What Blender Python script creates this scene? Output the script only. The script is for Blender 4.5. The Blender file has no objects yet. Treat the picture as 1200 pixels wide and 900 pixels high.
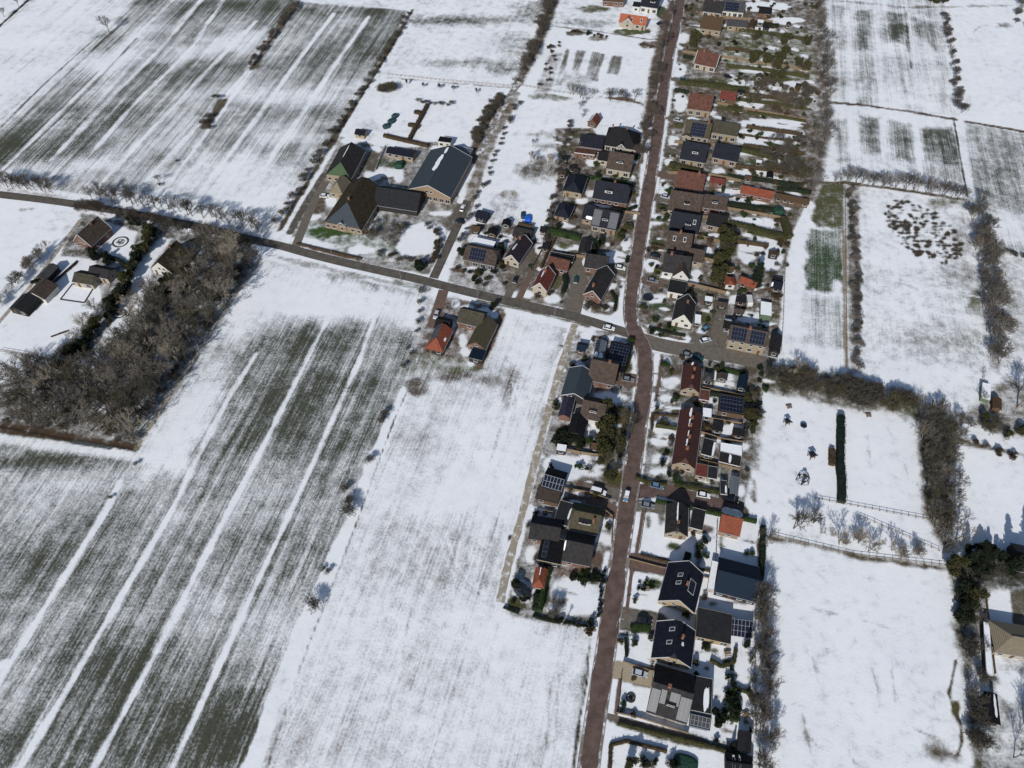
import bpy, bmesh, math, random
import numpy as np
from mathutils import Vector, Matrix
random.seed(7)
SC = bpy.context.scene
COL = SC.collection
# ------------------------------------------------------------------ camera (a wide phone lens from a light aircraft, 214 m up)
H = 214.0; F = 901.0; PITCH = math.radians(52.6)
SP, CP = math.sin(PITCH), math.cos(PITCH)
def P(x, y, z=0.0):
    """survey point: position on the level z of a spot measured in the photograph"""
    v = (y - 450.0) / F
    d = (H - z) / (SP + v * CP)
    return Vector(((x - 600.0) / F * d, d * (CP - v * SP), z))
cam = bpy.data.cameras.new('camera'); cam.lens = 36 * F / 1200; cam.sensor_width = 36
cam.clip_start = 1; cam.clip_end = 9000
co = bpy.data.objects.new('camera', cam); COL.objects.link(co)
co.location = (0, 0, H); co.rotation_euler = (math.pi / 2 - PITCH, 0, 0); SC.camera = co
# ------------------------------------------------------------------ light
SUN_EL = math.radians(31); SUN_AZ = math.radians(21)   # shadows run forward and 21 degrees to the right
w = bpy.data.worlds.new('World'); SC.world = w; w.use_nodes = True
nt = w.node_tree; nt.nodes.clear()
sky = nt.nodes.new('ShaderNodeTexSky'); sky.sky_type = 'NISHITA'; sky.sun_disc = False
sky.sun_elevation = SUN_EL; sky.sun_rotation = math.pi + SUN_AZ
sky.air_density = 1.0; sky.dust_density = 0.6
bg = nt.nodes.new('ShaderNodeBackground'); bg.inputs[1].default_value = 0.08
wo = nt.nodes.new('ShaderNodeOutputWorld')
nt.links.new(sky.outputs[0], bg.inputs[0]); nt.links.new(bg.outputs[0], wo.inputs[0])
sl = bpy.data.lights.new('sun', 'SUN'); sl.energy = 4.1; sl.angle = math.radians(0.5); sl.color = (1, .955, .89)
so = bpy.data.objects.new('sun', sl); COL.objects.link(so)
dv = Vector((math.sin(SUN_AZ) * math.cos(SUN_EL), math.cos(SUN_AZ) * math.cos(SUN_EL), -math.sin(SUN_EL)))
so.rotation_euler = dv.to_track_quat('-Z', 'Y').to_euler(); so.location = (-60, -120, 160)
SC.view_settings.view_transform = 'Standard'; SC.view_settings.look = 'None'
SC.view_settings.exposure = 0.05; SC.view_settings.gamma = 1.0
# ------------------------------------------------------------------ materials
def S(r, g, b):
    f = lambda c: (c / 255 / 12.92) if c / 255 <= .04045 else ((c / 255 + .055) / 1.055) ** 2.4
    return (f(r), f(g), f(b), 1)
MATS = {}
def tone(c, k, s):
    g_ = (c[0] + c[1] + c[2]) / 3
    return tuple(max(0, (g_ + (q - g_) * s) * k) for q in c[:3]) + (1,)
def mat(name, col, rough=.8, var=.25, scale=1.5, spec=.3, rows=None, col2=None, metal=0, thr=(.35, .65)):
    k = {'wall': (.47, .80), 'roof': (.57, .95), 'leaf': (.55, .85), 'twig': (.62, .8), 'bark': (.7, .8)}.get(name.split('_')[0])
    if name == 'trim_white': k = (.62, 1)
    if name in ('roof_navy', 'roof_black', 'roof_slate', 'roof_deepblue'): k = (.66, 1)
    if name == 'wall_white': k = (.6, 1)
    if name == 'bark': k = (.85, .8)
    if k:
        col = tone(col, *k)
        if col2: col2 = tone(col2, *k)
    m = bpy.data.materials.new(name); m.use_nodes = True; n = m.node_tree.nodes; l = m.node_tree.links
    b = n['Principled BSDF']; b.inputs['Roughness'].default_value = rough
    b.inputs['Specular IOR Level'].default_value = spec; b.inputs['Metallic'].default_value = metal
    tc = n.new('ShaderNodeNewGeometry'); 
    no = n.new('ShaderNodeTexNoise'); no.inputs['Scale'].default_value = scale; no.inputs['Detail'].default_value = 5
    no.inputs['Roughness'].default_value = .65
    l.new(tc.outputs['Position'], no.inputs['Vector'])
    rp = n.new('ShaderNodeValToRGB'); rp.color_ramp.elements[0].position = thr[0]; rp.color_ramp.elements[1].position = thr[1]
    c2 = col2 or tuple(min(1, c * (1 + var)) for c in col[:3]) + (1,)
    c1 = col if col2 else tuple(c * (1 - var) for c in col[:3]) + (1,)
    rp.color_ramp.elements[0].color = c1; rp.color_ramp.elements[1].color = c2
    l.new(no.outputs['Fac'], rp.inputs['Fac'])
    out = rp.outputs['Color']
    if rows:                                   # courses of tiles / sheets, along object Z
        wv = n.new('ShaderNodeTexWave'); wv.wave_type = 'BANDS'; wv.bands_direction = rows[0]
        wv.inputs['Scale'].default_value = rows[1]; wv.inputs['Distortion'].default_value = .6
        l.new(tc.outputs['Position'], wv.inputs['Vector'])
        mx = n.new('ShaderNodeMix'); mx.data_type = 'RGBA'; mx.blend_type = 'MULTIPLY'; mx.inputs['Factor'].default_value = rows[2]
        l.new(out, mx.inputs['A']); l.new(wv.outputs['Color'], mx.inputs['B']); out = mx.outputs['Result']
        bp = n.new('ShaderNodeBump'); bp.inputs['Strength'].default_value = .35; bp.inputs['Distance'].default_value = .04
        l.new(wv.outputs['Fac'], bp.inputs['Height']); l.new(bp.outputs['Normal'], b.inputs['Normal'])
    l.new(out, b.inputs['Base Color'])
    MATS[name] = m; return m
def rmat(name, c, rough=.55, spec=.35, var=.30, c2=None):
    mat(name, S(*c), rough, var, .9, spec, ('Z', 1.6, .35), None if c2 is None else S(*c2))
rmat('roof_anthracite', (66, 64, 66), .75, .12); rmat('roof_navy', (36, 40, 54), .6, .12); rmat('roof_black', (36, 36, 40), .65, .12)
rmat('roof_brown', (98, 84, 76), .8, .2); rmat('roof_redbrown', (122, 82, 70), .8, .2); rmat('roof_orange', (172, 94, 68), .8, .2, .2)
rmat('roof_bright_orange', (208, 120, 84), .8, .2, .12)
rmat('roof_rust', (116, 82, 66), .85, .15, .3, (92, 86, 62)); rmat('roof_grey', (92, 92, 96), .8, .1); rmat('roof_olive', (92, 88, 76), .85, .15)
rmat('roof_thatch', (80, 72, 60), .95, .05, .3); rmat('roof_slate', (72, 82, 92), .6, .2, .08); rmat('roof_green', (96, 124, 88), .6, .3, .1)
rmat('roof_darkred', (96, 58, 54), .7, .25, .18); rmat('roof_red', (138, 70, 60), .7, .25); rmat('roof_maroon', (66, 54, 66), .7, .15)
rmat('roof_tan', (168, 156, 134), .85, .1, .1); rmat('roof_bitumen', (58, 60, 64), .85, .1, .2); rmat('roof_purple', (66, 62, 84), .65, .2)
rmat('roof_metal', (134, 142, 152), .45, .4, .1); rmat('roof_moss', (104, 98, 78), .9, .1, .2); rmat('roof_deepblue', (30, 48, 68), .6, .15, .12)
mat('wall_cream', S(220, 206, 180), .85, .08); mat('wall_tan', S(196, 176, 144), .85, .12, 3); mat('wall_brick', S(158, 112, 92), .9, .18, 6)
mat('wall_buff', S(188, 158, 124), .9, .15, 6); mat('wall_white', S(232, 230, 222), .8, .06); mat('wall_yellow', S(212, 186, 138), .85, .08)
mat('wall_dark', S(66, 62, 58), .9, .2, 4); mat('wall_wood', S(128, 100, 74), .9, .25, 5); mat('wall_grey', S(138, 136, 130), .9, .12)
mat('wall_green', S(120, 148, 112), .8, .1); mat('trim_white', S(235, 236, 236), .6, .03); mat('glass', S(34, 40, 50), .12, .2, 2, .6)
mat('solar', S(20, 25, 42), .3, .15, 2, .3); mat('solar_grey', S(56, 60, 68), .5, .12, 2, .6); mat('alu', S(150, 156, 166), .4, .05)
mat('snow', (.80, .825, .86, 1), .75, .05, .8, .3); mat('chimney_brick', S(120, 84, 66), .9, .2, 6)
mat('asphalt', S(88, 84, 78), .9, .25, .4, .2); mat('brick_road', S(94, 79, 74), .9, .28, .35, .2); mat('paving', S(104, 98, 90), .9, .2, .7, .2)
mat('red_paving', S(104, 86, 78), .9, .2, .7, .2); mat('gravel', S(160, 148, 128), .95, .15, 2, .1); mat('kerb', S(160, 156, 150), .9, .1)
mat('track', S(150, 142, 128), .95, .2, .5, .1, None, S(214, 214, 214), 0, (.5, .66)); mat('slush', S(120, 114, 108), .9, .2, .4, .1, None, S(214, 218, 226), 0, (.48, .62))
mat('bark', S(104, 92, 80), .95, .3, 3, .05); mat('bark_pale', S(150, 138, 120), .95, .2, 3, .05)
mat('twig', S(102, 97, 88), .95, .25, .5, .05); mat('twig_grey', S(136, 128, 118), .95, .25, .5, .05); mat('twig_olive', S(106, 100, 78), .95, .3, .5, .05)
mat('twig_pale', S(178, 166, 146), .95, .2, .5, .05)
mat('twig_rust', S(112, 101, 92), .95, .25, .5, .05)
mat('leaf_dark', S(44, 56, 38), .8, .35, 1.2, .15); mat('leaf_olive', S(86, 86, 52), .85, .35, 1.0, .1); mat('leaf_green', S(62, 84, 42), .85, .35, 1.0, .1)
mat('leaf_brown', S(96, 80, 58), .9, .3, 1.0, .1); mat('leaf_teal', S(40, 56, 52), .85, .3, 1.0, .1)
mat('fence_wood', S(120, 104, 84), .9, .2, 4); mat('fence_dark', S(58, 52, 46), .9, .2, 4)
mat('rubber', S(26, 26, 28), .7, .1); mat('car_glass', S(28, 34, 42), .1, .1, 2, .6)
mat('lamp', S(235, 235, 225), .2, .02); mat('net', S(30, 34, 44), .8, .1); mat('blue_sheet', S(30, 90, 190), .5, .08); mat('green_sheet', S(26, 58, 46), .7, .12)
mat('teal_sheet', S(36, 60, 66), .7, .15); mat('pole_metal', S(120, 124, 126), .5, .05); mat('pond', S(26, 32, 42), .1, .15, 1, .6)
for cn, c in dict(white=(228, 230, 232), blue=(96, 124, 150), dark=(34, 38, 46), grey=(120, 126, 132), teal=(30, 70, 76), silver=(178, 186, 196), black=(22, 23, 26)).items():
    mat('paint_' + cn, S(*c), .22, .03, 1, .6)
# ------------------------------------------------------------------ mesh helpers
class MB:
    def __init__(s): s.v = []; s.f = []
    def quad(s, a, b, c, d): s.poly([a, b, c, d])
    def poly(s, pts):
        n = len(s.v); s.v += [tuple(p) for p in pts]; s.f.append(tuple(range(n, n + len(pts))))
    def box(s, x0, y0, z0, x1, y1, z1, taper=0):
        t = taper; n = len(s.v)
        s.v += [(x0, y0, z0), (x1, y0, z0), (x1, y1, z0), (x0, y1, z0), (x0 + t, y0 + t, z1), (x1 - t, y0 + t, z1), (x1 - t, y1 - t, z1), (x0 + t, y1 - t, z1)]
        for q in ((3, 2, 1, 0), (4, 5, 6, 7), (0, 1, 5, 4), (1, 2, 6, 5), (2, 3, 7, 6), (3, 0, 4, 7)): s.f.append(tuple(n + i for i in q))
    def bar(s, a, b, r0, r1, k=3):
        a = Vector(a); b = Vector(b); d = (b - a)
        if d.length < 1e-4: return
        d.normalize(); u = d.orthogonal().normalized(); w2 = d.cross(u); n = len(s.v)
        for p, r in ((a, r0), (b, r1)):
            for i in range(k):
                t = 2 * math.pi * i / k; s.v.append(tuple(p + (u * math.cos(t) + w2 * math.sin(t)) * r))
        for i in range(k): s.f.append((n + i, n + (i + 1) % k, n + k + (i + 1) % k, n + k + i))
    def cyl(s, cx, cy, z0, z1, r, k=12, r1=None):
        r1 = r if r1 is None else r1; n = len(s.v)
        for z, rr in ((z0, r), (z1, r1)):
            for i in range(k): t = 2 * math.pi * i / k; s.v.append((cx + rr * math.cos(t), cy + rr * math.sin(t), z))
        for i in range(k): s.f.append((n + i, n + (i + 1) % k, n + k + (i + 1) % k, n + k + i))
        s.f.append(tuple(range(n + k, n + 2 * k))); s.f.append(tuple(range(n + k - 1, n - 1, -1)))
    def build(s, name, m, parent=None, off=None, smooth=False):
        me = bpy.data.meshes.new(name)
        if off is not None: vv = [(x - off[0], y - off[1], z - off[2]) for x, y, z in s.v]
        else: vv = s.v
        me.from_pydata(vv, [], s.f); me.materials.append(MATS[m] if isinstance(m, str) else m)
        if smooth:
            me.polygons.foreach_set('use_smooth', [True] * len(me.polygons))
        o = bpy.data.objects.new(name, me); COL.objects.link(o)
        if parent is not None: o.parent = parent
        return o
def fixn(o):
    b = bmesh.new(); b.from_mesh(o.data); bmesh.ops.recalc_face_normals(b, faces=b.faces[:]); b.to_mesh(o.data); b.free(); return o
def tag(o, label, cat, group=None, kind=None):
    if label: o['label'] = label
    if cat: o['category'] = cat
    if group: o['group'] = group
    if kind: o['kind'] = kind
    return o
def thing(name, label, cat, loc=(0, 0, 0), rz=0, group=None):
    o = bpy.data.objects.new(name, None); COL.objects.link(o); o.empty_display_size = .5
    o.location = loc; o.rotation_euler = (0, 0, rz); return tag(o, label, cat, group)
def dup(root, loc, rz=0, sc=1, label=None, group=None, zs=None):
    r = root.copy(); COL.objects.link(r); r.location = loc; r.rotation_euler = (0, 0, rz); r.scale = (sc, sc, zs or sc)
    if label: r['label'] = label
    if group: r['group'] = group
    for ch in list(root.children):
        c = ch.copy(); COL.objects.link(c); c.parent = r
        for g in ch.children:
            d = g.copy(); COL.objects.link(d); d.parent = c
    return r
# ------------------------------------------------------------------ ground: one sheet, snow lying on fields and gardens
def axis(lo, hi, s0, s1, far):
    a = [lo]
    while a[-1] < hi: a.append(a[-1] + s0 + (s1 - s0) * (a[-1] - lo) / (hi - lo))
    l = []; s = s1; x = lo
    while x > -far: s *= 1.5; x -= s; l.append(x)
    r = []; s = s1; x = a[-1]
    while x < far: s *= 1.5; x += s; r.append(x)
    return np.array(l[::-1] + a + r)
YS = axis(34, 450, .50, 1.05, 6000)
xa = [0.35]
while xa[-1] < 330: xa.append(xa[-1] + .62)
xr = list(xa); s = .62; x = xa[-1]
while x < 6000: s *= 1.5; x += s; xr.append(x)
XS = np.array([-q for q in xr[::-1]] + xr)
NX, NY = len(XS), len(YS)
GX, GY = np.meshgrid(XS, YS); GX = GX.ravel(); GY = GY.ravel(); NV = NX * NY
snow = np.full(NV, .90); under = np.tile(np.array(S(92, 92, 74)[:3]), (NV, 1)); streak = np.full(NV, .25); ang = np.full(NV, 0.0)
def sdist(pts, closed):
    pts = [P(*p) if not isinstance(p, Vector) else p for p in pts]
    return np.array([(p.x, p.y) for p in pts])
def dist_to(pts, idx, closed):
    px, py = GX[idx], GY[idx]; n = len(pts); d = np.full(px.shape, 1e9); ins = np.zeros(px.shape, bool)
    for i in range(n if closed else n - 1):
        ax, ay = pts[i]; bx, by = pts[(i + 1) % n]; ex, ey = bx - ax, by - ay
        t = np.clip(((px - ax) * ex + (py - ay) * ey) / max(1e-9, ex * ex + ey * ey), 0, 1)
        d = np.minimum(d, np.hypot(px - ax - t * ex, py - ay - t * ey))
        if closed and ay != by:
            c = ((ay > py) != (by > py)) & (px < ex * (py - ay) / (by - ay) + ax); ins ^= c
    return np.where(ins, -d, d) if closed else d
ROUGH = np.random.RandomState(3)
def wob(idx, s):       # gentle irregularity for edges
    x, y = GX[idx] , GY[idx]
    return s * (np.sin(x * .41 + 1.3 * np.sin(y * .23)) + np.sin(y * .37 + 1.7 * np.sin(x * .19 + 2)) + .6 * np.sin(x * 1.3 + y * .9)) / 2.6
def _apply(pts, closed, edge, feather, sn, un, st, a, rough, k=1.0):
    q = sdist(pts, closed); m = abs(edge) + feather * 1.5 + 2
    idx = np.where((GX > q[:, 0].min() - m) & (GX < q[:, 0].max() + m) & (GY > q[:, 1].min() - m) & (GY < q[:, 1].max() + m))[0]
    if not len(idx): return
    d = dist_to(q, idx, closed) - edge + wob(idx, rough)
    wgt = np.clip(.5 - d / max(feather, .01), 0, 1) * k
    ok = wgt > 0; idx = idx[ok]; wgt = wgt[ok]
    if sn is not None: snow[idx] += (sn - snow[idx]) * wgt
    if un is not None: under[idx] += (np.array(S(*un)[:3]) - under[idx]) * wgt[:, None]
    if st is not None: streak[idx] += (st - streak[idx]) * wgt
    if a is not None:
        j = idx[wgt > .5 * k]; ang[j] = a
def poly(pts, sn=None, un=None, fe=1.2, st=None, a=None, ro=.3, k=1.0): _apply(pts, True, 0, fe, sn, un, st, a, ro, k)
def line(pts, wd, sn=None, un=None, fe=.8, ro=.15, st=None, k=1.0): _apply(pts, False, wd / 2, fe, sn, un, st, None, ro, k)
def blob(x, y, rx, ry, sn=None, un=None, fe=6, ro=1.5, k=1.0, rot=0, st=None):
    c, s_ = math.cos(math.radians(rot)), math.sin(math.radians(rot))
    poly([(x + rx * math.cos(t) * c - ry * math.sin(t) * s_, y + rx * math.cos(t) * s_ + ry * math.sin(t) * c) for t in [i * math.pi / 6 for i in range(12)]], sn, un, fe, st, None, ro, k)
def dirn(p, q): a = P(*p); b = P(*q); return math.atan2(b.y - a.y, b.x - a.x)
WG = (68, 71, 60); GR = (66, 76, 52); LT = (84, 74, 62); SO = (78, 70, 60); OL = (78, 80, 50)
A1 = dirn((112, 898), (267, 600)); A2 = dirn((5, 197), (203, 0)); A3 = dirn((227, 237), (390, 17)); AM = dirn((480, 900), (640, 420)); AR = dirn((1040, 400), (1010, 60))
# ---- big winter-wheat field, lower left
fA = [(-60, 505), (0, 505), (160, 527), (305, 303), (400, 322), (505, 347), (488, 425), (470, 470), (395, 640), (296, 905), (280, 960), (-300, 960)]
poly(fA, .44, WG, 1.5, 1.0, A1)
poly([(305, 303), (505, 347), (490, 395), (450, 378), (380, 372), (330, 372), (290, 420), (215, 545), (165, 560), (160, 527)], .97, None, 9, .8, None, 2.5)
poly([(0, 505), (160, 527), (120, 600), (0, 640), (-60, 640)], .60, None, 12, .9, None, 2)
blob(70, 540, 75, 10, .2, None, 5)
poly([(-60, 505), (0, 505), (160, 527), (160, 540), (0, 520)], .93, None, 2)
for bx, by, rx, ry, sn in [(300, 410, 60, 30, .26), (420, 430, 50, 40, .33), (450, 440, 30, 25, .3), (330, 470, 50, 35, .32), (260, 640, 110, 40, .28), (110, 640, 70, 40, .36), (180, 830, 150, 60, .24), (260, 860, 60, 40, .2), (60, 850, 90, 45, .25), (60, 660, 50, 25, .3), (395, 500, 40, 40, .42), (360, 640, 30, 14, .3),
                           (210, 710, 80, 12, .5), (70, 720, 50, 10, .55), (330, 740, 40, 30, .58), (110, 560, 60, 12, .6), (230, 590, 60, 12, .52), (350, 560, 60, 14, .52), (445, 400, 14, 12, .6)]:
    blob(bx, by, rx, ry, sn, None, 16, 3, .75, -10)
for l, wd in [([(23, 900), (60, 838), (130, 720), (200, 600), (240, 520), (270, 462), (300, 415)], 2.3), ([(110, 900), (190, 750), (267, 600), (320, 500), (350, 440), (385, 372)], 2.0),
              ([(202, 900), (272, 745), (340, 600), (395, 480), (420, 425), (441, 368)], 1.9), ([(-10, 812), (60, 700), (123, 600), (140, 565)], 2.4)]:
    line(l, wd * .78, .99, None, .9, .4)
for i in range(7):                                              # faint drill tracks
    x0 = [70, 155, 250, 262, 275, 330, 15][i]; 
    line([(x0, 900), (x0 + [140, 150, 130, 128, 150, 110, 160][i], [640, 600, 600, 600, 560, 620, 620][i])], .45, .75, None, .7, .3, None, .7)
line([(-5, 783), (8, 776)], 2, 1)
line([(292, 905), (322, 822), (352, 745), (398, 640), (416, 606), (434, 551), (455, 500), (476, 458)], 4.2, .99, None, .8, .5, .05)
line([(312, 905), (335, 832), (360, 760), (402, 655), (420, 607), (440, 551), (462, 492), (481, 450)], .55, .02, (60, 54, 44), .5, .2)
line([(505, 350), (490, 400), (484, 430)], 2.5, .6, LT, 2)
# ---- middle field
fB = [(482, 452), (490, 410), (560, 432), (588, 366), (622, 372), (664, 384), (640, 470), (622, 540), (600, 620), (580, 708), (640, 722), (690, 735), (672, 905), (312, 905), (360, 762)]
poly(fB, .74, (104, 98, 92), 1, .8, AM)
for bx, by, rx, ry, sn in [(620, 420, 30, 30, .97), (560, 560, 60, 50, .97), (560, 430, 26, 20, .60), (520, 450, 50, 16, .62), (510, 640, 70, 34, .68), (620, 560, 20, 40, .95), (600, 770, 80, 60, .97), (640, 860, 40, 40, .72), (380, 830, 50, 60, .72), (470, 840, 90, 60, .80), (590, 480, 30, 14, .72), (460, 560, 30, 20, .92), (560, 520, 60, 14, .93), (560, 860, 40, 30, .9), (420, 720, 30, 30, .76)]:
    blob(bx, by, rx, ry, sn, None, 14, 3, .85)
blob(522, 440, 34, 6, .25, SO, 2.5); blob(490, 452, 14, 10, .15, SO, 2); blob(600, 440, 10, 12, .35, SO, 4, 1, .8); blob(570, 446, 16, 5, .35, None, 3); blob(596, 462, 8, 18, .4, SO, 3, 1, .8, 15)
for l in [[(605, 450), (588, 520), (565, 600), (548, 660)], [(612, 455), (598, 520), (578, 590), (556, 680)], [(640, 430), (610, 500), (596, 560), (580, 640)], [(535, 470), (500, 580), (470, 680)], [(560, 450), (536, 520), (505, 600), (470, 670), (455, 690), (452, 715), (470, 730), (495, 733)],
          [(620, 470), (606, 540), (590, 620)], [(516, 630), (525, 660), (540, 690), (575, 715)], [(522, 625), (532, 655), (548, 680), (585, 712)], [(600, 448), (612, 476)], [(560, 540), (540, 620), (530, 700)], [(600, 560), (570, 660), (545, 720)]]:
    line(l, .5, 1.0, None, .6, .2, None, .85)
for l in [[(600, 455), (575, 540)], [(548, 600), (520, 690)], [(505, 640), (480, 720), (470, 780)], [(585, 600), (560, 700)], [(430, 760), (400, 850)], [(645, 800), (640, 890)], [(655, 790), (650, 880)], [(500, 800), (485, 860)], [(350, 800), (335, 850)], [(560, 590), (546, 640)]]:
    line(l, .35, .35, None, .6, .2, None, .6)
line([(693, 740), (684, 800), (672, 900)], 1.2, .35, SO, 1.0, .5); line([(690, 757), (688, 800), (678, 850), (672, 900)], .5, .05, (50, 44, 38), .4)
line([(598, 628), (580, 710)], .9, .1, (56, 50, 44), .5, .3); line([(580, 712), (610, 722), (660, 731), (690, 735)], 1.2, .6, LT, .8)
line([(664, 385), (650, 440), (636, 500), (622, 560)], 2.2, .5, (104, 98, 84), 1.6, .6)
# ---- fields upper left
n1 = [(-200, 60), (0, 32), (42, -4), (120, -60), (352, -60), (352, 5), (298, 82), (262, 128), (240, 160), (196, 218), (140, 234), (0, 214), (-200, 190)]
poly(n1, .58, WG, 1.5, 1.2, A2)
poly([(-200, 60), (0, 32), (42, -4), (120, -60), (230, -60), (140, 20), (60, 110), (0, 160), (-200, 190)], .88, None, 10, .9, None, 3)
for bx, by, rx, ry, sn, ro in [(270, 20, 60, 26, .30, 0), (330, 20, 40, 24, .33, 0), (95, 92, 34, 14, .36, -35), (150, 100, 60, 22, .36, -30), (200, 80, 60, 22, .38, -30), (65, 168, 36, 14, .30, -15), (110, 160, 40, 22, .34, -20), (20, 165, 30, 16, .26, -25), (235, 85, 30, 16, .45, -30), (180, 130, 40, 24, .42, -30), (290, 50, 30, 14, .42, -20), (220, 135, 36, 6, .4, 0), (170, 170, 40, 18, .52, -30), (5, 190, 20, 10, .25, 0),
                            (150, 55, 40, 10, .92, -35), (260, 52, 40, 8, .85, -10), (120, 115, 8, 34, .8, 35), (230, 65, 34, 6, .9, -10), (160, 200, 90, 12, .92, 8), (60, 205, 60, 8, .9, 5), (120, 75, 30, 8, .9, -35), (90, 135, 60, 5, .8, -40), (215, 160, 14, 20, .9, 30)]:
    blob(bx, by, rx, ry, sn, None, 14, 3, .8, ro)
for l in [[(203, 0), (150, 52), (100, 103), (50, 152), (5, 197)], [(236, 0), (190, 55), (130, 115), (60, 187)], [(262, 0), (225, 55), (150, 130), (92, 197)], [(300, 25), (240, 85), (190, 140), (120, 213)], [(290, 84), (240, 140), (200, 180), (165, 218)]]:
    line(l, 1.9, .97, None, 1.6, .6, None, .9)
for l in [[(130, 38), (60, 105), (0, 165), (-40, 200)], [(115, 42), (50, 100), (0, 150)], [(150, 20), (130, 40)], [(160, 45), (80, 130), (0, 205)]]:
    line(l, .9, .25, SO, .8, .3, None, .8)
line([(44, -10), (20, 12), (0, 30), (-30, 55)], 1.8, .05, (58, 50, 42), .8, .3)
n2 = [(352, 2), (400, 4), (478, 12), (440, 85), (398, 150), (350, 225), (315, 275), (280, 270), (196, 218), (240, 160), (262, 128), (298, 82)]
poly(n2, .54, WG, 1.5, 1.1, A3)
poly([(196, 218), (230, 180), (330, 190), (360, 180), (350, 225), (315, 277), (280, 272)], .86, None, 12, .8, None, 2.5)
for bx, by, rx, ry, sn in [(440, 40, 34, 34, .32), (360, 50, 34, 30, .42), (330, 100, 50, 18, .46), (385, 140, 18, 28, .36), (300, 150, 50, 14, .56), (300, 250, 24, 18, .97), (345, 185, 20, 10, .5), (420, 102, 24, 4, .85), (340, 115, 60, 4, .75), (350, 160, 40, 4, .8), (365, 25, 25, 18, .38), (330, 215, 14, 8, .66), (250, 210, 30, 10, .8), (408, 118, 14, 14, .35)]:
    blob(bx, by, rx, ry, sn, None, 12, 3, .8)
for l in [[(391, 16), (350, 70), (300, 140), (262, 190), (227, 237)], [(432, 20), (400, 66), (360, 125), (320, 182), (277, 250)], [(292, 84), (262, 128), (240, 158), (200, 212)]]: line(l, 1.9, .98, None, 1.4, .4)
for l in [[(345, 5), (298, 78)], [(262, 118), (240, 148)]]: line(l, 4, .1, LT, 2, 1)
line([(355, 1), (420, 7), (480, 11)], 2.5, .9, LT, 1.5, .8)
line([(484, 12), (455, 60), (440, 88), (420, 118), (400, 150), (372, 195), (345, 240), (330, 270)], 2.6, .08, (78, 68, 56), 1.4, .7)
line([(478, 30), (447, 80), (428, 110), (400, 158)], 1.0, .95, None, .8, .3); line([(355, 232), (335, 268), (318, 280)], 2.0, .95, None, 1.0, .4)
# ---- north centre
poly([(484, 14), (500, -40), (660, -40), (650, 0), (630, 50), (600, 100), (590, 103), (465, 92), (442, 92)], .86, WG, 1.2, .5, AM)
blob(545, 24, 80, 6, .33, None, 8); blob(620, 15, 22, 12, .45, None, 8); blob(560, 74, 60, 6, .42, None, 8); blob(604, 50, 24, 18, .55, None, 10); blob(590, 82, 22, 6, .4, None, 6); blob(640, 5, 20, 4, .4, None, 6)
line([(470, 92), (520, 96), (560, 98), (580, 101)], 2, .99, None, 1, .5); line([(455, 91), (600, 103)], .9, .3, SO, 1, .6)
poly([(440, 96), (588, 106), (552, 178), (505, 172), (398, 158), (425, 120)], .91, (96, 84, 72), 1.2, .3)
blob(432, 150, 10, 14, .7, LT, 3); blob(455, 103, 12, 6, .3, LT, 2); blob(452, 122, 8, 10, .7, LT, 3)
poly([(583, 110), (566, 140), (549, 178), (566, 180), (582, 148), (598, 112)], .04, LT, 1.5, .3)      # planting strip by the track
poly([(612, 110), (690, 116), (676, 160), (660, 215), (640, 280), (560, 262), (580, 205), (600, 140)], .92, (92, 92, 72), 1.2, .5, AM)
blob(640, 157, 42, 4, .45, None, 5); blob(632, 200, 28, 12, .22, SO, 7); blob(646, 172, 20, 5, .55, SO, 4); blob(660, 112, 22, 5, .3, OL, 3); blob(640, 113, 22, 3, .35, OL, 3); blob(596, 228, 10, 6, .15, (150, 140, 118), 2); blob(590, 245, 26, 18, .62, SO, 9); blob(600, 268, 30, 12, .6, SO, 8)
poly([(652, 38), (782, 60), (768, 140), (700, 150), (700, 120), (620, 105), (640, 60)], .94, (100, 92, 80), 1.2, .5, AM)
poly([(655, 0), (790, 0), (782, 45), (760, 44), (650, 30)], .75, OL, 1.2, .3)
blob(695, 10, 22, 4, .2, OL, 2); blob(740, 37, 22, 3.5, .05, OL, 1.2); blob(775, 14, 8, 8, .1, GR, 2); blob(690, 27, 30, 5, .45, (84, 96, 84), 3); line([(652, 31), (700, 37), (760, 46), (790, 46)], 1.2, .1, OL, 1)
for q in [[(664, 56), (668, 58), (658, 100), (650, 100)], [(676, 58), (687, 60), (678, 84), (670, 82)], [(694, 60), (709, 63), (700, 95), (685, 92)], [(717, 64), (730, 66), (724, 88), (710, 86)]]: poly(q, .38, (88, 86, 76), 1.2, .9)
blob(672, 92, 20, 9, .55, SO, 5); blob(738, 122, 18, 4, .05, GR, 1.5); blob(720, 117, 24, 3, .12, (96, 72, 56), 2); blob(764, 52, 18, 4, .25, (96, 76, 62), 2); blob(702, 45, 14, 3.5, .2, (96, 84, 70), 2); blob(676, 39, 12, 3, .15, (84, 78, 60), 1.5)
poly([(655, 0), (642, 40), (612, 100), (600, 100), (628, 40), (642, 0)], .1, LT, 2.5)
poly([(645, 60), (660, 62), (645, 108), (625, 108)], .5, LT, 2)
# brown verge left of main road, with the tree shade painted into its colour
poly([(799, 0), (784, 30), (778, 80), (768, 150), (760, 195), (750, 190), (752, 150), (762, 80), (775, 20), (788, 0)], .08, (92, 78, 68), 2.5, .2)
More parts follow.
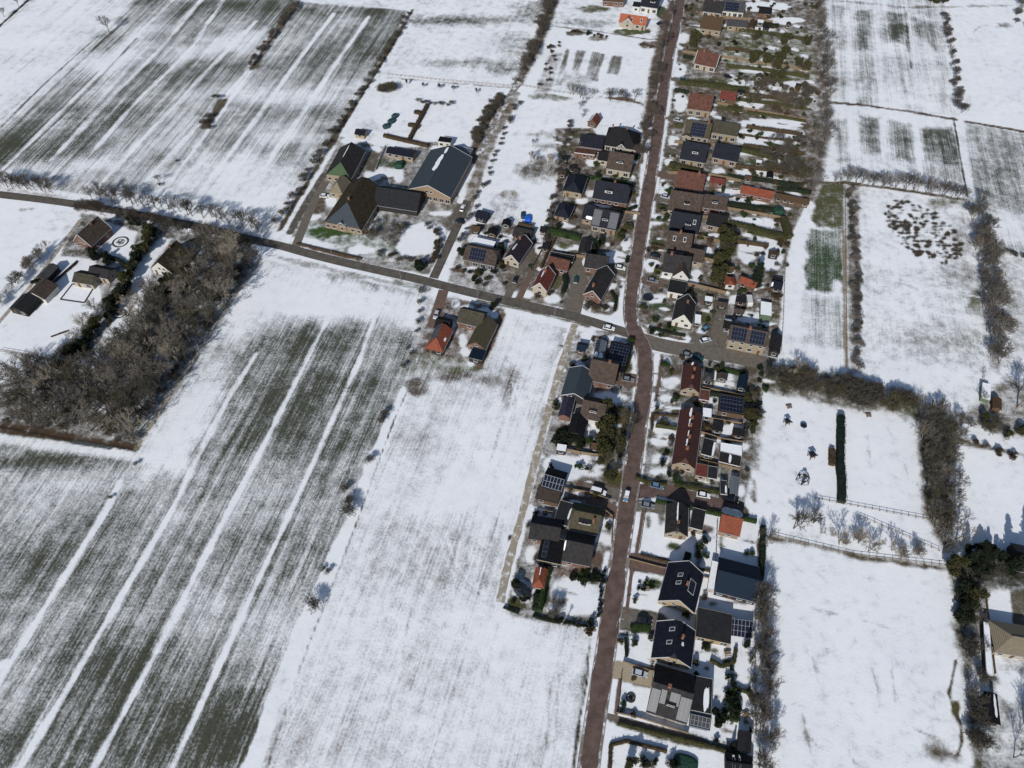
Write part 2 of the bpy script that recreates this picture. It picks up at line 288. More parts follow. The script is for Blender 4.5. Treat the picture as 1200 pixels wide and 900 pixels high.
# ---- right hand fields
poly([(965, -30), (1105, -30), (1110, 40), (1120, 136), (975, 120), (962, 60)], .80, WG, 1.2, .9, AR)
for q, sn in [([(972, 5), (990, 8), (992, 60), (975, 60)], .5), ([(1000, 12), (1022, 12), (1020, 60), (1004, 60)], .36), ([(1036, 14), (1060, 16), (1058, 50), (1038, 50)], .36), ([(1068, 20), (1095, 28), (1098, 60), (1072, 40)], .5), ([(975, 60), (990, 60), (992, 118), (974, 116)], .62), ([(1006, 60), (1022, 60), (1026, 124), (1008, 122)], .6), ([(1045, 50), (1062, 55), (1066, 110), (1052, 110)], .72), ([(1098, 40), (1106, 40), (1114, 134), (1102, 130)], .6)]: poly(q, sn, None, 4, None, None, 1)
for q in [(1012, 118), (1070, 128)]: blob(q[0], q[1], 10, 6, .5, None, 4)
line([(1062, 14), (1064, 50), (1068, 80)], .9, .3, SO, 1, .6)
poly([(975, 122), (1122, 141), (1134, 200), (1136, 232), (980, 212), (972, 160)], .85, WG, 1.2, .9, AR)
for q, sn in [([(1008, 136), (1030, 138), (1033, 180), (1012, 180)], .36), ([(1042, 140), (1068, 146), (1072, 190), (1046, 186)], .42), ([(1078, 150), (1116, 150), (1126, 196), (1082, 190)], .30), ([(980, 140), (990, 140), (992, 190), (982, 190)], .6), ([(1070, 190), (1128, 196), (1130, 225), (1074, 218)], .62)]: poly(q, sn, None, 4, None, None, 1)
for l in [[(1034, 140), (1036, 188)], [(1073, 145), (1078, 196), (1080, 205)], [(996, 130), (998, 178)], [(1120, 142), (1131, 215)]]: line(l, 2, .98, None, 1)
line([(974, 120), (1010, 123), (1060, 130), (1120, 140), (1210, 156)], 2.0, .1, (84, 68, 56), .8, .4); line([(1118, 142), (1128, 200), (1134, 230)], .8, .1, SO, .6, .3)
poly([(1108, 6), (1260, 6), (1260, 160), (1122, 140)], .92, (104, 100, 92), 1.2, .5, AR); blob(1175, 30, 10, 4, .4, SO, 3); blob(1180, 120, 20, 14, .85, None, 6); line([(1140, 38), (1150, 30), (1165, 29)], .6, .5, None, .6)
poly([(1125, 143), (1300, 175), (1300, 320), (1150, 292), (1140, 235)], .56, WG, 1.5, .8, AR); blob(1185, 190, 40, 30, .46, None, 12); blob(1180, 270, 40, 18, .82, None, 10); line([(1126, 143), (1140, 235)], 3, .9, None, 1)
line([(960, 0), (1010, 3), (1060, 9), (1105, 8), (1200, 6)], 2.5, .5, LT, 1.5, 1); poly([(940, -40), (1300, -40), (1300, 2), (940, -3)], .5, LT, 2)
# small wheat strip behind the gardens and the scrub paddock
poly([(950, 235), (985, 240), (1000, 250), (1003, 440), (912, 424), (918, 330), (925, 250)], .95, WG, 1.2, .6, AR)
poly([(965, 212), (990, 216), (990, 270), (958, 266), (945, 252)], .12, (80, 80, 54), 2, .3); poly([(948, 268), (988, 270), (990, 345), (942, 340)], .33, (58, 74, 50), 2, 1.0, None, 1.2); poly([(944, 345), (990, 350), (990, 410), (944, 405)], .62, (58, 74, 50), 4, .9); blob(982, 340, 5, 12, .95, None, 2)
poly([(990, 216), (1008, 218), (1012, 440), (994, 438)], .35, (96, 88, 76), 2.5); line([(989, 270), (990, 380), (992, 430)], 1.2, .2, (140, 128, 108), .7); line([(948, 214), (990, 214), (1060, 223), (1134, 235)], 2.0, .08, (78, 68, 54), .8, .4)
poly([(1008, 220), (1132, 238), (1146, 300), (1166, 420), (1150, 486), (1090, 470), (1010, 440)], .76, (84, 84, 70), 1.2, .4, AR)
blob(1110, 238, 26, 6, .3, OL, 4); blob(1130, 275, 14, 26, .5, SO, 5); blob(1130, 320, 30, 14, .6, SO, 8); blob(1145, 355, 10, 16, .4, OL, 4); blob(1070, 350, 50, 20, .78, None, 10); blob(1100, 400, 45, 16, .58, (84, 84, 70), 8); blob(1135, 395, 24, 8, .5, GR, 5); blob(1060, 300, 40, 14, .92, None, 8); blob(1080, 385, 60, 10, .66, None, 8); blob(1080, 440, 60, 16, .96, None, 8); blob(1028, 260, 10, 30, .8, None, 6); blob(1015, 420, 14, 18, .8, None, 8)
line([(1010, 322), (1080, 335), (1155, 350)], .6, 1, None, .6); line([(1010, 350), (1060, 358), (1150, 378)], .5, 1, None, .5); line([(1010, 420), (1060, 426), (1140, 436)], .5, .99, None, .5)
poly([(1150, 295), (1300, 320), (1300, 470), (1178, 430), (1165, 380)], .66, (84, 84, 70), 2, .4, AR); blob(1190, 370, 24, 30, .55, None, 10)
poly([(1134, 232), (1146, 236), (1160, 300), (1175, 400), (1172, 440), (1160, 430), (1150, 330)], .5, LT, 2)
# playing meadow, paddocks, lower right
poly([(895, 462), (985, 480), (1073, 492), (1108, 650), (1000, 636), (900, 605), (888, 560)], .90, (110, 108, 100), 1.2, .15, AR)
poly([(900, 425), (1010, 442), (1090, 470), (1125, 490), (1120, 500), (1070, 490), (985, 478), (895, 458)], .25, (82, 76, 60), 3, .2, None, 1)
line([(900, 445), (960, 455), (1070, 482)], 2.5, .05, (70, 72, 48), 2, 1)
line([(880, 520), (940, 530)], 1.0, 1.0, None, .6)
for l in [[(1040, 500), (1048, 520), (1060, 545)], [(1050, 515), (1062, 540), (1066, 575)], [(1016, 510), (1020, 540), (1012, 580)]]: line(l, .6, .5, None, .8, .5, None, .6)
poly([(1073, 490), (1128, 492), (1118, 560), (1120, 640), (1108, 656), (1082, 600)], .18, (78, 70, 56), 2.5, .2)
poly([(1110, 490), (1260, 530), (1260, 470), (1178, 440), (1150, 470)], .35, (92, 84, 68), 3); line([(1115, 515), (1160, 525), (1210, 540)], 3, .2, (80, 70, 56), 1.5, .7)
poly([(1124, 522), (1260, 545), (1260, 660), (1200, 650), (1128, 625), (1120, 570)], .91, (100, 96, 88), 1.5, .2); blob(1140, 590, 12, 20, .8, None, 6)
poly([(892, 628), (930, 632), (1000, 650), (1112, 664), (1118, 740), (1130, 800), (1130, 860), (1138, 930), (905, 930), (898, 760)], .90, (108, 104, 92), 1.2, .1, AR)
blob(1090, 690, 10, 22, .78, None, 6); blob(1085, 812, 34, 14, .74, None, 7); blob(1100, 850, 30, 18, .8, None, 8); blob(985, 765, 40, 8, .84, None, 5); blob(1020, 800, 60, 20, .88, None, 10); blob(1110, 885, 22, 12, .15, (84, 74, 62), 4, 1.5, 1, 20); blob(1000, 820, 30, 10, .84, None, 6)
for l in [[(950, 712), (1010, 727), (1050, 738)], [(945, 752), (985, 765), (1030, 770)], [(990, 822), (1050, 842), (1085, 860)], [(920, 822), (950, 830)], [(940, 835), (946, 865), (955, 895)], [(943, 858), (965, 880)], [(992, 875), (1003, 895)], [(1020, 780), (1030, 810)], [(952, 770), (960, 800)], [(1085, 860), (1130, 885)], [(1045, 785), (1050, 830)]]: line(l, .35, .42, None, .7, .4, None, .8)
line([(1120, 775), (1115, 800), (1112, 812), (1118, 830), (1126, 850), (1127, 870), (1122, 885)], .8, .02, (66, 60, 44), .6, .2); blob(1120, 830, 5, 9, .02, (78, 72, 44), .8, .3)
line([(905, 628), (940, 632), (1000, 648), (1060, 658), (1110, 662), (1130, 672)], 3.4, .08, (82, 74, 60), 1.4, .6)
poly([(900, 606), (940, 602), (1110, 650), (1110, 664), (1000, 648), (900, 626)], .82, (104, 98, 84), 1.5, .2)
poly([(880, 690), (900, 690), (908, 800), (905, 905), (884, 905), (890, 780)], .45, (92, 82, 70), 3, .2)
poly([(1112, 655), (1152, 655), (1160, 700), (1150, 760), (1146, 800), (1160, 905), (1140, 905), (1130, 800), (1118, 740)], .15, (76, 72, 54), 2.5, .2, None, .8)
poly([(1138, 700), (1152, 700), (1150, 790), (1160, 860), (1148, 870), (1136, 790)], .55, (120, 112, 100), 2.5)
poly([(1160, 690), (1182, 693), (1185, 740), (1165, 760), (1158, 730)], .98, None, 1); poly([(1184, 690), (1200, 690), (1260, 700), (1260, 740), (1187, 745)], .05, (92, 86, 74), 1)
poly([(1168, 790), (1260, 760), (1260, 860), (1190, 900), (1176, 850)], .75, (80, 76, 60), 5, .3); poly([(1158, 790), (1176, 796), (1176, 815), (1160, 818)], .05, (66, 66, 54), 1); poly([(1150, 840), (1190, 850), (1260, 880), (1260, 930), (1150, 930)], .2, (70, 66, 52), 4)
poly([(1130, 650), (1200, 646), (1260, 660), (1260, 692), (1150, 692)], .12, (52, 54, 42), 3); poly([(1176, 765), (1260, 790), (1260, 930), (1150, 930), (1158, 840)], .5, (66, 66, 50), 5, .2); blob(1185, 800, 12, 14, .96, None, 3); blob(1140, 700, 8, 50, .12, (72, 74, 48), 3, 1.5)
poly([(866, 555), (895, 560), (895, 610), (868, 600)], .95, None, 1.5); blob(884, 575, 4, 16, .25, (90, 78, 66), 1.5); poly([(880, 470), (895, 470), (890, 550), (868, 550), (872, 500)], .35, (96, 90, 78), 2.5)
# belt of trees between gardens and fields
poly([(945, -30), (966, -30), (975, 120), (970, 180), (955, 240), (942, 235), (952, 120)], .25, (92, 80, 70), 3, .2); line([(948, 240), (938, 262), (930, 300)], 5, .98, None, 2)
# ---- wood and estate, left
poly([(-200, 240), (-200, 420), (0, 400), (0, 385), (22, 345), (95, 258), (88, 250), (0, 237)], .96, (98, 94, 84), 1.2, .15); blob(30, 245, 12, 2.5, .4, OL, 2); blob(70, 262, 16, 12, .75, SO, 6)
poly([(96, 250), (300, 285), (305, 303), (160, 527), (0, 505), (-60, 500), (-60, 420), (0, 420)], .30, (66, 60, 50), 2, .2, None, .8)
poly([(30, 330), (70, 300), (112, 305), (118, 350), (90, 390), (58, 420), (0, 410), (0, 395), (26, 366)], .98, None, 1.0, .1)
poly([(0, 412), (58, 424), (40, 440), (0, 450), (-60, 450), (-60, 410)], .80, (96, 92, 84), 2, .2)
line([(0, 411), (58, 421)], .7, .3, SO, .5); line([(26, 366), (46, 347), (90, 308)], 1.2, .15, (60, 56, 46), .7)
poly([(118, 258), (160, 272), (150, 306), (132, 300), (118, 290)], .97, None, 1.0); poly([(188, 278), (200, 280), (178, 310), (168, 350), (150, 385), (128, 410), (95, 435), (88, 430), (118, 400), (140, 360), (152, 330), (160, 312)], .9, (92, 84, 72), 1.6, .2, None, .8)
blob(110, 430, 20, 14, .7, None, 5); poly([(0, 495), (160, 520), (158, 527), (0, 508)], .05, (74, 60, 46), 1.2); line([(0, 500), (80, 515), (158, 527)], 1.1, .02, (44, 36, 30), .7); line([(86, 518), (130, 525)], 1.4, .1, (70, 76, 80), .5)
line([(160, 525), (215, 440), (262, 365), (305, 304)], 1.7, .25, (112, 102, 88), .8, .3); line([(164, 522), (218, 438)], .6, .9, None, .5)
for q in [(120, 470, 20, 10), (240, 360, 16, 8), (200, 420, 14, 12), (170, 470, 10, 10), (60, 470, 26, 10), (230, 330, 14, 6), (150, 440, 10, 10)]: blob(q[0], q[1], q[2], q[3], .62, None, 6)
# verge of the village street (snow ridges, brown banks)
line([(-40, 216), (60, 229), (110, 240), (180, 251), (240, 263), (300, 278), (322, 283)], 2.2, .55, LT, 1.5, .8)
line([(-40, 234), (30, 240), (92, 248)], 1.4, .98, None, .8); line([(330, 302), (400, 318), (440, 326), (500, 338)], 3.4, .5, (84, 82, 62), 1.2, .6); line([(385, 311), (460, 328)], 1.2, .98, None, .6)
line([(347, 291), (420, 309), (480, 322)], 2.0, .99, None, .7, .2); line([(520, 335), (560, 346), (600, 354), (646, 366)], 1.4, .98, None, .7, .3)
line([(590, 364), (622, 371), (668, 384), (676, 385)], 1.8, .95, None, .8, .4); line([(560, 352), (620, 364), (690, 382)], 1.6, .1, (92, 86, 66), 1, .3)
# ---- gardens and yards of the village
BR = (88, 78, 66); PV = (98, 92, 86)
east = [(806, -30), (955, -30), (960, 120), (945, 240), (930, 270), (918, 330), (910, 425), (760, 400), (742, 380), (748, 330), (768, 240), (785, 130)]
poly(east, .20, BR, 1.2, .15)
# wooded back gardens at the top
poly([(850, 38), (950, 36), (955, 95), (900, 100), (845, 70)], .28, (84, 84, 52), 3, .1); poly([(880, 92), (955, 95), (955, 130), (880, 116)], .5, (92, 86, 66), 3, .1)
for x, y, rx, ry in [(895, 8, 30, 6), (920, 24, 22, 4), (895, 34, 14, 3), (890, 82, 24, 4), (905, 70, 14, 3), (868, 96, 16, 5), (900, 98, 18, 4), (880, 122, 16, 6), (905, 145, 40, 6), (900, 165, 38, 6), (885, 158, 26, 8), (800, 45, 8, 6), (796, 82, 8, 8), (797, 120, 8, 12), (790, 165, 6, 8), (783, 190, 5, 5), (778, 222, 8, 8), (843, 203, 8, 5), (885, 200, 24, 6), (850, 225, 14, 4), (880, 236, 26, 4), (870, 258, 20, 4), (898, 262, 12, 6), (890, 288, 22, 10), (905, 300, 14, 18), (875, 296, 10, 14), (895, 275, 26, 4), (770, 257, 8, 7), (764, 310, 10, 8), (815, 325, 10, 8), (830, 298, 6, 10), (770, 350, 10, 6), (835, 365, 5, 8), (748, 350, 2.5, 18), (758, 384, 18, 2.5), (862, 352, 8, 6), (880, 372, 18, 6), (825, 390, 10, 8), (838, 276, 18, 2.5), (930, 230, 8, 5), (925, 100, 16, 5), (930, 160, 14, 10), (880, 178, 10, 4)]:
    blob(x, y, rx, ry, .985, None, 1.6, .5)
for x, y, rx, ry, c in [(770, 283, 7, 5, GR), (776, 360, 16, 5, GR), (785, 384, 20, 4, (52, 66, 40)), (850, 205, 14, 3, OL), (862, 214, 10, 5, GR), (905, 275, 26, 4, OL), (830, 95, 30, 3, OL), (850, 125, 12, 4, OL), (905, 92, 26, 5, OL), (790, 180, 10, 3, GR), (795, 196, 14, 5, (84, 84, 50)), (786, 276, 8, 4, BR), (880, 191, 24, 2.2, GR), (890, 133, 20, 1.5, (88, 98, 74)), (910, 153, 30, 1.2, (84, 94, 70)), (845, 330, 14, 16, (88, 82, 66)), (826, 340, 8, 20, PV), (880, 250, 14, 5, (70, 72, 50)), (828, 372, 6, 12, OL)]: blob(x, y, rx, ry, .06, c, 1.6, .5)
for l, w_ in [([(800, 28), (822, 30)], 3), ([(786, 92), (815, 96), (842, 100)], 3), ([(782, 138), (812, 144), (835, 150)], 3.5), ([(779, 176), (800, 180)], 2.5), ([(770, 203), (793, 208)], 4), ([(766, 231), (785, 234)], 5), ([(762, 257), (786, 259)], 2.5), ([(756, 298), (778, 303)], 3.5), ([(750, 328), (775, 332), (800, 338)], 4), ([(808, 300), (836, 304)], 3), ([(812, 395), (835, 398), (840, 372), (845, 350)], 5), ([(848, 420), (850, 396), (855, 376)], 4)]: line(l, w_, .04, PV, 1, .2)
# west of the road, upper
poly([(650, 150), (752, 150), (748, 250), (735, 320), (728, 372), (600, 352), (530, 332), (535, 300), (552, 262), (600, 262), (640, 285), (655, 200)], .20, BR, 1.2, .15)
poly([(690, 112), (752, 122), (752, 160), (700, 158), (688, 135)], .95, (100, 92, 82), 1.5)
for x, y, rx, ry in [(694, 190, 8, 5), (662, 218, 4, 2), (695, 226, 8, 3), (708, 240, 12, 3), (682, 235, 6, 4), (665, 263, 10, 5), (673, 290, 12, 4), (722, 302, 14, 8), (734, 285, 5, 6), (716, 335, 7, 4), (565, 280, 16, 8), (590, 282, 10, 8), (576, 330, 6, 9), (620, 275, 8, 6), (637, 262, 8, 10), (632, 290, 5, 8), (618, 345, 8, 5), (648, 350, 9, 5), (685, 362, 7, 8), (535, 325, 14, 5), (660, 290, 10, 4), (738, 208, 6, 3), (742, 242, 5, 5), (683, 330, 3, 12), (602, 345, 8, 4)]: blob(x, y, rx, ry, .985, None, 1.4, .4)
for x, y, rx, ry, c in [(732, 210, 9, 4, GR), (690, 211, 14, 3, GR), (662, 288, 10, 4, OL), (648, 322, 6, 8, OL), (567, 328, 10, 6, OL), (725, 273, 8, 8, OL), (650, 330, 8, 10, (84, 82, 56)), (725, 350, 10, 8, (74, 74, 52)), (735, 170, 8, 8, BR), (610, 320, 8, 20, (92, 80, 70))]: blob(x, y, rx, ry, .08, c, 1.6, .5)
for l, w_ in [([(752, 221), (725, 217), (690, 212)], 2.0), ([(672, 300), (678, 330), (670, 366)], 7), ([(594, 348), (606, 322), (622, 296)], 3.2), ([(607, 352), (622, 318)], 2.4), ([(736, 312), (716, 316)], 6), ([(750, 190), (725, 176)], 2), ([(684, 262), (668, 256)], 6)]: line(l, w_, .05, PV, 1, .2)
line([(668, 364), (690, 372), (722, 374), (733, 364)], 2.0, .98, None, .6, .1); line([(669, 362), (671, 330), (686, 303)], 1.3, .97, None, .6)
for l in [[(754, 248), (746, 250), (744, 256)], [(757, 180), (752, 220)], [(748, 232), (746, 256)], [(730, 332), (727, 365), (715, 372)], [(762, 150), (757, 176)]]: line(l, 1.5, .97, None, .7)
# corner lawn strip right of the main road
line([(750, 330), (743, 352), (743, 378), (757, 395), (800, 401), (806, 396)], 2.6, .98, None, .7, .3); line([(754, 382), (770, 392), (802, 398)], 1.1, .05, (96, 74, 64), .5)
for l in [[(789, 40), (782, 95)], [(786, 112), (781, 136)], [(779, 153), (773, 182)], [(772, 185), (768, 203)], [(768, 215), (765, 230)], [(764, 238), (761, 255)], [(762, 261), (756, 296)], [(754, 303), (750, 324)]]: line(l, 1.3, .96, None, .6)
# east of the road, south of the junction
poly([(762, 412), (905, 432), (890, 470), (880, 560), (868, 605), (742, 575), (752, 480)], .27, (80, 74, 64), 1.2, .15)
poly([(742, 590), (868, 612), (890, 620), (892, 680), (885, 905), (712, 905), (724, 780), (735, 660)], .93, (84, 80, 62), 1.0, .12)
for x, y, rx, ry in [(780, 424, 7, 4), (783, 450, 8, 6), (780, 466, 8, 4), (776, 500, 14, 9), (774, 516, 12, 7), (775, 540, 10, 8), (775, 553, 14, 4), (845, 440, 15, 5), (850, 451, 12, 4), (833, 470, 10, 5), (862, 500, 10, 8), (845, 506, 12, 6), (835, 522, 5, 6), (868, 523, 10, 4), (830, 562, 14, 3), (868, 575, 4, 6), (790, 447, 6, 4)]: blob(x, y, rx, ry, .985, None, 1.4, .4)
for l in [[(770, 416), (766, 450)], [(767, 462), (763, 480)], [(772, 478), (796, 480)], [(756, 500), (753, 525)], [(753, 530), (749, 560)], [(748, 564), (762, 568)], [(742, 600), (737, 648)], [(737, 648), (782, 658), (830, 672)], [(735, 662), (729, 718)], [(723, 740), (719, 775)], [(727, 780), (765, 792), (806, 800)], [(716, 795), (713, 838)], [(710, 843), (701, 900)], [(745, 583), (768, 591)], [(760, 500), (764, 478), (764, 470)]]: line(l, 1.9, .98, None, .6, .2)
for l in [[(776, 416), (772, 450), (768, 470)], [(754, 598), (746, 645)], [(742, 655), (734, 718)], [(726, 795), (722, 836)]]: line(l, 1.0, .03, (82, 66, 58), .5, .1)
for x, y, rx, ry, c in [(790, 434, 8, 5, BR), (826, 500, 12, 8, (80, 70, 58)), (782, 530, 10, 4, OL), (775, 560, 3, 6, (80, 84, 56)), (765, 684, 14, 7, (58, 68, 34)), (858, 435, 14, 2.5, OL), (820, 640, 5, 5, BR), (776, 545, 16, 2.5, OL), (800, 565, 40, 2, OL), (750, 737, 10, 4, (62, 70, 40)), (790, 640, 8, 4, (60, 70, 44)), (760, 611, 3, 8, PV), (775, 605, 6, 10, PV), (818, 650, 4, 18, (56, 52, 46)), (778, 820, 4, 3, BR), (860, 870, 14, 2, BR), (832, 762, 10, 3, OL), (855, 776, 8, 5, OL)]: blob(x, y, rx, ry, .05, c, 1.4, .4)
for x, y, rx, ry, c in [(825, 620, 12, 5, PV), (870, 705, 20, 4, PV), (836, 707, 6, 3, PV), (852, 762, 3, 6, PV), (880, 765, 6, 3, PV), (845, 640, 2, 12, BR)]: blob(x, y, rx, ry, .1, c, 1.4, .4)
# lanes and drives to the east houses
line([(742, 577), (775, 573), (800, 582), (868, 600)], 5.2, .02, (84, 76, 72), .8, .1); line([(740, 592), (775, 596)], 4, .02, PV, .8)
line([(744, 658), (778, 664)], 6, .02, (84, 76, 72), .8); line([(730, 724), (770, 731)], 7, .03, (88, 82, 76), .8); line([(726, 786), (764, 795)], 5.5, .03, (128, 110, 84), .8)
line([(716, 842), (800, 862), (860, 880)], 1.8, .03, (96, 90, 80), .8); line([(724, 848), (790, 868), (850, 880), (880, 888)], 1.2, .04, (78, 70, 50), .7)
line([(714, 900), (716, 872), (735, 868), (780, 880)], .9, .02, (60, 48, 44), .6); line([(890, 632), (892, 680)], 1.6, .03, (50, 44, 38), .8)
line([(796, 482), (770, 480), (764, 492), (762, 512)], 1.4, .05, (84, 76, 66), .7); line([(776, 500), (796, 503)], .7, .1, BR, .5); line([(765, 512), (795, 516)], .7, .1, BR, .5)
line([(880, 432), (905, 440), (920, 446)], 4, .2, (80, 74, 60), 2, .5); poly([(872, 440), (892, 440), (893, 466), (876, 480)], .15, (84, 74, 60), 3)
# west of the road, south of the junction
poly([(678, 388), (722, 386), (742, 400), (750, 430), (747, 460), (738, 560), (720, 650), (700, 735), (600, 722), (590, 700), (606, 640), (632, 540), (650, 470), (660, 420)], .34, (82, 74, 62), 1.0, .15)
for x, y, rx, ry in [(690, 394, 10, 7), (720, 396, 8, 4), (680, 432, 8, 6), (716, 466, 20, 6), (698, 502, 6, 6), (692, 512, 6, 5), (660, 545, 24, 12), (690, 545, 18, 14), (668, 556, 14, 6), (676, 583, 18, 3), (632, 605, 14, 8), (708, 612, 6, 7), (690, 630, 26, 5), (712, 635, 6, 4), (622, 650, 6, 9), (612, 695, 10, 14), (625, 690, 4, 14), (672, 695, 26, 22), (690, 700, 12, 18), (668, 712, 30, 10), (622, 602, 4, 10)]: blob(x, y, rx, ry, .985, None, 1.4, .4)
for x, y, rx, ry, c in [(685, 674, 22, 6, (44, 56, 34)), (660, 705, 3, 5, BR), (662, 672, 14, 3, (104, 80, 68)), (606, 706, 12, 9, (70, 70, 42)), (630, 705, 4, 14, (46, 60, 34)), (640, 690, 3, 22, (48, 62, 40)), (699, 660, 5, 8, (60, 68, 40)), (726, 500, 14, 26, (78, 70, 50)), (712, 530, 8, 14, (72, 72, 44)), (720, 560, 12, 8, (74, 74, 40)), (665, 508, 14, 10, (56, 56, 36)), (675, 520, 14, 5, (90, 78, 58)), (735, 425, 5, 12, (72, 76, 40)), (640, 575, 10, 10, BR), (640, 655, 16, 10, (50, 50, 52)), (676, 667, 30, 3, (96, 74, 64)), (663, 703, 2.4, 2.4, (80, 62, 54))]: blob(x, y, rx, ry, .05, c, 1.4, .4)
for l, w_ in [([(747, 447), (724, 443)], 6), ([(735, 578), (700, 575), (680, 570)], 4), ([(722, 598), (696, 592), (668, 590)], 6), ([(718, 662), (690, 650)], 4)]: line(l, w_, .04, (96, 80, 72), 1, .2)
for l in [[(733, 404), (744, 425), (742, 440)], [(745, 455), (737, 500), (733, 525)], [(725, 590), (718, 638)], [(712, 648), (704, 690)], [(703, 695), (698, 735)]]: line(l, 1.3, .9, None, .8)
line([(640, 470), (650, 430), (670, 388)], 2, .94, None, .8, .3); line([(601, 640), (590, 690), (586, 712)], 4, .98, None, .8, .3); line([(617, 600), (605, 650)], 2, .97, None, .6)
# island block south of the village street
poly([(512, 345), (592, 362), (588, 375), (560, 434), (500, 424), (486, 414)], .25, (88, 74, 62), 1.0, .1)
poly([(488, 412), (560, 424), (575, 434), (480, 440), (470, 430)], .35, OL, 2)
for x, y, rx, ry in [(547, 362, 8, 5), (565, 366, 10, 5), (542, 400, 4, 8), (546, 412, 6, 5), (530, 381, 4, 4), (534, 356, 4, 4), (580, 368, 4, 4), (552, 426, 4, 3)]: blob(x, y, rx, ry, .98, None, 1.2, .4)
line([(590, 368), (578, 400), (562, 430)], 1.8, .05, (104, 80, 68), 1)
# farm
poly([(338, 286), (365, 225), (400, 160), (440, 170), (520, 165), (552, 178), (556, 200), (530, 262), (516, 300), (502, 322), (430, 310)], .28, (96, 90, 80), 1.2, .1)
poly([(370, 262), (432, 275), (470, 290), (445, 304), (345, 286), (355, 268)], .4, (58, 78, 44), 1.5); blob(385, 272, 30, 6, .04, (56, 78, 38), 1.5); poly([(340, 280), (352, 276), (392, 287), (388, 295), (345, 288)], .97, None, 1.5); blob(425, 293, 15, 5, .95, None, 1.5); line([(347, 286), (425, 306)], 1.0, .02, (92, 60, 54), .6)
for x, y, rx, ry in [(365, 253, 10, 5), (388, 237, 7, 6), (396, 226, 4, 6), (378, 216, 3, 3), (437, 205, 10, 7), (455, 200, 12, 7), (468, 206, 6, 8), (432, 262, 12, 6), (494, 280, 24, 18), (480, 290, 14, 10), (546, 205, 3, 14), (541, 225, 3, 12), (516, 250, 14, 3), (410, 165, 12, 3), (455, 163, 14, 3), (440, 175, 6, 4), (470, 170, 30, 2), (510, 175, 6, 4)]: blob(x, y, rx, ry, .985, None, 1.5, .4)
blob(458, 192, 16, 5, .2, GR, 2); blob(372, 236, 10, 14, .05, (86, 76, 62), 2); blob(436, 190, 8, 12, .04, (88, 82, 72), 2); blob(505, 232, 22, 5, .25, (128, 118, 104), 3); blob(460, 250, 22, 16, .4, (78, 72, 52), 3); blob(520, 270, 5, 12, .8, None, 2)
blob(524, 262, 8, 7, .02, (108, 104, 96), 2); line([(548, 180), (560, 182), (556, 212), (545, 240), (530, 265)], 6.5, .03, (96, 90, 82), 1.2, .3); line([(555, 195), (540, 236)], 3, .97, None, .8, .3)
poly([(522, 300), (560, 300), (600, 350), (520, 332)], .4, BR, 1.5); line([(530, 300), (520, 330)], 3, .95, None, 1); line([(605, 110), (578, 160), (555, 215), (545, 250)], 5.0, .25, (100, 88, 72), 2, .5)
line([(340, 272), (362, 232), (380, 205)], 3.2, .04, (88, 82, 76), .8)
# snow on mosaic heather patch
for i in range(240):
    r = random.Random(i); a = r.uniform(0, 6.28); q = r.random() ** .5
    x = 1082 + 44 * q * math.cos(a) + 20 * q * math.sin(a) * .8; y = 272 + 36 * q * math.sin(a) + 10 * q * math.cos(a)
    if x < 1137: blob(x, y, r.uniform(1.0, 3.2), r.uniform(.8, 1.8), .0, (62, 52, 46), 1.0, .3)
# small untidy patches everywhere in the gardens
GZ = [(east, 330), ([(655, 155), (748, 155), (735, 320), (725, 370), (600, 345), (530, 325), (560, 265), (640, 285)], 90), ([(762, 412), (905, 432), (880, 560), (868, 600), (745, 575)], 80), ([(662, 390), (745, 400), (735, 560), (718, 640), (610, 640), (632, 540)], 80)]
def inpoly(x, y, q):
    c = False; n = len(q)
    for i in range(n):
        a, b = q[i], q[(i + 1) % n]
        if (a[1] > y) != (b[1] > y) and x < (b[0] - a[0]) * (y - a[1]) / (b[1] - a[1]) + a[0]: c = not c
    return c
GZ += [([(745, 600), (884, 622), (884, 880), (716, 840), (728, 730)], 46), ([(604, 640), (700, 650), (690, 730), (596, 712)], 14)]
gr = random.Random(11)
for q, n in GZ:
    xs = [p[0] for p in q]; ys = [p[1] for p in q]; k = 0
    while k < n:
        x, y = gr.uniform(min(xs), max(xs)), gr.uniform(min(ys), max(ys))
        if not inpoly(x, y, q): continue
        k += 1
        if gr.random() < .42: blob(x, y, gr.uniform(2, 8), gr.uniform(.8, 2.0), .98, None, .8, .4, 1, 9)
        else: blob(x, y, gr.uniform(2, 11), gr.uniform(.6, 1.8), .03, gr.choice([BR, PV, OL, (66, 58, 50), (104, 84, 72), (74, 76, 50)]), 1, .4, 1, 10)
# ---- build the sheet
me = bpy.data.meshes.new('ground')
co_ = np.stack([GX, GY, np.zeros(NV)], 1).astype(np.float32)
me.vertices.add(NV); me.vertices.foreach_set('co', co_.ravel())
i0 = (np.arange(NY - 1)[:, None] * NX + np.arange(NX - 1)[None, :]).ravel()
quads = np.stack([i0, i0 + 1, i0 + NX + 1, i0 + NX], 1).astype(np.int32); nq = len(quads)
me.loops.add(nq * 4); me.loops.foreach_set('vertex_index', quads.ravel())
me.polygons.add(nq); me.polygons.foreach_set('loop_start', (np.arange(nq) * 4).astype(np.int32)); me.polygons.foreach_set('loop_total', np.full(nq, 4, np.int32))
me.update()
a_ = me.attributes.new('snow_cover', 'FLOAT', 'POINT'); a_.data.foreach_set('value', snow.astype(np.float32))
a_ = me.attributes.new('soil', 'FLOAT_COLOR', 'POINT'); a_.data.foreach_set('color', np.concatenate([under, streak[:, None]], 1).astype(np.float32).ravel())
ca, sa = np.cos(ang), np.sin(ang)
fuv = np.stack([GX * ca + GY * sa, -GX * sa + GY * ca, ang * 50], 1).astype(np.float32)
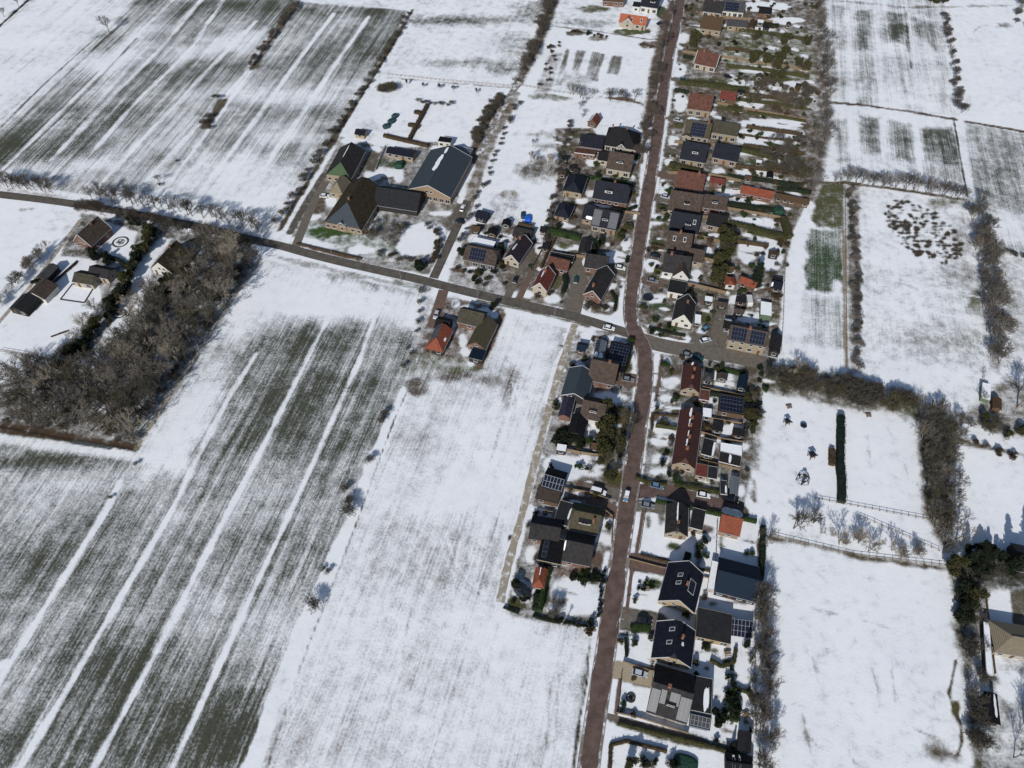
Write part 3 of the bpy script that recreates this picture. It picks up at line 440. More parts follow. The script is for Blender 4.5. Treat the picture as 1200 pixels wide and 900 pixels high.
a_ = me.attributes.new('rows', 'FLOAT_VECTOR', 'POINT'); a_.data.foreach_set('vector', fuv.ravel())
a_ = me.attributes.new('row_strength', 'FLOAT', 'POINT'); a_.data.foreach_set('value', streak.astype(np.float32))
m = bpy.data.materials.new('snowy_ground'); m.use_nodes = True; MATS['ground'] = m
n = m.node_tree.nodes; L = m.node_tree.links; B = n['Principled BSDF']
def att(name):
    a = n.new('ShaderNodeAttribute'); a.attribute_name = name; return a
def noise(vec, scale, detail=3, rough=.6):
    q = n.new('ShaderNodeTexNoise'); q.inputs['Scale'].default_value = scale; q.inputs['Detail'].default_value = detail; q.inputs['Roughness'].default_value = rough
    L.new(vec, q.inputs['Vector']); return q.outputs['Fac']
def mth(op, a, b=None, c=None):
    q = n.new('ShaderNodeMath'); q.operation = op
    for i, v in enumerate((a, b, c)):
        if v is None: continue
        if isinstance(v, (int, float)): q.inputs[i].default_value = v
        else: L.new(v, q.inputs[i])
    return q.outputs[0]
geo = n.new('ShaderNodeNewGeometry'); pos = geo.outputs['Position']
mp = n.new('ShaderNodeMapping'); mp.inputs['Scale'].default_value = (.05, 1.9, 1); L.new(att('rows').outputs['Vector'], mp.inputs['Vector'])
mp2 = n.new('ShaderNodeMapping'); mp2.inputs['Scale'].default_value = (.010, .40, 1); L.new(att('rows').outputs['Vector'], mp2.inputs['Vector'])
s1 = mth('SUBTRACT', noise(mp.outputs[0], 1, 3, .6), .5); s2 = mth('SUBTRACT', noise(mp2.outputs[0], 1, 2, .5), .5)
f1 = mth('SUBTRACT', noise(pos, 1.3, 3, .75), .5); f2 = mth('SUBTRACT', noise(pos, .28, 4, .6), .5); f3 = mth('SUBTRACT', noise(pos, .05, 3, .55), .5)
rs = att('row_strength').outputs['Fac']
t = mth('ADD', mth('MULTIPLY', mth('ADD', mth('MULTIPLY', s1, .72), mth('MULTIPLY', s2, .62)), rs), mth('MULTIPLY', f1, mth('ADD', mth('MULTIPLY', rs, .42), .50)))
mpw = n.new('ShaderNodeMapping'); mpw.inputs['Scale'].default_value = (.014, .034, 1); mpw.inputs['Rotation'].default_value = (0, 0, .12); L.new(pos, mpw.inputs['Vector'])
wisp = mth('SUBTRACT', noise(mpw.outputs[0], 1, 3, .5), .5)
t = mth('ADD', t, mth('MULTIPLY', wisp, mth('ADD', mth('MULTIPLY', rs, .95), .12)))
t = mth('SUBTRACT', t, mth('MULTIPLY', rs, .10))
t = mth('ADD', t, mth('MULTIPLY', f2, mth('SUBTRACT', 1.35, mth('MULTIPLY', rs, .8)))); t = mth('ADD', t, mth('MULTIPLY', f3, .38))
t = mth('ADD', t, att('snow_cover').outputs['Fac'])
mr = n.new('ShaderNodeMapRange'); mr.interpolation_type = 'SMOOTHSTEP'; mr.inputs['From Min'].default_value = .02; mr.inputs['From Max'].default_value = .86
L.new(t, mr.inputs['Value'])
sc_ = n.new('ShaderNodeMix'); sc_.data_type = 'RGBA'; sc_.inputs['A'].default_value = (.72, .755, .81, 1); sc_.inputs['B'].default_value = (.83, .85, .88, 1)
L.new(mth('ADD', mth('MULTIPLY', mth('ADD', f2, f3), 1.3), .62), sc_.inputs['Factor'])
hs = n.new('ShaderNodeMix'); hs.data_type = 'RGBA'; hs.blend_type = 'MULTIPLY'; hs.inputs['Factor'].default_value = .7
L.new(att('soil').outputs['Color'], hs.inputs['A']); rp = n.new('ShaderNodeValToRGB'); rp.color_ramp.elements[0].color = (.45, .45, .45, 1); rp.color_ramp.elements[1].color = (1.5, 1.5, 1.45, 1)
rp.color_ramp.elements[0].position = .3; rp.color_ramp.elements[1].position = .7
L.new(noise(pos, .9, 5, .7), rp.inputs['Fac']); L.new(rp.outputs['Color'], hs.inputs['B'])
mx = n.new('ShaderNodeMix'); mx.data_type = 'RGBA'; L.new(mr.outputs[0], mx.inputs['Factor']); L.new(hs.outputs['Result'], mx.inputs['A']); L.new(sc_.outputs['Result'], mx.inputs['B'])
L.new(mx.outputs['Result'], B.inputs['Base Color']); B.inputs['Roughness'].default_value = .85; B.inputs['Specular IOR Level'].default_value = .2
bp = n.new('ShaderNodeBump'); bp.inputs['Strength'].default_value = .5; bp.inputs['Distance'].default_value = .12
L.new(mth('ADD', mth('MULTIPLY', mr.outputs[0], .6), mth('ADD', f1, mth('MULTIPLY', s1, rs))), bp.inputs['Height']); L.new(bp.outputs['Normal'], B.inputs['Normal'])
me.materials.append(m); g = bpy.data.objects.new('ground', me); COL.objects.link(g); g['kind'] = 'structure'
# ------------------------------------------------------------------ roads (sheets above the ground, kerbs as real steps)
def smooth(pts, it=2):
    pts = [P(*p) for p in pts]
    for _ in range(it):
        q = [pts[0]]
        for a, b in zip(pts, pts[1:]): q += [a * .75 + b * .25, a * .25 + b * .75]
        q.append(pts[-1]); pts = q
    return pts
ROADS = []
def ribbon(name, pts, wd, z, m, kerb=False, it=2, jag=0):
    c = smooth(pts, it); ROADS.append(([(p.x, p.y) for p in c], wd / 2)); mb = MB(); L_ = []; R_ = []; rr = random.Random(5)
    for i, p in enumerate(c):
        a = c[max(0, i - 1)]; b = c[min(len(c) - 1, i + 1)]; d = (b - a).normalized(); nn = Vector((-d.y, d.x, 0)); k = wd / 2 * (1 + rr.uniform(-jag, jag))
        L_.append(p + nn * k); R_.append(p - nn * k)
    for i in range(len(c) - 1):
        mb.quad((R_[i].x, R_[i].y, z), (R_[i + 1].x, R_[i + 1].y, z), (L_[i + 1].x, L_[i + 1].y, z), (L_[i].x, L_[i].y, z))
    o = mb.build(name, m); o['kind'] = 'structure'
    if kerb:
        for side in (L_, R_):
            kb = MB()
            for i in range(len(c) - 1):
                a, b = side[i], side[i + 1]; o_ = (a - c[i]).normalized() * .14; o2 = (b - c[i + 1]).normalized() * .14
                kb.quad((a.x, a.y, .12), (b.x, b.y, .12), (b.x + o2.x, b.y + o2.y, .12), (a.x + o_.x, a.y + o_.y, .12))
                kb.quad((a.x, a.y, 0), (b.x, b.y, 0), (b.x, b.y, .12), (a.x, a.y, .12)); kb.quad((a.x + o_.x, a.y + o_.y, 0), (b.x + o2.x, b.y + o2.y, 0), (b.x + o2.x, b.y + o2.y, .12), (a.x + o_.x, a.y + o_.y, .12))
            ok = kb.build('kerb', 'kerb'); ok['kind'] = 'structure'
    return o
ribbon('main_road', [(688, 915), (692, 880), (701, 820), (709, 770), (716, 720), (726, 655), (734, 600), (742, 545), (749, 495), (754, 462), (757, 435), (755, 408), (742, 386), (738, 366), (741, 335), (747, 297), (756, 245), (764, 198), (771, 150), (777, 105), (784, 62), (792, 30), (798, -4), (806, -50)], 5.6, .050, 'brick_road', True)
def edge_of(pts, off):
    c = smooth(pts, 2); out = []
    for i, p in enumerate(c):
        d = (c[min(len(c) - 1, i + 1)] - c[max(0, i - 1)]).normalized(); out.append(p + Vector((-d.y, d.x, 0)) * off)
    return out
MAINR = [(688, 915), (692, 880), (701, 820), (709, 770), (716, 720), (726, 655), (734, 600), (742, 545), (749, 495), (754, 462), (757, 435), (755, 408)]
NORTHR = [(742, 386), (738, 366), (741, 335), (747, 297), (756, 245), (764, 198), (771, 150), (777, 105), (784, 62), (792, 30), (798, -4)]
for R_, o_ in ((MAINR, 2.45), (MAINR, -2.45), (NORTHR, 2.45), (NORTHR, -2.45)):
    e_ = edge_of(R_, o_); rr = random.Random(int(o_ * 10)); mb = MB(); ws = [max(.0, rr.gauss(.28, .22)) for _ in e_]; sg = -1 if o_ > 0 else 1
    dd = [(e_[min(len(e_) - 1, i + 1)] - e_[max(0, i - 1)]).normalized() for i in range(len(e_))]
    for i in range(len(e_) - 1):
        n0, n1 = Vector((-dd[i].y, dd[i].x, 0)), Vector((-dd[i + 1].y, dd[i + 1].x, 0)); a0, a1 = e_[i] + n0 * (-sg) * .3, e_[i + 1] + n1 * (-sg) * .3; b0, b1 = a0 + n0 * sg * (ws[i] + .05), a1 + n1 * sg * (ws[i + 1] + .05)
        mb.quad((a0.x, a0.y, .062), (a1.x, a1.y, .062), (b1.x, b1.y, .062), (b0.x, b0.y, .062))
    mb.build('road_slush', 'slush')['kind'] = 'structure'
ribbon('village_street', [(741, 392), (700, 379), (670, 370), (640, 363), (600, 354), (560, 345), (520, 335), (490, 327), (440, 316), (400, 307), (360, 297), (330, 288), (290, 280), (240, 267), (180, 255), (120, 244), (60, 235), (0, 228), (-60, 221)], 4.3, .034, 'asphalt')
ribbon('parking_street', [(752, 398), (775, 405), (810, 411), (850, 416), (880, 422), (905, 428)], 6.5, .042, 'paving')
ribbon('farm_track', [(562, 182), (568, 165), (580, 140), (594, 118), (603, 104), (610, 96)], 3.4, .026, 'slush')
ribbon('farm_drive', [(508, 326), (520, 300), (530, 278), (540, 256), (548, 235)], 3.6, .030, 'asphalt')
ribbon('field_track', [(674, 380), (664, 408), (654, 440), (643, 478), (634, 515), (622, 560), (610, 610), (600, 645), (592, 675), (586, 706)], 2.4, .026, 'track', jag=.15)
ribbon('estate_drive', [(94, 258), (76, 282), (56, 310), (34, 338), (14, 360), (-10, 388)], 1.6, .026, 'track')
ribbon('hedge_path', [(162, 523), (215, 441), (262, 366), (304, 305)], .9, .022, 'track', jag=.2)
ribbon('sidewalk', [(736, 620), (728, 665), (722, 700)], .01, .02, 'paving') if False else None
for l in [[(776, 418), (772, 450), (769, 462)], [(754, 598), (746, 648)], [(742, 655), (734, 720)], [(727, 795), (722, 836)]]:
    ribbon('sidewalk', l, 1.0, .024, 'red_paving', it=0)
for l, w_, mm in [([(739, 577), (775, 572), (800, 581), (868, 599)], 5.0, 'brick_road'), ([(735, 588), (776, 597)], 3.4, 'paving'), ([(731, 655), (779, 666)], 4.6, 'red_paving'), ([(718, 722), (768, 732)], 5.4, 'paving'), ([(710, 783), (764, 795)], 4.6, 'gravel'), ([(707, 838), (800, 862)], 1.6, 'paving'),
                  ([(750, 446), (722, 441)], 5.0, 'red_paving'), ([(733, 580), (684, 570)], 3.4, 'paving'), ([(728, 602), (690, 592)], 4.6, 'red_paving'), ([(744, 318), (716, 314)], 4.6, 'paving'), ([(671, 368), (679, 332), (672, 302)], 6.0, 'paving'), ([(594, 350), (606, 322), (616, 304)], 3.0, 'paving'), ([(608, 352), (622, 320)], 2.2, 'red_paving'),
                  ([(768, 231), (788, 235)], 4.6, 'paving'), ([(771, 204), (795, 209)], 3.6, 'red_paving'), ([(783, 139), (812, 145)], 3.4, 'paving'), ([(787, 93), (815, 97)], 2.6, 'paving'), ([(758, 299), (780, 304)], 3.2, 'paving'), ([(752, 328), (778, 333)], 3.6, 'red_paving'), ([(748, 222), (716, 217)], 1.6, 'paving'),
                  ([(520, 340), (512, 366), (506, 384)], 4.0, 'red_paving'), ([(346, 290), (364, 244), (382, 212)], 3.6, 'paving'), ([(818, 408), (836, 394), (842, 376)], 5.0, 'paving'), ([(848, 414), (850, 392), (856, 372)], 3.2, 'paving')]:
    DWZ = globals().get('DWZ', .010) + .0005; ribbon('driveway', l, w_, DWZ, mm, it=1)
# ------------------------------------------------------------------ buildings
FOOT = []      # footprints (centre, half sizes, angle) so that nothing is planted inside a building
WIN = {}
def window_proto(w_, h_, fr):
    k = (w_, h_, fr)
    if k not in WIN:
        f = MB(); t = .07
        f.box(-w_ / 2, -.05, 0, w_ / 2, .06, t); f.box(-w_ / 2, -.05, h_ - t, w_ / 2, .06, h_); f.box(-w_ / 2, -.05, t, -w_ / 2 + t, .06, h_ - t); f.box(w_ / 2 - t, -.05, t, w_ / 2, .06, h_ - t)
        if w_ > 1.5: f.box(-t / 2, -.05, t, t / 2, .06, h_ - t)
        f.box(-w_ / 2 - .06, -.12, -.07, w_ / 2 + .06, -.002, 0)
        p = MB(); p.box(-w_ / 2 + t, -.02, t, w_ / 2 - t, .04, h_ - t)
        a = f.build('window', fr); b = p.build('pane', 'glass'); WIN[k] = (a.data, b.data)
        bpy.data.objects.remove(a); bpy.data.objects.remove(b)
    return WIN[k]
def add_window(parent, x, y, z, rz, w_=1.3, h_=1.3, fr='trim_white', pane=True):
    a, b = window_proto(w_, h_, fr); o = bpy.data.objects.new('window', a); COL.objects.link(o); o.parent = parent
    o.location = (x, y, z); o.rotation_euler = (0, 0, rz)
    if pane:
        p = bpy.data.objects.new('pane', b); COL.objects.link(p); p.parent = o
    return o
def shell(polys, th):
    """closed roof slab from its top polygons"""
    mb = MB(); ed = {}
    key = lambda p: tuple(round(c, 3) for c in p)
    for q in polys:
        q2 = [q[i] for i in range(len(q)) if key(q[i]) != key(q[i - 1])]
        if len(q2) < 3: continue
        mb.poly(q2); mb.poly([(p[0], p[1], p[2] - th) for p in q2][::-1])
        for i in range(len(q2)):
            a, b = key(q2[i]), key(q2[(i + 1) % len(q2)])
            if (b, a) in ed: ed.pop((b, a))
            elif (a, b) in ed: ed.pop((a, b))
            else: ed[(a, b)] = 1
    for a, b in ed: mb.quad(a, b, (b[0], b[1], b[2] - th), (a[0], a[1], a[2] - th))
    return mb
def house(label, cat, p0, p1, d, eh, rid, pitch, roof, wall, name=None, hip=(0, 0), chim=(), solar=(), sky=(), dorm=(), snowp=(), trim=False, win=True, cross=None, oh=.35, sidewin=True, fr='trim_white', door='wall_wood', group=None, bigwin=False, hipmat=None, parapet='trim_white', upper=None):
    A = P(p0[0], p0[1], eh); Bp = P(p1[0], p1[1], eh); A.z = Bp.z = 0; e1 = Bp - A; W = e1.length; e1.normalize(); e2 = Vector((-e1.y, e1.x, 0))
    C0 = A + e1 * W / 2 + e2 * d / 2; rz = math.atan2(e1.y, e1.x); FOOT.append((C0.x, C0.y, W / 2, d / 2, rz))
    root = thing(name or {'house': 'house', 'barn': 'barn', 'shed': 'garden_shed', 'garage': 'garage'}.get(cat, cat.replace(' ', '_')), label, cat, (C0.x, C0.y, 0), rz, group)
    hx, hy = W / 2, d / 2
    if rid == 'f':
        mb = MB(); mb.box(-hx + .1, -hy + .1, 0, hx - .1, hy - .1, eh - .02); fixn(mb.build('wall', wall, root))
        mb = MB(); mb.box(-hx, -hy, eh, hx, hy, eh + .18); mb.build('roof', roof, root)
        mb = MB()
        for q in ((-hx - .04, -hy - .04, hx + .04, -hy - .003), (-hx - .04, hy + .003, hx + .04, hy + .04), (-hx - .04, -hy, -hx - .003, hy), (hx + .003, -hy, hx + .04, hy)): mb.box(q[0], q[1], eh - .1, q[2], q[3], eh + .26)
        mb.build('roof_edge', parapet, root); srf = lambda u, v, o=0: (u, v, eh + .18 + o); Lu, Lv, zr, tn = W, d, eh, 0; ix, iy = hx - .1, hy - .1
    else:
        Lu, Lv = (W, d) if rid == 'a' else (d, W); tn = math.tan(math.radians(pitch)); rise = Lv / 2 * tn; zr = eh + rise; th = .2
        mp_ = (lambda u, v, z: (u, v, z)) if rid == 'a' else (lambda u, v, z: (v, u, z))
        srf = lambda u, v, o=0: mp_(u, v, zr - abs(v) * tn + o)
        qn, qp = hip; hl, hv = Lu / 2, Lv / 2; un, up = -(hl - qn * hv), (hl - qp * hv)
        polys = []
        for s in (-1, 1):
            q = [mp_(-hl, s * hv, eh), mp_(hl, s * hv, eh), mp_(hl, s * hv * qp, eh + (1 - qp) * rise), mp_(up, 0, zr), mp_(un, 0, zr), mp_(-hl, s * hv * qn, eh + (1 - qn) * rise)]
            polys.append(q if s < 0 else q[::-1])
        for s, q_, ue in ((-1, qn, un), (1, qp, up)):
            if q_ > 0 and not (hipmat and s < 0): polys.append([mp_(s * hl, -hv * q_, eh + (1 - q_) * rise), mp_(s * hl, hv * q_, eh + (1 - q_) * rise), mp_(ue, 0, zr)])
        rf = fixn(shell(polys, th).build('roof', roof, root))
        if hipmat: fixn(shell([[mp_(-hl, -hv * qn, eh + (1 - qn) * rise), mp_(-hl, hv * qn, eh + (1 - qn) * rise), mp_(un, 0, zr)]], th * .8).build('front_hip', hipmat, rf))
        iu, iv = hl - oh, hv - oh * .8; zw = eh + oh * .8 * tn - .1; mb = MB()
        for s in (-1, 1):
            mb.quad(mp_(-iu, s * iv, 0), mp_(iu, s * iv, 0), mp_(iu, s * iv, zw), mp_(-iu, s * iv, zw))
            q_ = qn if s < 0 else qp; zl = min(zr - .15, eh + (1 - q_) * rise + (oh * tn if q_ > 0 else 0) - .12); vt = max(0, (zr - .12 - zl) / tn if tn else 0)
            if vt < iv and zl > zw: mb.poly([mp_(s * iu, -iv, 0), mp_(s * iu, iv, 0), mp_(s * iu, iv, zw), mp_(s * iu, vt, zl), mp_(s * iu, -vt, zl), mp_(s * iu, -iv, zw)])
            else: mb.quad(mp_(s * iu, -iv, 0), mp_(s * iu, iv, 0), mp_(s * iu, iv, zw), mp_(s * iu, -iv, zw))
        fixn(mb.build('wall', wall, root)); ix, iy = (iu, iv) if rid == 'a' else (iv, iu)
        # ridge capping and gutters give the edges a thickness of their own
        mb = MB(); mb.bar(mp_(un, 0, zr + .03), mp_(up, 0, zr + .03), .11, .11, 5); mb.build('ridge_cap', roof, rf)
        if cat != 'shed':
            for s in (-1, 1): mb = MB(); mb.bar(mp_(-hl, s * (hv + .07), eh - .12), mp_(hl, s * (hv + .07), eh - .12), .07, .07, 4); mb.build('gutter', 'alu', root)
        if trim:
            for s in (-1, 1):
                q_ = qn if s < 0 else qp
                mb = MB()
                for t in (-1, 1): mb.bar(mp_(s * (hl + .04), t * hv, eh - .06), mp_(s * (hl + .04), t * hv * q_, eh + (1 - q_) * rise - .06), .13, .13, 4)
                mb.build('bargeboard', 'trim_white', root)
        for c in chim:
            x, y, z = srf(c[0] * (hl - 1), c[1] * hv); mb = MB(); s_ = c[2] if len(c) > 2 else .4
            mb.box(x - s_, y - s_, z - .6, x + s_, y + s_, max(z, zr - .3) + .9); mb.box(x - s_ - .06, y - s_ - .06, max(z, zr - .3) + .902, x + s_ + .06, y + s_ + .06, max(z, zr - .3) + 1.02)
            mb.build('chimney', 'chimney_brick', rf)
        for s in sky:
            u, v = s[0] * hl, s[1] * hv; a_ = .45 if len(s) < 3 else s[2]; b_ = .55 if len(s) < 4 else s[3]; mb = MB(); mb.poly([srf(u - a_, v - b_, .09), srf(u + a_, v - b_, .09), srf(u + a_, v + b_, .09), srf(u - a_, v + b_, .09)])
            mb2 = MB()
            for (u0, u1, v0, v1) in ((u - a_ - .12, u + a_ + .12, v - b_ - .12, v - b_), (u - a_ - .12, u + a_ + .12, v + b_, v + b_ + .12), (u - a_ - .12, u - a_, v - b_, v + b_), (u + a_, u + a_ + .12, v - b_, v + b_)):
                q = [srf(u0, v0, .11), srf(u1, v0, .11), srf(u1, v1, .11), srf(u0, v1, .11)]; mb2.poly(q)
                for i in range(4): a, b = q[i], q[(i + 1) % 4]; mb2.quad(a, b, (b[0], b[1], b[2] - .12), (a[0], a[1], a[2] - .12))
            k = mb2.build('skylight', 'trim_white', rf); mb.build('pane', 'glass', root).name = 'skylight_pane'
        for i, dm in enumerate(dorm):
            u, wd, s = dm[0] * hl, dm[1], dm[2]; hh = dm[3] if len(dm) > 3 else 1.25; v0 = hv * .60; z0 = zr - v0 * tn; z1 = z0 + hh; v1 = max(.3, v0 - hh / tn)
            def mbx(ua, ub, va, vb, za, zb):
                mb = MB(); n8 = [mp_(ua, s * va, za), mp_(ub, s * va, za), mp_(ub, s * vb, za), mp_(ua, s * vb, za), mp_(ua, s * va, zb), mp_(ub, s * va, zb), mp_(ub, s * vb, zb), mp_(ua, s * vb, zb)]
                for q in ((3, 2, 1, 0), (4, 5, 6, 7), (0, 1, 5, 4), (1, 2, 6, 5), (2, 3, 7, 6), (3, 0, 4, 7)): mb.poly([n8[j] for j in q])
                return mb
            do = fixn(mbx(u - wd / 2, u + wd / 2, v0, v1 - .2, z0 - .3, z1).build('dormer', 'trim_white', root))
            fixn(mbx(u - wd / 2 - .15, u + wd / 2 + .15, v0 + .2, v1 - .3, z1 + .003, z1 + .15).build('dormer_roof', 'roof_bitumen', do))
            x, y, z = mp_(u, s * (v0 + .03), z0 + .15); r = (0 if s < 0 else math.pi) if rid == 'a' else (-math.pi / 2 if s < 0 else math.pi / 2)
            add_window(do, x, y, z, r, min(wd - .3, 2.2) if wd < 3 else 2.2, .9, 'trim_white', False)
            w2 = MB(); add = min(wd - .3, 2.2) if wd < 3 else 2.2
            fixn(mbx(u - add / 2 + .1, u + add / 2 - .1, v0 + .045, v0 + .0, z0 + .25, z0 + .95).build('pane', 'glass', do))
        if cross:
            cx, cw, pr, cp = cross[:4]; cx *= hx; tc_ = math.tan(math.radians(cp)); r2 = min(cw / 2 * tc_, rise * .97); tc_ = r2 / (cw / 2); zz = eh + r2; yb = -(zr - zz) / tn if rid == 'a' else 0
            y0 = -hy - pr
            polys = [[(cx - cw / 2, y0, eh), (cx, y0, zz), (cx, yb + .3, zz), (cx - cw / 2, -hy + .3, eh)], [(cx + cw / 2, -hy + .3, eh), (cx, yb + .3, zz), (cx, y0, zz), (cx + cw / 2, y0, eh)]]
            cr = fixn(shell([[(p[0], p[1], p[2] + .02) for p in q] for q in polys], .18).build('cross_gable_roof', cross[4] if len(cross) > 4 else roof, root))
            mb = MB(); a_ = cw / 2 - .3; yy = y0 + .3
            mb.poly([(cx - a_, yy, 0), (cx + a_, yy, 0), (cx + a_, yy, eh + .2), (cx, yy, zz - .15), (cx - a_, yy, eh + .2)]); mb.quad((cx - a_, yy, 0), (cx - a_, -hy + oh, 0), (cx - a_, -hy + oh, eh + .2), (cx - a_, yy, eh + .2)); mb.quad((cx + a_, yy, 0), (cx + a_, -hy + oh, 0), (cx + a_, -hy + oh, eh + .2), (cx + a_, yy, eh + .2))
            fixn(mb.build('cross_gable_wall', wall, root)); add_window(root, cx, yy - .01, 1.0, 0, 1.3, 1.3, fr)
            if r2 > 2: add_window(root, cx, yy - .01, eh + .2, 0, .8, 1.1, fr)
            mb = MB(); mb.bar((cx - cw / 2, y0 - .04, eh), (cx, y0 - .04, zz), .1, .1, 4); mb.bar((cx + cw / 2, y0 - .04, eh), (cx, y0 - .04, zz), .1, .1, 4); mb.build('bargeboard', 'trim_white', root)
    for s in solar:
        u0, u1, v0, v1 = s[0] * Lu / 2, s[1] * Lu / 2, s[2] * Lv / 2, s[3] * Lv / 2; mm = s[4] if len(s) > 4 else 'solar'
        mb = MB(); mb.poly([srf(u0, v0, .13), srf(u1, v0, .13), srf(u1, v1, .13), srf(u0, v1, .13)]); q = mb.v[:]
        for i in range(4): a, b = q[i], q[(i + 1) % 4]; mb.quad(a, b, (b[0], b[1], b[2] - .12), (a[0], a[1], a[2] - .12))
        so_ = fixn(mb.build('solar_panels', mm, root)); g_ = MB(); nu = max(1, round(abs(u1 - u0) / 1.05)); nv = max(1, round(abs(v1 - v0) * math.sqrt(1 + tn * tn) / 1.65)); r_ = .014 if len(s) < 6 else s[5]
        for i in range(nu + 1): u = u0 + (u1 - u0) * i / nu; g_.bar(srf(u, v0, .13), srf(u, v1, .13), r_, r_, 4)
        for i in range(nv + 1): v = v0 + (v1 - v0) * i / nv; g_.bar(srf(u0, v, .13), srf(u1, v, .13), r_, r_, 4)
        g_.build('panel_frame', 'alu', so_)
    for k, s in enumerate(snowp):
        rr = random.Random(k + len(label)); u0, u1, v0, v1 = s[0] * Lu / 2, s[1] * Lu / 2, s[2] * Lv / 2, s[3] * Lv / 2; nn = 9; top = []; bot = []
        for i in range(nn):
            t = i / (nn - 1); u = u0 + (u1 - u0) * t; pin = 1 if 0 < i < nn - 1 else .35; vm = (v0 + v1) / 2; j = rr.uniform(.55, 1.1) * pin
            a_ = vm + (v0 - vm) * j; b_ = vm + (v1 - vm) * rr.uniform(.7, 1.1) * pin; top.append(srf(u, a_, .12)); bot.append(srf(u, b_, .12))
        if v0 == 0: top = [srf(u0 + (u1 - u0) * i / (nn - 1), v0, .14) for i in range(nn)]
        mb = MB()
        for i in range(nn - 1): mb.quad(top[i], top[i + 1], bot[i + 1], bot[i])
        ring = top + bot[::-1]
        for i in range(len(ring)): a, b = ring[i], ring[(i + 1) % len(ring)]; mb.quad(a, b, (b[0], b[1], b[2] - .11), (a[0], a[1], a[2] - .11))
        fixn(mb.build('snow_patch', 'snow', root))
    if win:
        n_ = max(1, int((2 * ix - .8) / 2.5)); dslot = (len(label) * 7) % n_ if n_ > 1 else -1
        for i in range(n_):
            x = -ix + 2 * ix * (i + .5) / n_
            if cross and abs(x - cross[0] * hx) < cross[1] / 2 + .5: continue
            if i == dslot:
                mb = MB(); mb.box(x - .5, -iy - .05, .02, x + .5, -iy + .05, 2.1); dr = mb.build('door', door, root); mb = MB(); mb.box(x + .34, -iy - .1, .98, x + .4, -iy - .052, 1.12); mb.build('handle', 'alu', dr)
            else: add_window(root, x, -iy, .45 if bigwin else .9, 0, 2.0 if bigwin else 1.5, 1.8 if bigwin else 1.3, fr)
        if upper or (upper is None and (eh > 4.4 or (rid == 'b' and zr - eh > 2.6 and hip[0] < .6))):
            z = 3.6 if eh > 4.4 else eh + .15; m_ = n_ if eh > 4.4 else (2 if ix > 3.6 else 1)
            for i in range(m_):
                x = (-ix + 2 * ix * (i + .5) / m_) if eh > 4.4 else ((i - (m_ - 1) / 2) * 1.9); add_window(root, x, -iy, z, 0, 1.2, 1.1, fr)
        if sidewin and cat == 'house':
            s = -1 if C0.x > 0 else 1
            for i in range(max(1, int(2 * iy / 4))): add_window(root, s * ix, -iy + 2 * iy * (i + .5) / max(1, int(2 * iy / 4)), .9, -s * -math.pi / 2, 1.3, 1.3, fr)
    return root
h = house
# --- east of the main road, from the top of the picture down
h('low house with grey roof nearest the top edge, first right of the road', 'house', (823, 13), (846, 16), 10, 3, 'a', 40, 'roof_anthracite', 'wall_cream', chim=[(0, 0)], bigwin=True)
h('cream house with navy solar panels at the top, right of the grey-roofed one', 'house', (846, 12.5), (872, 15), 9, 3.2, 'a', 40, 'roof_grey', 'wall_white', solar=[(-.75, .45, -.95, -.15)], bigwin=True)
h('tiny black-roofed shed behind the gardens at the top right', 'shed', (889, 15), (904, 16.5), 6, 2.6, 'a', 35, 'roof_black', 'wall_brick')
h('tan house with rusty mossy roof, second from the top right of the road', 'house', (820, 33), (845, 36.5), 10, 3.2, 'a', 44, 'roof_rust', 'wall_tan', chim=[(.2, 0)])
h('low blue-grey roofed outbuilding right of the rusty-roofed house', 'shed', (852, 30), (876, 32), 7, 2.8, 'a', 28, 'roof_grey', 'wall_tan', name='outbuilding')
h('narrow brown shed with gable at the end of the blue-grey outbuilding', 'shed', (877, 33), (884, 34), 9, 2.4, 'b', 40, 'roof_rust', 'wall_wood')
h('cream house with plain brown tiled roof below the olive trees', 'house', (813, 74), (839, 79.5), 10, 3, 'a', 42, 'roof_redbrown', 'wall_cream', chim=[(-.5, 0)], trim=True, bigwin=True)
h('tan house with red-brown roof behind a square snowy lawn and long hedge', 'house', (805, 127), (833, 131), 11, 3.4, 'a', 42, 'roof_redbrown', 'wall_tan', bigwin=True, snowp=[(-.9, .3, .15, .6)])
h('small shed with bright red roof behind the long hedge', 'shed', (843, 115), (862, 118), 6.5, 2.4, 'a', 35, 'roof_red', 'wall_wood')
h('grey-olive house with a wide navy solar array on its front slope', 'house', (801, 158), (831, 163), 11, 3, 'a', 40, 'roof_moss', 'wall_tan', solar=[(-.55, .6, -.95, -.12)], chim=[(.85, 0)], cross=(-.72, 4.5, 1.4, 20))
h('olive-roofed house with white-framed windows, end of the solar array house', 'house', (834, 155), (864, 160), 9, 3.6, 'a', 38, 'roof_olive', 'wall_tan', bigwin=True)
h('house with black roof and white double skylight, left of its navy twin', 'house', (796, 186), (826, 191), 11, 3, 'a', 45, 'roof_navy', 'wall_tan', dorm=[(.1, 2.6, -1)], bigwin=True)
h('house with plain navy roof right of the black-roofed one with skylight', 'house', (834, 184), (864, 190), 10, 3, 'a', 40, 'roof_navy', 'wall_buff', bigwin=True)
h('house with plain reddish brown roof directly above the big grey-brown roof', 'house', (790, 219), (823, 225), 11, 2.8, 'a', 42, 'roof_redbrown', 'wall_brick', chim=[(.6, 0)])
h('small brick shed with red roof behind the brown-roofed house', 'shed', (831, 213), (849, 216), 4, 2.4, 'a', 30, 'roof_red', 'wall_brick')
h('long low stable with orange tiled roof reaching deep into the gardens', 'stable', (867, 226), (905, 234), 6, 2.4, 'a', 32, 'roof_orange', 'wall_brick', name='stable')
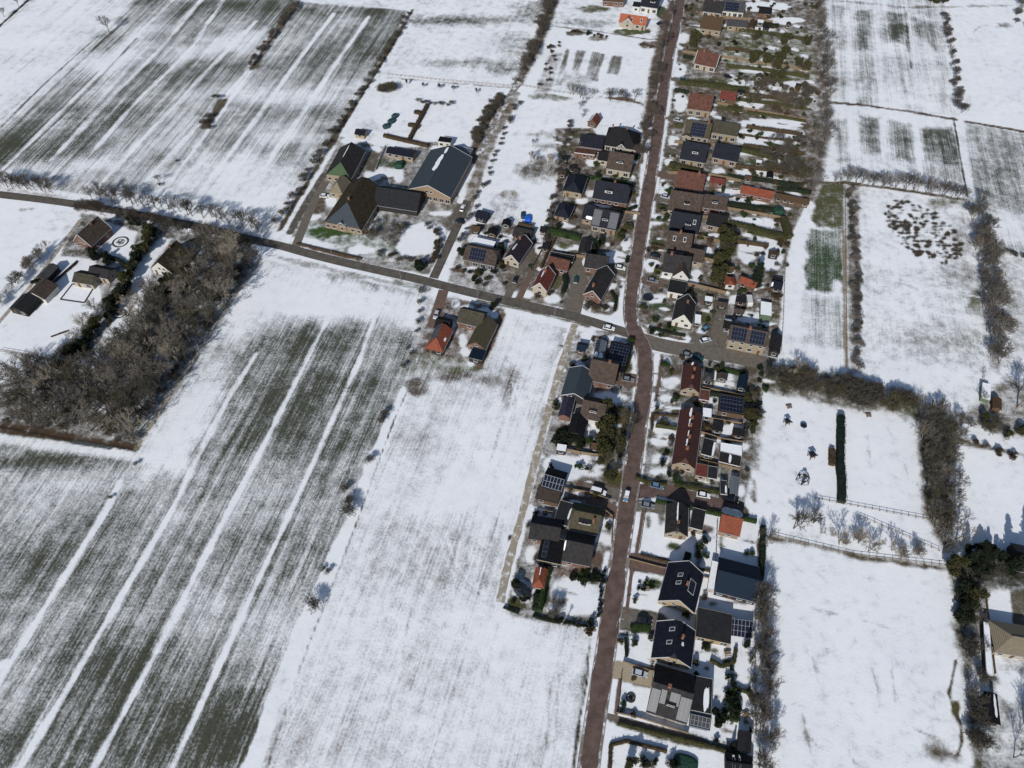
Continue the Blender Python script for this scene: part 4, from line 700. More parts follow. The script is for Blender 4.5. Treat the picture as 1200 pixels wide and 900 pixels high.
h('narrow brown-orange roofed row behind the orange stable, by the field', 'shed', (908, 232), (948, 240), 4, 2.2, 'a', 30, 'roof_rust', 'wall_wood', name='outbuilding')
h('house with the largest grey-brown roof and white skylight by the road', 'house', (782, 246), (820, 252), 12, 2.8, 'a', 44, 'roof_brown', 'wall_cream', dorm=[(.1, 2.2, -1, .9)])
h('lower brown-roofed wing behind the large grey-brown roofed house', 'house', (822, 243), (851, 247), 9, 2.8, 'a', 38, 'roof_brown', 'wall_brick', dorm=[(0, 2.2, -1, .8)], name='annex')
h('house with dark blue-black roof and cream roof window right of the road', 'house', (783, 269), (817, 275), 11, 2.8, 'a', 44, 'roof_navy', 'wall_grey', dorm=[(.25, 2.2, -1, .9)], sky=[(.65, -.4)])
h('tan brick garden house with smooth navy roof and wide windows', 'house', (827, 263), (850, 268), 8, 2.8, 'a', 38, 'roof_black', 'wall_buff', bigwin=True, name='garden_house')
h('brown-grey house with two small roof windows, below the navy roofs', 'house', (779, 293), (809, 297), 11, 2.8, 'a', 44, 'roof_brown', 'wall_cream', sky=[(-.4, -.35), (.4, -.35)], chim=[(0, 0)])
h('low grey-roofed wing behind the house with two small roof windows', 'shed', (806, 305), (824, 308), 8, 2.6, 'a', 36, 'roof_brown', 'wall_tan', name='outbuilding')
h('grey house with a pointed front gable edged in white', 'house', (775, 318), (807, 323), 10, 3, 'a', 46, 'roof_anthracite', 'wall_white', cross=(.45, 6.6, 2.2, 50, 'roof_brown'), chim=[(-.6, 0)])
h('low black flat garage with white windows below the pointed gable house', 'garage', (782, 342), (803, 346), 7, 2.8, 'f', 0, 'roof_bitumen', 'wall_white', bigwin=True)
h('cream corner house with tall white gable and steep dark roof by the junction', 'house', (787, 376), (811, 381), 11, 2.8, 'b', 50, 'roof_anthracite', 'wall_white', trim=True, chim=[(.3, .1)])
h('tan semi-detached pair with two blue solar arrays on a brown roof', 'house', (853, 398), (898, 407), 9, 5.0, 'a', 34, 'roof_brown', 'wall_tan', solar=[(-.88, -.1, -.93, -.1), (.08, .85, -.93, -.1)], name='semi_detached_house', chim=[(0, 0)])
h('long dark shed against the right end of the solar semi-detached pair', 'shed', (901, 412), (914, 415), 9, 2.6, 'b', 35, 'roof_bitumen', 'wall_dark')
h('dark garden shed at the field edge above the parasol tree', 'shed', (903, 337), (916, 340), 5, 2.4, 'a', 30, 'roof_navy', 'wall_wood', snowp=[(-1, -.7, -.8, -.2)])
h('second dark shed at the field edge, just behind the navy one', 'shed', (905, 330), (917, 332), 3, 2.2, 'a', 28, 'roof_black', 'wall_dark')
h('orange tiled summer house with white front below the tall olive trees', 'shed', (850, 334), (862, 335), 4.5, 2.4, 'b', 35, 'roof_orange', 'wall_white', hip=(.7, .7), name='summer_house')
h('mossy orange shed at the foot of the tall evergreen', 'shed', (865, 331), (885, 338), 4.5, 2.4, 'a', 32, 'roof_orange', 'wall_wood')
h('flat shed under snow with a green back end beside the field', 'shed', (891, 369), (904, 371), 7, 2.4, 'f', 0, 'snow', 'wall_green', parapet='wall_green', win=False)
h('small black workshop above the parking street', 'shed', (847, 384), (857, 386), 5, 2.6, 'a', 25, 'roof_black', 'wall_grey', snowp=[(-.9, .9, .2, .9)])
h('small white-edged lean-to on the right of the corner house gable', 'shed', (814, 378), (821, 379), 4, 2.4, 'f', 0, 'snow', 'wall_dark', name='lean_to')
# --- east of the road below the junction
h('detached house with dark red roof and tan half-hipped gable, north of the row', 'house', (797, 457), (820, 461), 11.2, 3, 'b', 42, 'roof_darkred', 'wall_tan', hip=(.35, 0), chim=[(-.35, 0), (.5, .1)], snowp=[(.75, .95, -.25, -.02)], name='semi_detached_house')
h('brown tiled lean-to behind the north dark red roof', 'shed', (819, 468), (831, 470), 4.5, 2.3, 'f', 0, 'roof_redbrown', 'wall_brick', name='lean_to')
h('tan six-sided garden room with grey roof behind the dark red roof', 'shed', (824, 446), (836, 448), 4.5, 2.3, 'b', 30, 'roof_grey', 'wall_tan', hip=(1, 1), name='garden_room', bigwin=True)
h('square shed with black shiny flat panels framed in brown timber', 'shed', (842, 482), (871, 487), 7.5, 2.6, 'f', 0, 'roof_bitumen', 'wall_wood', solar=[(-.92, .92, .1, .85, 'solar'), (-.92, .92, -.85, 0, 'solar')], parapet='wall_wood', name='workshop')
h('small blue-black shed with snow heaped before its gable', 'shed', (863, 454), (874, 457), 6, 2.4, 'b', 35, 'roof_deepblue', 'wall_dark')
h('long terrace with the dark red roof and snow along its ridge', 'house', (787, 544), (815, 550), 22, 3.2, 'b', 42, 'roof_darkred', 'wall_tan', hip=(.35, 0), chim=[(-.62, 0), (-.15, .05), (.3, 0), (.62, .05)], snowp=[(.62, .95, -.22, 0), (.25, .55, -.16, 0), (-.1, .1, -.12, 0), (-.45, -.2, -.16, 0)], name='terraced_house')
h('small red roof wing at the right foot of the long terrace', 'shed', (815, 557), (828, 559.5), 4.5, 2.5, 'f', 0, 'roof_red', 'wall_tan', name='annex', parapet='wall_tan')
h('dark flat garage beside the small red wing of the terrace', 'garage', (829, 560), (840, 562), 4.5, 2.5, 'f', 0, 'roof_bitumen', 'wall_tan')
h('dark flat extension behind the middle of the long terrace', 'shed', (821, 532), (836, 536), 6.5, 2.6, 'f', 0, 'roof_bitumen', 'wall_wood', name='extension', snowp=[(.6, .95, -.9, .9)])
h('grey sheet-roofed garage with a white skylight strip in its middle', 'garage', (842, 541), (867, 547), 4, 2.4, 'f', 0, 'roof_anthracite', 'wall_wood', snowp=[(-.12, .12, -.9, .9)])
h('flat shed covered in even snow above the grey sheet-roofed garage', 'shed', (844, 531), (869, 535), 4, 2.3, 'f', 0, 'snow', 'wall_grey', win=False)
h('long grey corrugated shed end-on to the lane', 'shed', (855, 578), (865, 580), 6.5, 2.4, 'b', 20, 'roof_metal', 'wall_grey')
h('black carport with a strip of snow left of the corrugated shed', 'shed', (844, 579), (852, 580), 5, 2.3, 'f', 0, 'roof_bitumen', 'wall_dark', name='carport', snowp=[(.4, .9, -.9, .3)], win=False)
h('tan house with dark grey roof split by a white line of ridge snow', 'house', (779, 625), (806, 629), 10, 3, 'b', 42, 'roof_anthracite', 'wall_tan', hip=(.3, .1), chim=[(-.6, 0, .3)], snowp=[(-.35, .9, -.14, 0)])
h('dark flat garage joined to the house with ridge snow', 'garage', (808, 618), (823, 622), 7, 2.8, 'f', 0, 'roof_bitumen', 'wall_tan')
h('tan garage with bright orange front roof and snowy back slope', 'garage', (842, 623), (867, 629), 9, 2.6, 'a', 32, 'roof_orange', 'wall_buff', snowp=[(-.98, .98, .05, .98), (-.98, .98, .1, .9)])
h('big navy-roofed house with long tan gable, upper of the two', 'house', (771, 704), (814, 719), 12.5, 2.8, 'b', 44, 'roof_navy', 'wall_yellow', sky=[(-.1, -.25), (.3, -.25), (.0, .5, 1.9, .9)], chim=[(-.1, .2, .3)], trim=True)
h('wide blue-black barn with orange-red fascia facing a snowy yard', 'barn', (837, 693), (887, 706), 11, 3, 'a', 26, 'roof_deepblue', 'wall_dark', fr='trim_white')
h('small cream entrance between the navy house and the wide barn', 'shed', (829, 690), (836, 692), 9, 2.2, 'f', 0, 'snow', 'wall_cream', name='entrance_hall', win=False)
h('lower of the two tan-gabled houses, dark roof with grey right slope', 'house', (763, 771), (810, 783), 10.5, 2.8, 'b', 43, 'roof_navy', 'wall_yellow', hip=(.2, .2), sky=[(-.2, -.3), (.5, -.25)], chim=[(.2, .3, .3)], snowp=[(-.2, .0, .3, .45)], trim=True)
h('low dark annex with long tan front right of the lower tan-gabled house', 'shed', (815, 746), (856, 755), 8.5, 2.7, 'f', 0, 'roof_bitumen', 'wall_yellow', name='annex', parapet='wall_yellow', bigwin=True)
h('black house with pale solar panels filling its whole front slope', 'house', (757, 834), (805, 849), 13, 2.8, 'a', 36, 'roof_anthracite', 'wall_tan', solar=[(-.97, -.55, -.95, -.2, 'solar_grey'), (.45, .97, -.95, -.2, 'solar_grey'), (-.5, -.25, -.6, -.15, 'solar_grey'), (-.05, .4, -.55, -.15, 'solar_grey')], chim=[(-.25, 0)], dorm=[(.05, 2.4, -1, .7)])
h('flat grey wing with a curved patch of snow right of the panelled house', 'shed', (809, 832), (833, 837), 9, 3, 'f', 0, 'roof_bitumen', 'wall_tan', name='annex', snowp=[(.2, .75, -.95, .5)])
h('dark grey garden shed with rounded roof at the end of the bottom hedge', 'shed', (864, 879), (880, 883), 5, 2.4, 'b', 28, 'roof_bitumen', 'wall_dark')
h('black double shed with snow strips cut by the bottom edge', 'shed', (850, 904), (882, 909), 4.5, 2.6, 'a', 20, 'roof_black', 'wall_dark', snowp=[(-.5, -.3, -.9, .9), (.0, .12, -.9, .9)])
# --- west of the main road, top down
h('white-fronted house with black roof cut by the top edge', 'house', (750, 7), (771, 10), 9, 3.4, 'a', 45, 'roof_navy', 'wall_white', dorm=[(.3, 2.6, -1, .9)], bigwin=True)
h('low white-and-dark wing left of the black roof at the top edge', 'shed', (741, 8), (750, 9), 6, 2.8, 'f', 0, 'roof_bitumen', 'wall_white', name='annex')
h('red-brown roofed farmhouse half out of frame at the top', 'house', (706, 1), (732, 3), 8, 2.8, 'a', 42, 'roof_rust', 'wall_brick')
h('cream cottage with brilliant orange roof alone on a green lawn', 'house', (725, 26), (757, 30.5), 7, 2.8, 'a', 42, 'roof_bright_orange', 'wall_cream', cross=(-.35, 6.5, .3, 52), name='cottage', sky=[(-.1, -.5), (.6, -.5)])
h('tiny shed whose left slope is snowed and right slope red', 'shed', (688, 143), (699, 146), 6, 2.4, 'b', 42, 'roof_red', 'wall_wood', snowp=[(-.98, .98, -.98, -.05), (-.98, .98, -.9, -.1)])
h('villa with large black hipped roof and small cream gable in it', 'house', (708, 170), (746, 176), 13, 3, 'a', 42, 'roof_black', 'wall_cream', hip=(.5, 1), cross=(.05, 4.2, .2, 45), chim=[(-.8, 0, .3), (.2, 0, .3)], bigwin=True)
h('long low black-roofed wing left of the hipped villa', 'house', (678, 171), (706, 175), 9, 3, 'a', 36, 'roof_navy', 'wall_brick', name='annex', snowp=[(-1, -.85, -.8, .8)])
h('flat brown terrace roof in front of the black-roofed wing', 'shed', (673, 179), (697, 182), 4, 2.6, 'f', 0, 'roof_redbrown', 'wall_brick', name='terrace_roof')
h('cream house with plain brown roof and one pale roof window', 'house', (710, 197), (739, 202), 11, 3.4, 'a', 43, 'roof_brown', 'wall_cream', dorm=[(0, 3.0, -1, .7)], bigwin=True)
h('small black-roofed cream annex left of the plain brown roof', 'shed', (700, 187), (713, 189), 6.5, 3, 'a', 35, 'roof_black', 'wall_cream', name='annex')
h('navy hipped bungalow standing at the back of its plot by the paddock', 'house', (659, 224), (682, 228), 12, 2.8, 'b', 38, 'roof_navy', 'wall_tan', hip=(.8, 1))
h('big navy house with a white flared window in the middle of its roof', 'house', (694, 232), (735, 239), 11, 2.8, 'a', 44, 'roof_navy', 'wall_brick', dorm=[(-.15, 3.2, -1, 1.3)], chim=[(.1, .1)], hip=(.2, .2))
h('square navy pyramid-roofed garage of the panelled navy house', 'garage', (649, 252), (667, 256), 8.5, 2.6, 'b', 36, 'roof_navy', 'wall_buff', hip=(1, 1))
h('navy house with grey solar panels on both ends of its front slope', 'house', (692, 264), (722, 270), 11, 3, 'a', 42, 'roof_navy', 'wall_buff', solar=[(-.95, -.35, -.95, -.1, 'solar_grey'), (.3, .95, -.95, -.1, 'solar_grey')], dorm=[(0, 2.4, -1, .8)], bigwin=True)
h('navy lower wing left of the navy house with grey panels', 'shed', (681, 256), (695, 259), 10, 2.8, 'a', 36, 'roof_navy', 'wall_buff', name='annex', snowp=[(-.3, .9, -.98, -.75)])
h('grey-black garage end-on between the two hedged gardens', 'garage', (677, 296), (691, 298), 8, 2.5, 'b', 30, 'roof_anthracite', 'wall_dark')
h('brick-gabled T-shaped house with long grey roof by the junction', 'house', (683, 345), (704, 352), 15, 3, 'b', 45, 'roof_anthracite', 'wall_brick', chim=[(-.7, -.2)], trim=True)
h('grey cross wing at the back of the T-shaped brick house', 'house', (684, 313), (712, 317), 8, 3, 'a', 42, 'roof_anthracite', 'wall_brick', name='annex')
h('orange-brown roofed garage behind the red-roofed cream house', 'garage', (640, 312), (665, 318), 7, 2.6, 'a', 34, 'roof_redbrown', 'wall_brick')
h('dark flat shed row behind the orange-brown garage', 'shed', (643, 303), (671, 308), 4, 2.4, 'f', 0, 'roof_bitumen', 'wall_dark')
h('small cream house with steep bright red roof and snow on one slope', 'house', (623, 337), (641, 342), 10, 3.4, 'b', 50, 'roof_red', 'wall_cream', trim=True, chim=[(.4, 0)], snowp=[(-.2, .9, -.4, -.08)])
h('house with aubergine roof, cream gable and a long snow patch', 'house', (590, 303), (608, 309), 13, 3, 'b', 45, 'roof_maroon', 'wall_cream', trim=True, snowp=[(-.35, .2, -.6, -.2)], chim=[(.75, -.3)])
h('brown low-roofed bungalow with one wide navy solar array', 'house', (542, 304), (580, 312), 10, 3, 'a', 34, 'roof_brown', 'wall_grey', hip=(.2, .4), solar=[(-.65, .3, -.9, -.1)], bigwin=True)
h('dark double shed with snowy flat top behind the solar bungalow', 'shed', (551, 286), (577, 292), 4.5, 2.6, 'f', 0, 'snow', 'wall_dark', parapet='wall_dark')
h('dark tin shed at the back of the paddock corner', 'shed', (556, 254), (570, 258), 5, 2.4, 'a', 30, 'roof_navy', 'wall_dark')
h('dark brown shed group roof at the top of the driveway', 'shed', (600, 276), (621, 281), 7, 2.5, 'a', 28, 'roof_anthracite', 'wall_wood')
h('lean-to woodstore with rusty roof beside the dark brown shed', 'shed', (606, 266), (622, 269), 3.5, 2.2, 'a', 25, 'roof_rust', 'wall_wood', name='wood_store')
# --- island south of the village street
h('mossy grey house behind two snowy front lawns, south of the street', 'house', (535, 377), (564, 384), 8, 3, 'a', 40, 'roof_olive', 'wall_brick')
h('grey-brown long barn wing running away to the south field', 'house', (547, 404), (569, 410), 13, 2.8, 'b', 38, 'roof_moss', 'wall_brick', name='barn_wing', bigwin=True)
h('orange hipped roof with black left slope on the field corner', 'house', (498, 408), (519, 413), 11, 2.6, 'b', 42, 'roof_orange', 'wall_dark', hip=(1, .2), snowp=[(-.2, .1, .6, .8)], solar=[(-.3, .9, -.98, -.05)])
h('round-backed dark shed by the entrance of the island yard', 'shed', (508, 384), (525, 388), 6, 2.6, 'a', 30, 'roof_black', 'wall_dark')
h('small navy flat shed at the south tip of the island yard', 'shed', (549, 419), (565, 423), 5, 2.4, 'f', 0, 'roof_deepblue', 'wall_dark', parapet='wall_grey')
# --- south-west block by the road
h('glasshouse with pale snow-covered lower half beside the navy panels', 'greenhouse', (693, 428), (705, 430), 12, 2.6, 'b', 26, 'roof_metal', 'roof_metal', name='greenhouse', win=False, snowp=[(-.95, .0, -.9, -.05), (-.95, .0, .05, .9)], solar=[(.05, .95, -.95, -.05, 'glass')])
h('garden room roofed with rows of navy panels beside the glasshouse', 'shed', (707, 431), (732, 437), 13, 2.8, 'f', 0, 'roof_black', 'wall_dark', solar=[(-.8, .85, -.55, .85)], name='garden_room', parapet='roof_black')
h('brown-roofed house with orange brick front left of the road bend', 'house', (688, 445), (720, 452), 11, 3, 'a', 42, 'roof_brown', 'wall_brick', chim=[(.4, .05)])
h('slate-blue barn with thin white edging by the field track', 'barn', (657, 463), (688, 470), 12.5, 3.2, 'b', 30, 'roof_slate', 'wall_dark', trim=True, win=False)
h('purple-black barn directly below the slate-blue one', 'barn', (654, 487), (668, 490), 9.5, 2.8, 'b', 32, 'roof_purple', 'wall_brick', win=False, snowp=[(.7, .95, -.6, .4)])
h('brown house with white-framed bay below the slate-blue barn', 'house', (679, 489), (707, 495), 9.5, 3, 'a', 38, 'roof_brown', 'wall_white', dorm=[(0, 2.4, -1, .8)], bigwin=True)
h('square black shed with an ivy fringe, south of the brown house', 'shed', (665, 507), (684, 511), 8, 2.7, 'b', 22, 'roof_black', 'wall_dark', win=False)
h('tiny navy-roofed hut on the lawn near the village street', 'shed', (675, 410), (686, 412), 4, 2.3, 'a', 25, 'roof_deepblue', 'wall_wood')
h('shed with a full grid of white-lined solar panels', 'shed', (634, 570), (658, 577), 7.5, 3, 'a', 25, 'roof_black', 'wall_wood', solar=[(-.95, .95, -.95, -.05, 'solar', .07)], name='solar_shed')
h('brown lean-to roof in front of the white-lined solar shed', 'shed', (627, 584), (654, 590), 5, 2.5, 'f', 0, 'roof_brown', 'wall_wood', name='lean_to', parapet='wall_dark')
h('khaki-roofed house with glazed ridge box near the parked van', 'house', (666, 620), (701, 627), 9.5, 3, 'a', 36, 'roof_moss', 'wall_buff', hip=(.3, 0), dorm=[(0, 3.6, -1, .9)], chim=[(.7, -.4, .3)])
h('flat dark wing left of the khaki-roofed house', 'shed', (648, 612), (664, 617), 8, 2.7, 'f', 0, 'roof_bitumen', 'wall_dark', name='annex', snowp=[(.7, .95, -.6, .6)])
h('charcoal outbuilding with brick end beside the field track', 'shed', (619, 631), (655, 637), 8, 2.9, 'a', 30, 'roof_anthracite', 'wall_brick', name='outbuilding')
h('black glazed barn with curved stone edge, middle of three charcoal roofs', 'barn', (629, 656), (657, 662), 8, 3, 'f', 0, 'roof_black', 'wall_dark', sky=(), parapet='wall_cream', solar=[(-.7, -.3, -.7, .6, 'glass')])
h('charcoal-roofed house with low brick front and curved hedge', 'house', (658, 657), (692, 664), 10, 3, 'a', 36, 'roof_anthracite', 'wall_brick', snowp=[(-1, -.9, -.5, .0)])
h('small garden house with orange pyramid roof beside a tall hedge', 'shed', (623, 687), (638, 690), 6, 2.4, 'b', 38, 'roof_orange', 'wall_brick', hip=(1, .4), name='garden_house', snowp=[(.1, .9, -.2, 0)])
# --- farm
h('farm barn with very large slate-blue roof and a white snow tongue', 'barn', (477, 222), (528, 232), 29, 4, 'b', 24, 'roof_slate', 'wall_buff', snowp=[(-.25, .55, -.28, -.02), (.6, .9, -.16, 0)], trim=True, bigwin=True)
h('dark barn with pale green half-hipped front gable', 'barn', (381, 205), (412, 209), 20, 3.4, 'b', 32, 'roof_anthracite', 'wall_tan', snowp=[(-.1, .75, -.1, 0)], hip=(.85, 0), hipmat='roof_green')
h('small thatched tan hip-roofed barn in front of the green-gabled one', 'barn', (385, 226), (403, 229), 9, 2.6, 'b', 50, 'roof_tan', 'wall_tan', hip=(.8, .4))
h('thatched farmhouse with slate front hip and brick facade with windows', 'house', (379, 261), (424, 270), 26, 3, 'b', 38, 'roof_thatch', 'wall_buff', hip=(.9, .2), hipmat='roof_slate', trim=False, name='farmhouse', chim=[(-.3, 0)], upper=True, cross=(-.05, 4.5, .2, 45, 'roof_slate'))
h('dark weathered cattle shed between farmhouse and big slate barn', 'barn', (437, 240), (489, 248), 13, 2.8, 'a', 34, 'roof_bitumen', 'wall_dark', win=False, name='cattle_shed')
h('long thin navy-roofed stable with pale wall behind the farm garden', 'stable', (452, 179), (484, 185), 5, 2.6, 'a', 26, 'roof_navy', 'wall_tan', name='stable')
h('small yellow-sided hut with dark roof at the orchard corner', 'shed', (415, 157), (427, 159), 4.5, 2.2, 'a', 28, 'roof_navy', 'wall_yellow')
h('white trailer-like shed with black roof behind the big slate barn', 'shed', (513, 166), (528, 168), 4, 2.8, 'f', 0, 'roof_black', 'wall_white')
h('grey flat lean-to at the back right corner of the big slate barn', 'shed', (529, 180), (549, 184), 6, 2.6, 'f', 0, 'roof_metal', 'wall_grey', name='lean_to', win=False)
# --- estate on the left
h('country house with dark roof and pink brick gable beside the lane', 'house', (86, 282), (107, 289), 12, 3.2, 'b', 46, 'roof_brown', 'wall_brick', trim=True, chim=[(.3, .1)])
h('brown-roofed pool house with white columns along the terrace', 'house', (84, 330), (108, 334), 6.5, 2.8, 'a', 30, 'roof_olive', 'wall_cream', name='pool_house', bigwin=True)
h('dark long wing with white windows right of the pool house', 'house', (102, 322), (126, 327), 6, 3, 'a', 32, 'roof_anthracite', 'wall_cream', name='annex', bigwin=True)
h('greenish flat shed, uppermost along the estate drive', 'shed', (42, 325), (54, 328), 8, 2.6, 'b', 20, 'roof_grey', 'wall_dark', win=False)
h('brown weathered shed with white front, middle of the estate drive', 'shed', (30, 345), (52, 351), 8, 2.7, 'b', 28, 'roof_brown', 'wall_white')
h('dark low shed at the lower end of the estate drive', 'shed', (10, 362), (30, 367), 8, 2.5, 'b', 26, 'roof_bitumen', 'wall_dark')
h('brown-roofed white house half hidden in the edge of the wood', 'house', (176, 314), (203, 321), 13, 3, 'b', 42, 'roof_thatch', 'wall_white', trim=False, chim=[(.4, 0)], bigwin=True)
# --- right edge
h('tan-roofed villa with white eaves cut by the right edge', 'house', (1166, 764), (1215, 772), 9, 3, 'a', 24, 'roof_tan', 'wall_cream', hip=(1, 0))
h('long narrow shed with snowed roof along the right-hand lane', 'shed', (1156, 790), (1163, 792), 15, 2.5, 'f', 0, 'snow', 'wall_dark', win=False)
h('dark open shed with white sheet roof below the snowed narrow shed', 'shed', (1157, 846), (1173, 850), 8, 2.6, 'b', 22, 'roof_black', 'wall_dark', snowp=[(-.6, .9, .1, .6)], win=False)
h('orange-brown hut under the large bare tree on the right', 'shed', (1163, 478), (1174, 481), 5, 2.3, 'b', 30, 'roof_rust', 'wall_wood', win=False)
h('makeshift hen house with snowy tarpaulin beside a mesh run', 'shed', (1150, 466), (1160, 469), 7, 2.0, 'f', 0, 'snow', 'wall_green', win=False, name='hen_house')
h('reddish-brown barn roof showing through trees at the right edge', 'barn', (1188, 668), (1215, 674), 9, 2.8, 'a', 36, 'roof_maroon', 'wall_dark', win=False)

# small sheds that stand about in the back gardens
sr = random.Random(21)
for zone, n_, where in [([(852, 84), (940, 92), (938, 130), (860, 120)], 6, 'in the upper long gardens right of the road'), ([(862, 190), (935, 205), (930, 222), (860, 212)], 4, 'above the orange stable'), ([(826, 284), (910, 300), (905, 320), (830, 312)], 3, 'near the tall evergreen'), ([(826, 345), (905, 352), (898, 376), (850, 372)], 4, 'behind the solar semi-detached pair'), ([(826, 440), (870, 445), (872, 530), (822, 520)], 4, 'behind the dark red terraces'),
                        ([(655, 185), (696, 190), (690, 250), (655, 245)], 4, 'among the navy-roofed houses'), ([(548, 262), (640, 282), (625, 300), (548, 282)], 5, 'at the top of the street driveways'), ([(655, 500), (700, 505), (698, 530), (650, 525)], 2, 'south of the black square shed'), ([(858, 20), (930, 28), (925, 36), (860, 32)], 3, 'behind the blue-grey outbuilding')]:
    k = 0; t_ = 0
    while k < n_ and t_ < 200:
        t_ += 1; x, y = sr.uniform(min(q[0] for q in zone), max(q[0] for q in zone)), sr.uniform(min(q[1] for q in zone), max(q[1] for q in zone)); w_ = P(x, y)
        if any(abs(w_.x - f[0]) < f[2] + 3.4 and abs(w_.y - f[1]) < f[3] + 3.4 for f in FOOT): continue
        wd = sr.uniform(2.4, 4.2); a_ = P(x, y, 2.3); s_ = .16; rf, nm = sr.choice([('roof_bitumen', 'dark grey'), ('roof_brown', 'brown'), ('roof_black', 'black'), ('snow', 'snow-topped'), ('roof_rust', 'rusty brown')]); px = wd * F / (H / (SP + (y - 450) / F * CP))
        flat = rf in ('roof_bitumen', 'snow'); k += 1
        h(nm + ' little garden shed ' + where, 'shed', (x - px / 2, y), (x + px / 2, y + px * s_), sr.uniform(2.4, 4), 2.2, 'f' if flat else sr.choice('ab'), 0 if flat else 28, rf, sr.choice(['wall_wood', 'wall_dark', 'wall_grey']), win=True, group='little garden sheds ' + where, sidewin=False, parapet='wall_dark')
# ------------------------------------------------------------------ planting
def rot_about(v, ax, a): return Matrix.Rotation(a, 3, ax) @ v
def bare_proto(seed, hgt, spread, mb_t, mb_c, dens=1.0, tw=.022, stems=1, trunkfrac=.28):
    r = random.Random(seed)
    def grow(p, d, ln, rad, lev):
        steps = 3; q = p
        for i in range(steps):
            d = (d + Vector((r.uniform(-1, 1), r.uniform(-1, 1), r.uniform(-.2, .5))) * .16).normalized(); n = q + d * ln / steps; r0 = rad * (1 - .28 * i / steps); r1 = rad * (1 - .28 * (i + 1) / steps)
            (mb_t if lev < 2 else mb_c).bar(q, n, r0, r1, 5 if lev == 0 else 3); q = n
            if lev >= 1:
                for k in range(int(2 * dens + r.random())):
                    a = rot_about(d, d.orthogonal().normalized(), r.uniform(.5, 1.1)); a = rot_about(a, d, r.uniform(0, 6.28)); twig(q, a, ln * r.uniform(.35, .7), tw)
        if lev < 3:
            kk = r.choice((3, 4)) if lev < 2 else 3
            for k in range(kk):
                a = rot_about(d, d.orthogonal().normalized(), r.uniform(.35, .75) * spread); a = rot_about(a, d, 6.28 * k / kk + r.uniform(-.5, .5)); a = (a + Vector((0, 0, .25))).normalized(); grow(q, a, ln * r.uniform(.62, .86), rad * .58, lev + 1)
        else:
            for k in range(int(4 * dens)):
                a = rot_about(d, d.orthogonal().normalized(), r.uniform(.2, .9)); a = rot_about(a, d, r.uniform(0, 6.28)); twig(q, a, ln * r.uniform(.5, 1), tw)
    def twig(p, d, ln, rad):
        n = p + d * ln * .5; mb_c.bar(p, n, rad, rad * .8, 3); e = (d + Vector((r.uniform(-1, 1), r.uniform(-1, 1), r.uniform(-.3, .7))) * .4).normalized(); mb_c.bar(n, n + e * ln * .5, rad * .8, rad * .4, 3)
        for k in range(2):
            a = rot_about(d, d.orthogonal().normalized(), r.uniform(.4, 1)); a = rot_about(a, d, r.uniform(0, 6.28)); mb_c.bar(n, n + a * ln * .45, rad * .7, rad * .4, 3)
    for s in range(stems):
        a = r.uniform(0, 6.28); d = Vector((math.cos(a), math.sin(a), 0)) * (0 if stems == 1 else r.uniform(.25, .6)) + Vector((0, 0, 1)); grow(Vector((math.cos(a), math.sin(a), 0)) * (.15 if stems > 1 else 0) + Vector((0, 0, -.1)), d.normalized(), hgt * trunkfrac, .02 * hgt * (1 if stems == 1 else .5), 0)
def clump(mb, c, r, s, flat=1.0):
    """a tuft of small leaf faces around c"""
    for k in range(5):
        p = c + Vector((r.uniform(-1, 1), r.uniform(-1, 1), r.uniform(-.7, .7) * flat)) * s * .8; n = Vector((r.uniform(-1, 1), r.uniform(-1, 1), r.uniform(-.4, 1))).normalized(); u = n.orthogonal().normalized(); v = n.cross(u); q = s * r.uniform(.35, .75)
        mb.poly([p + u * q, p + v * q * .8 + n * q * .2, p - u * q, p - v * q * .8 - n * q * .2])
PROTO = {}
PARK = Vector((0, -400, 0))
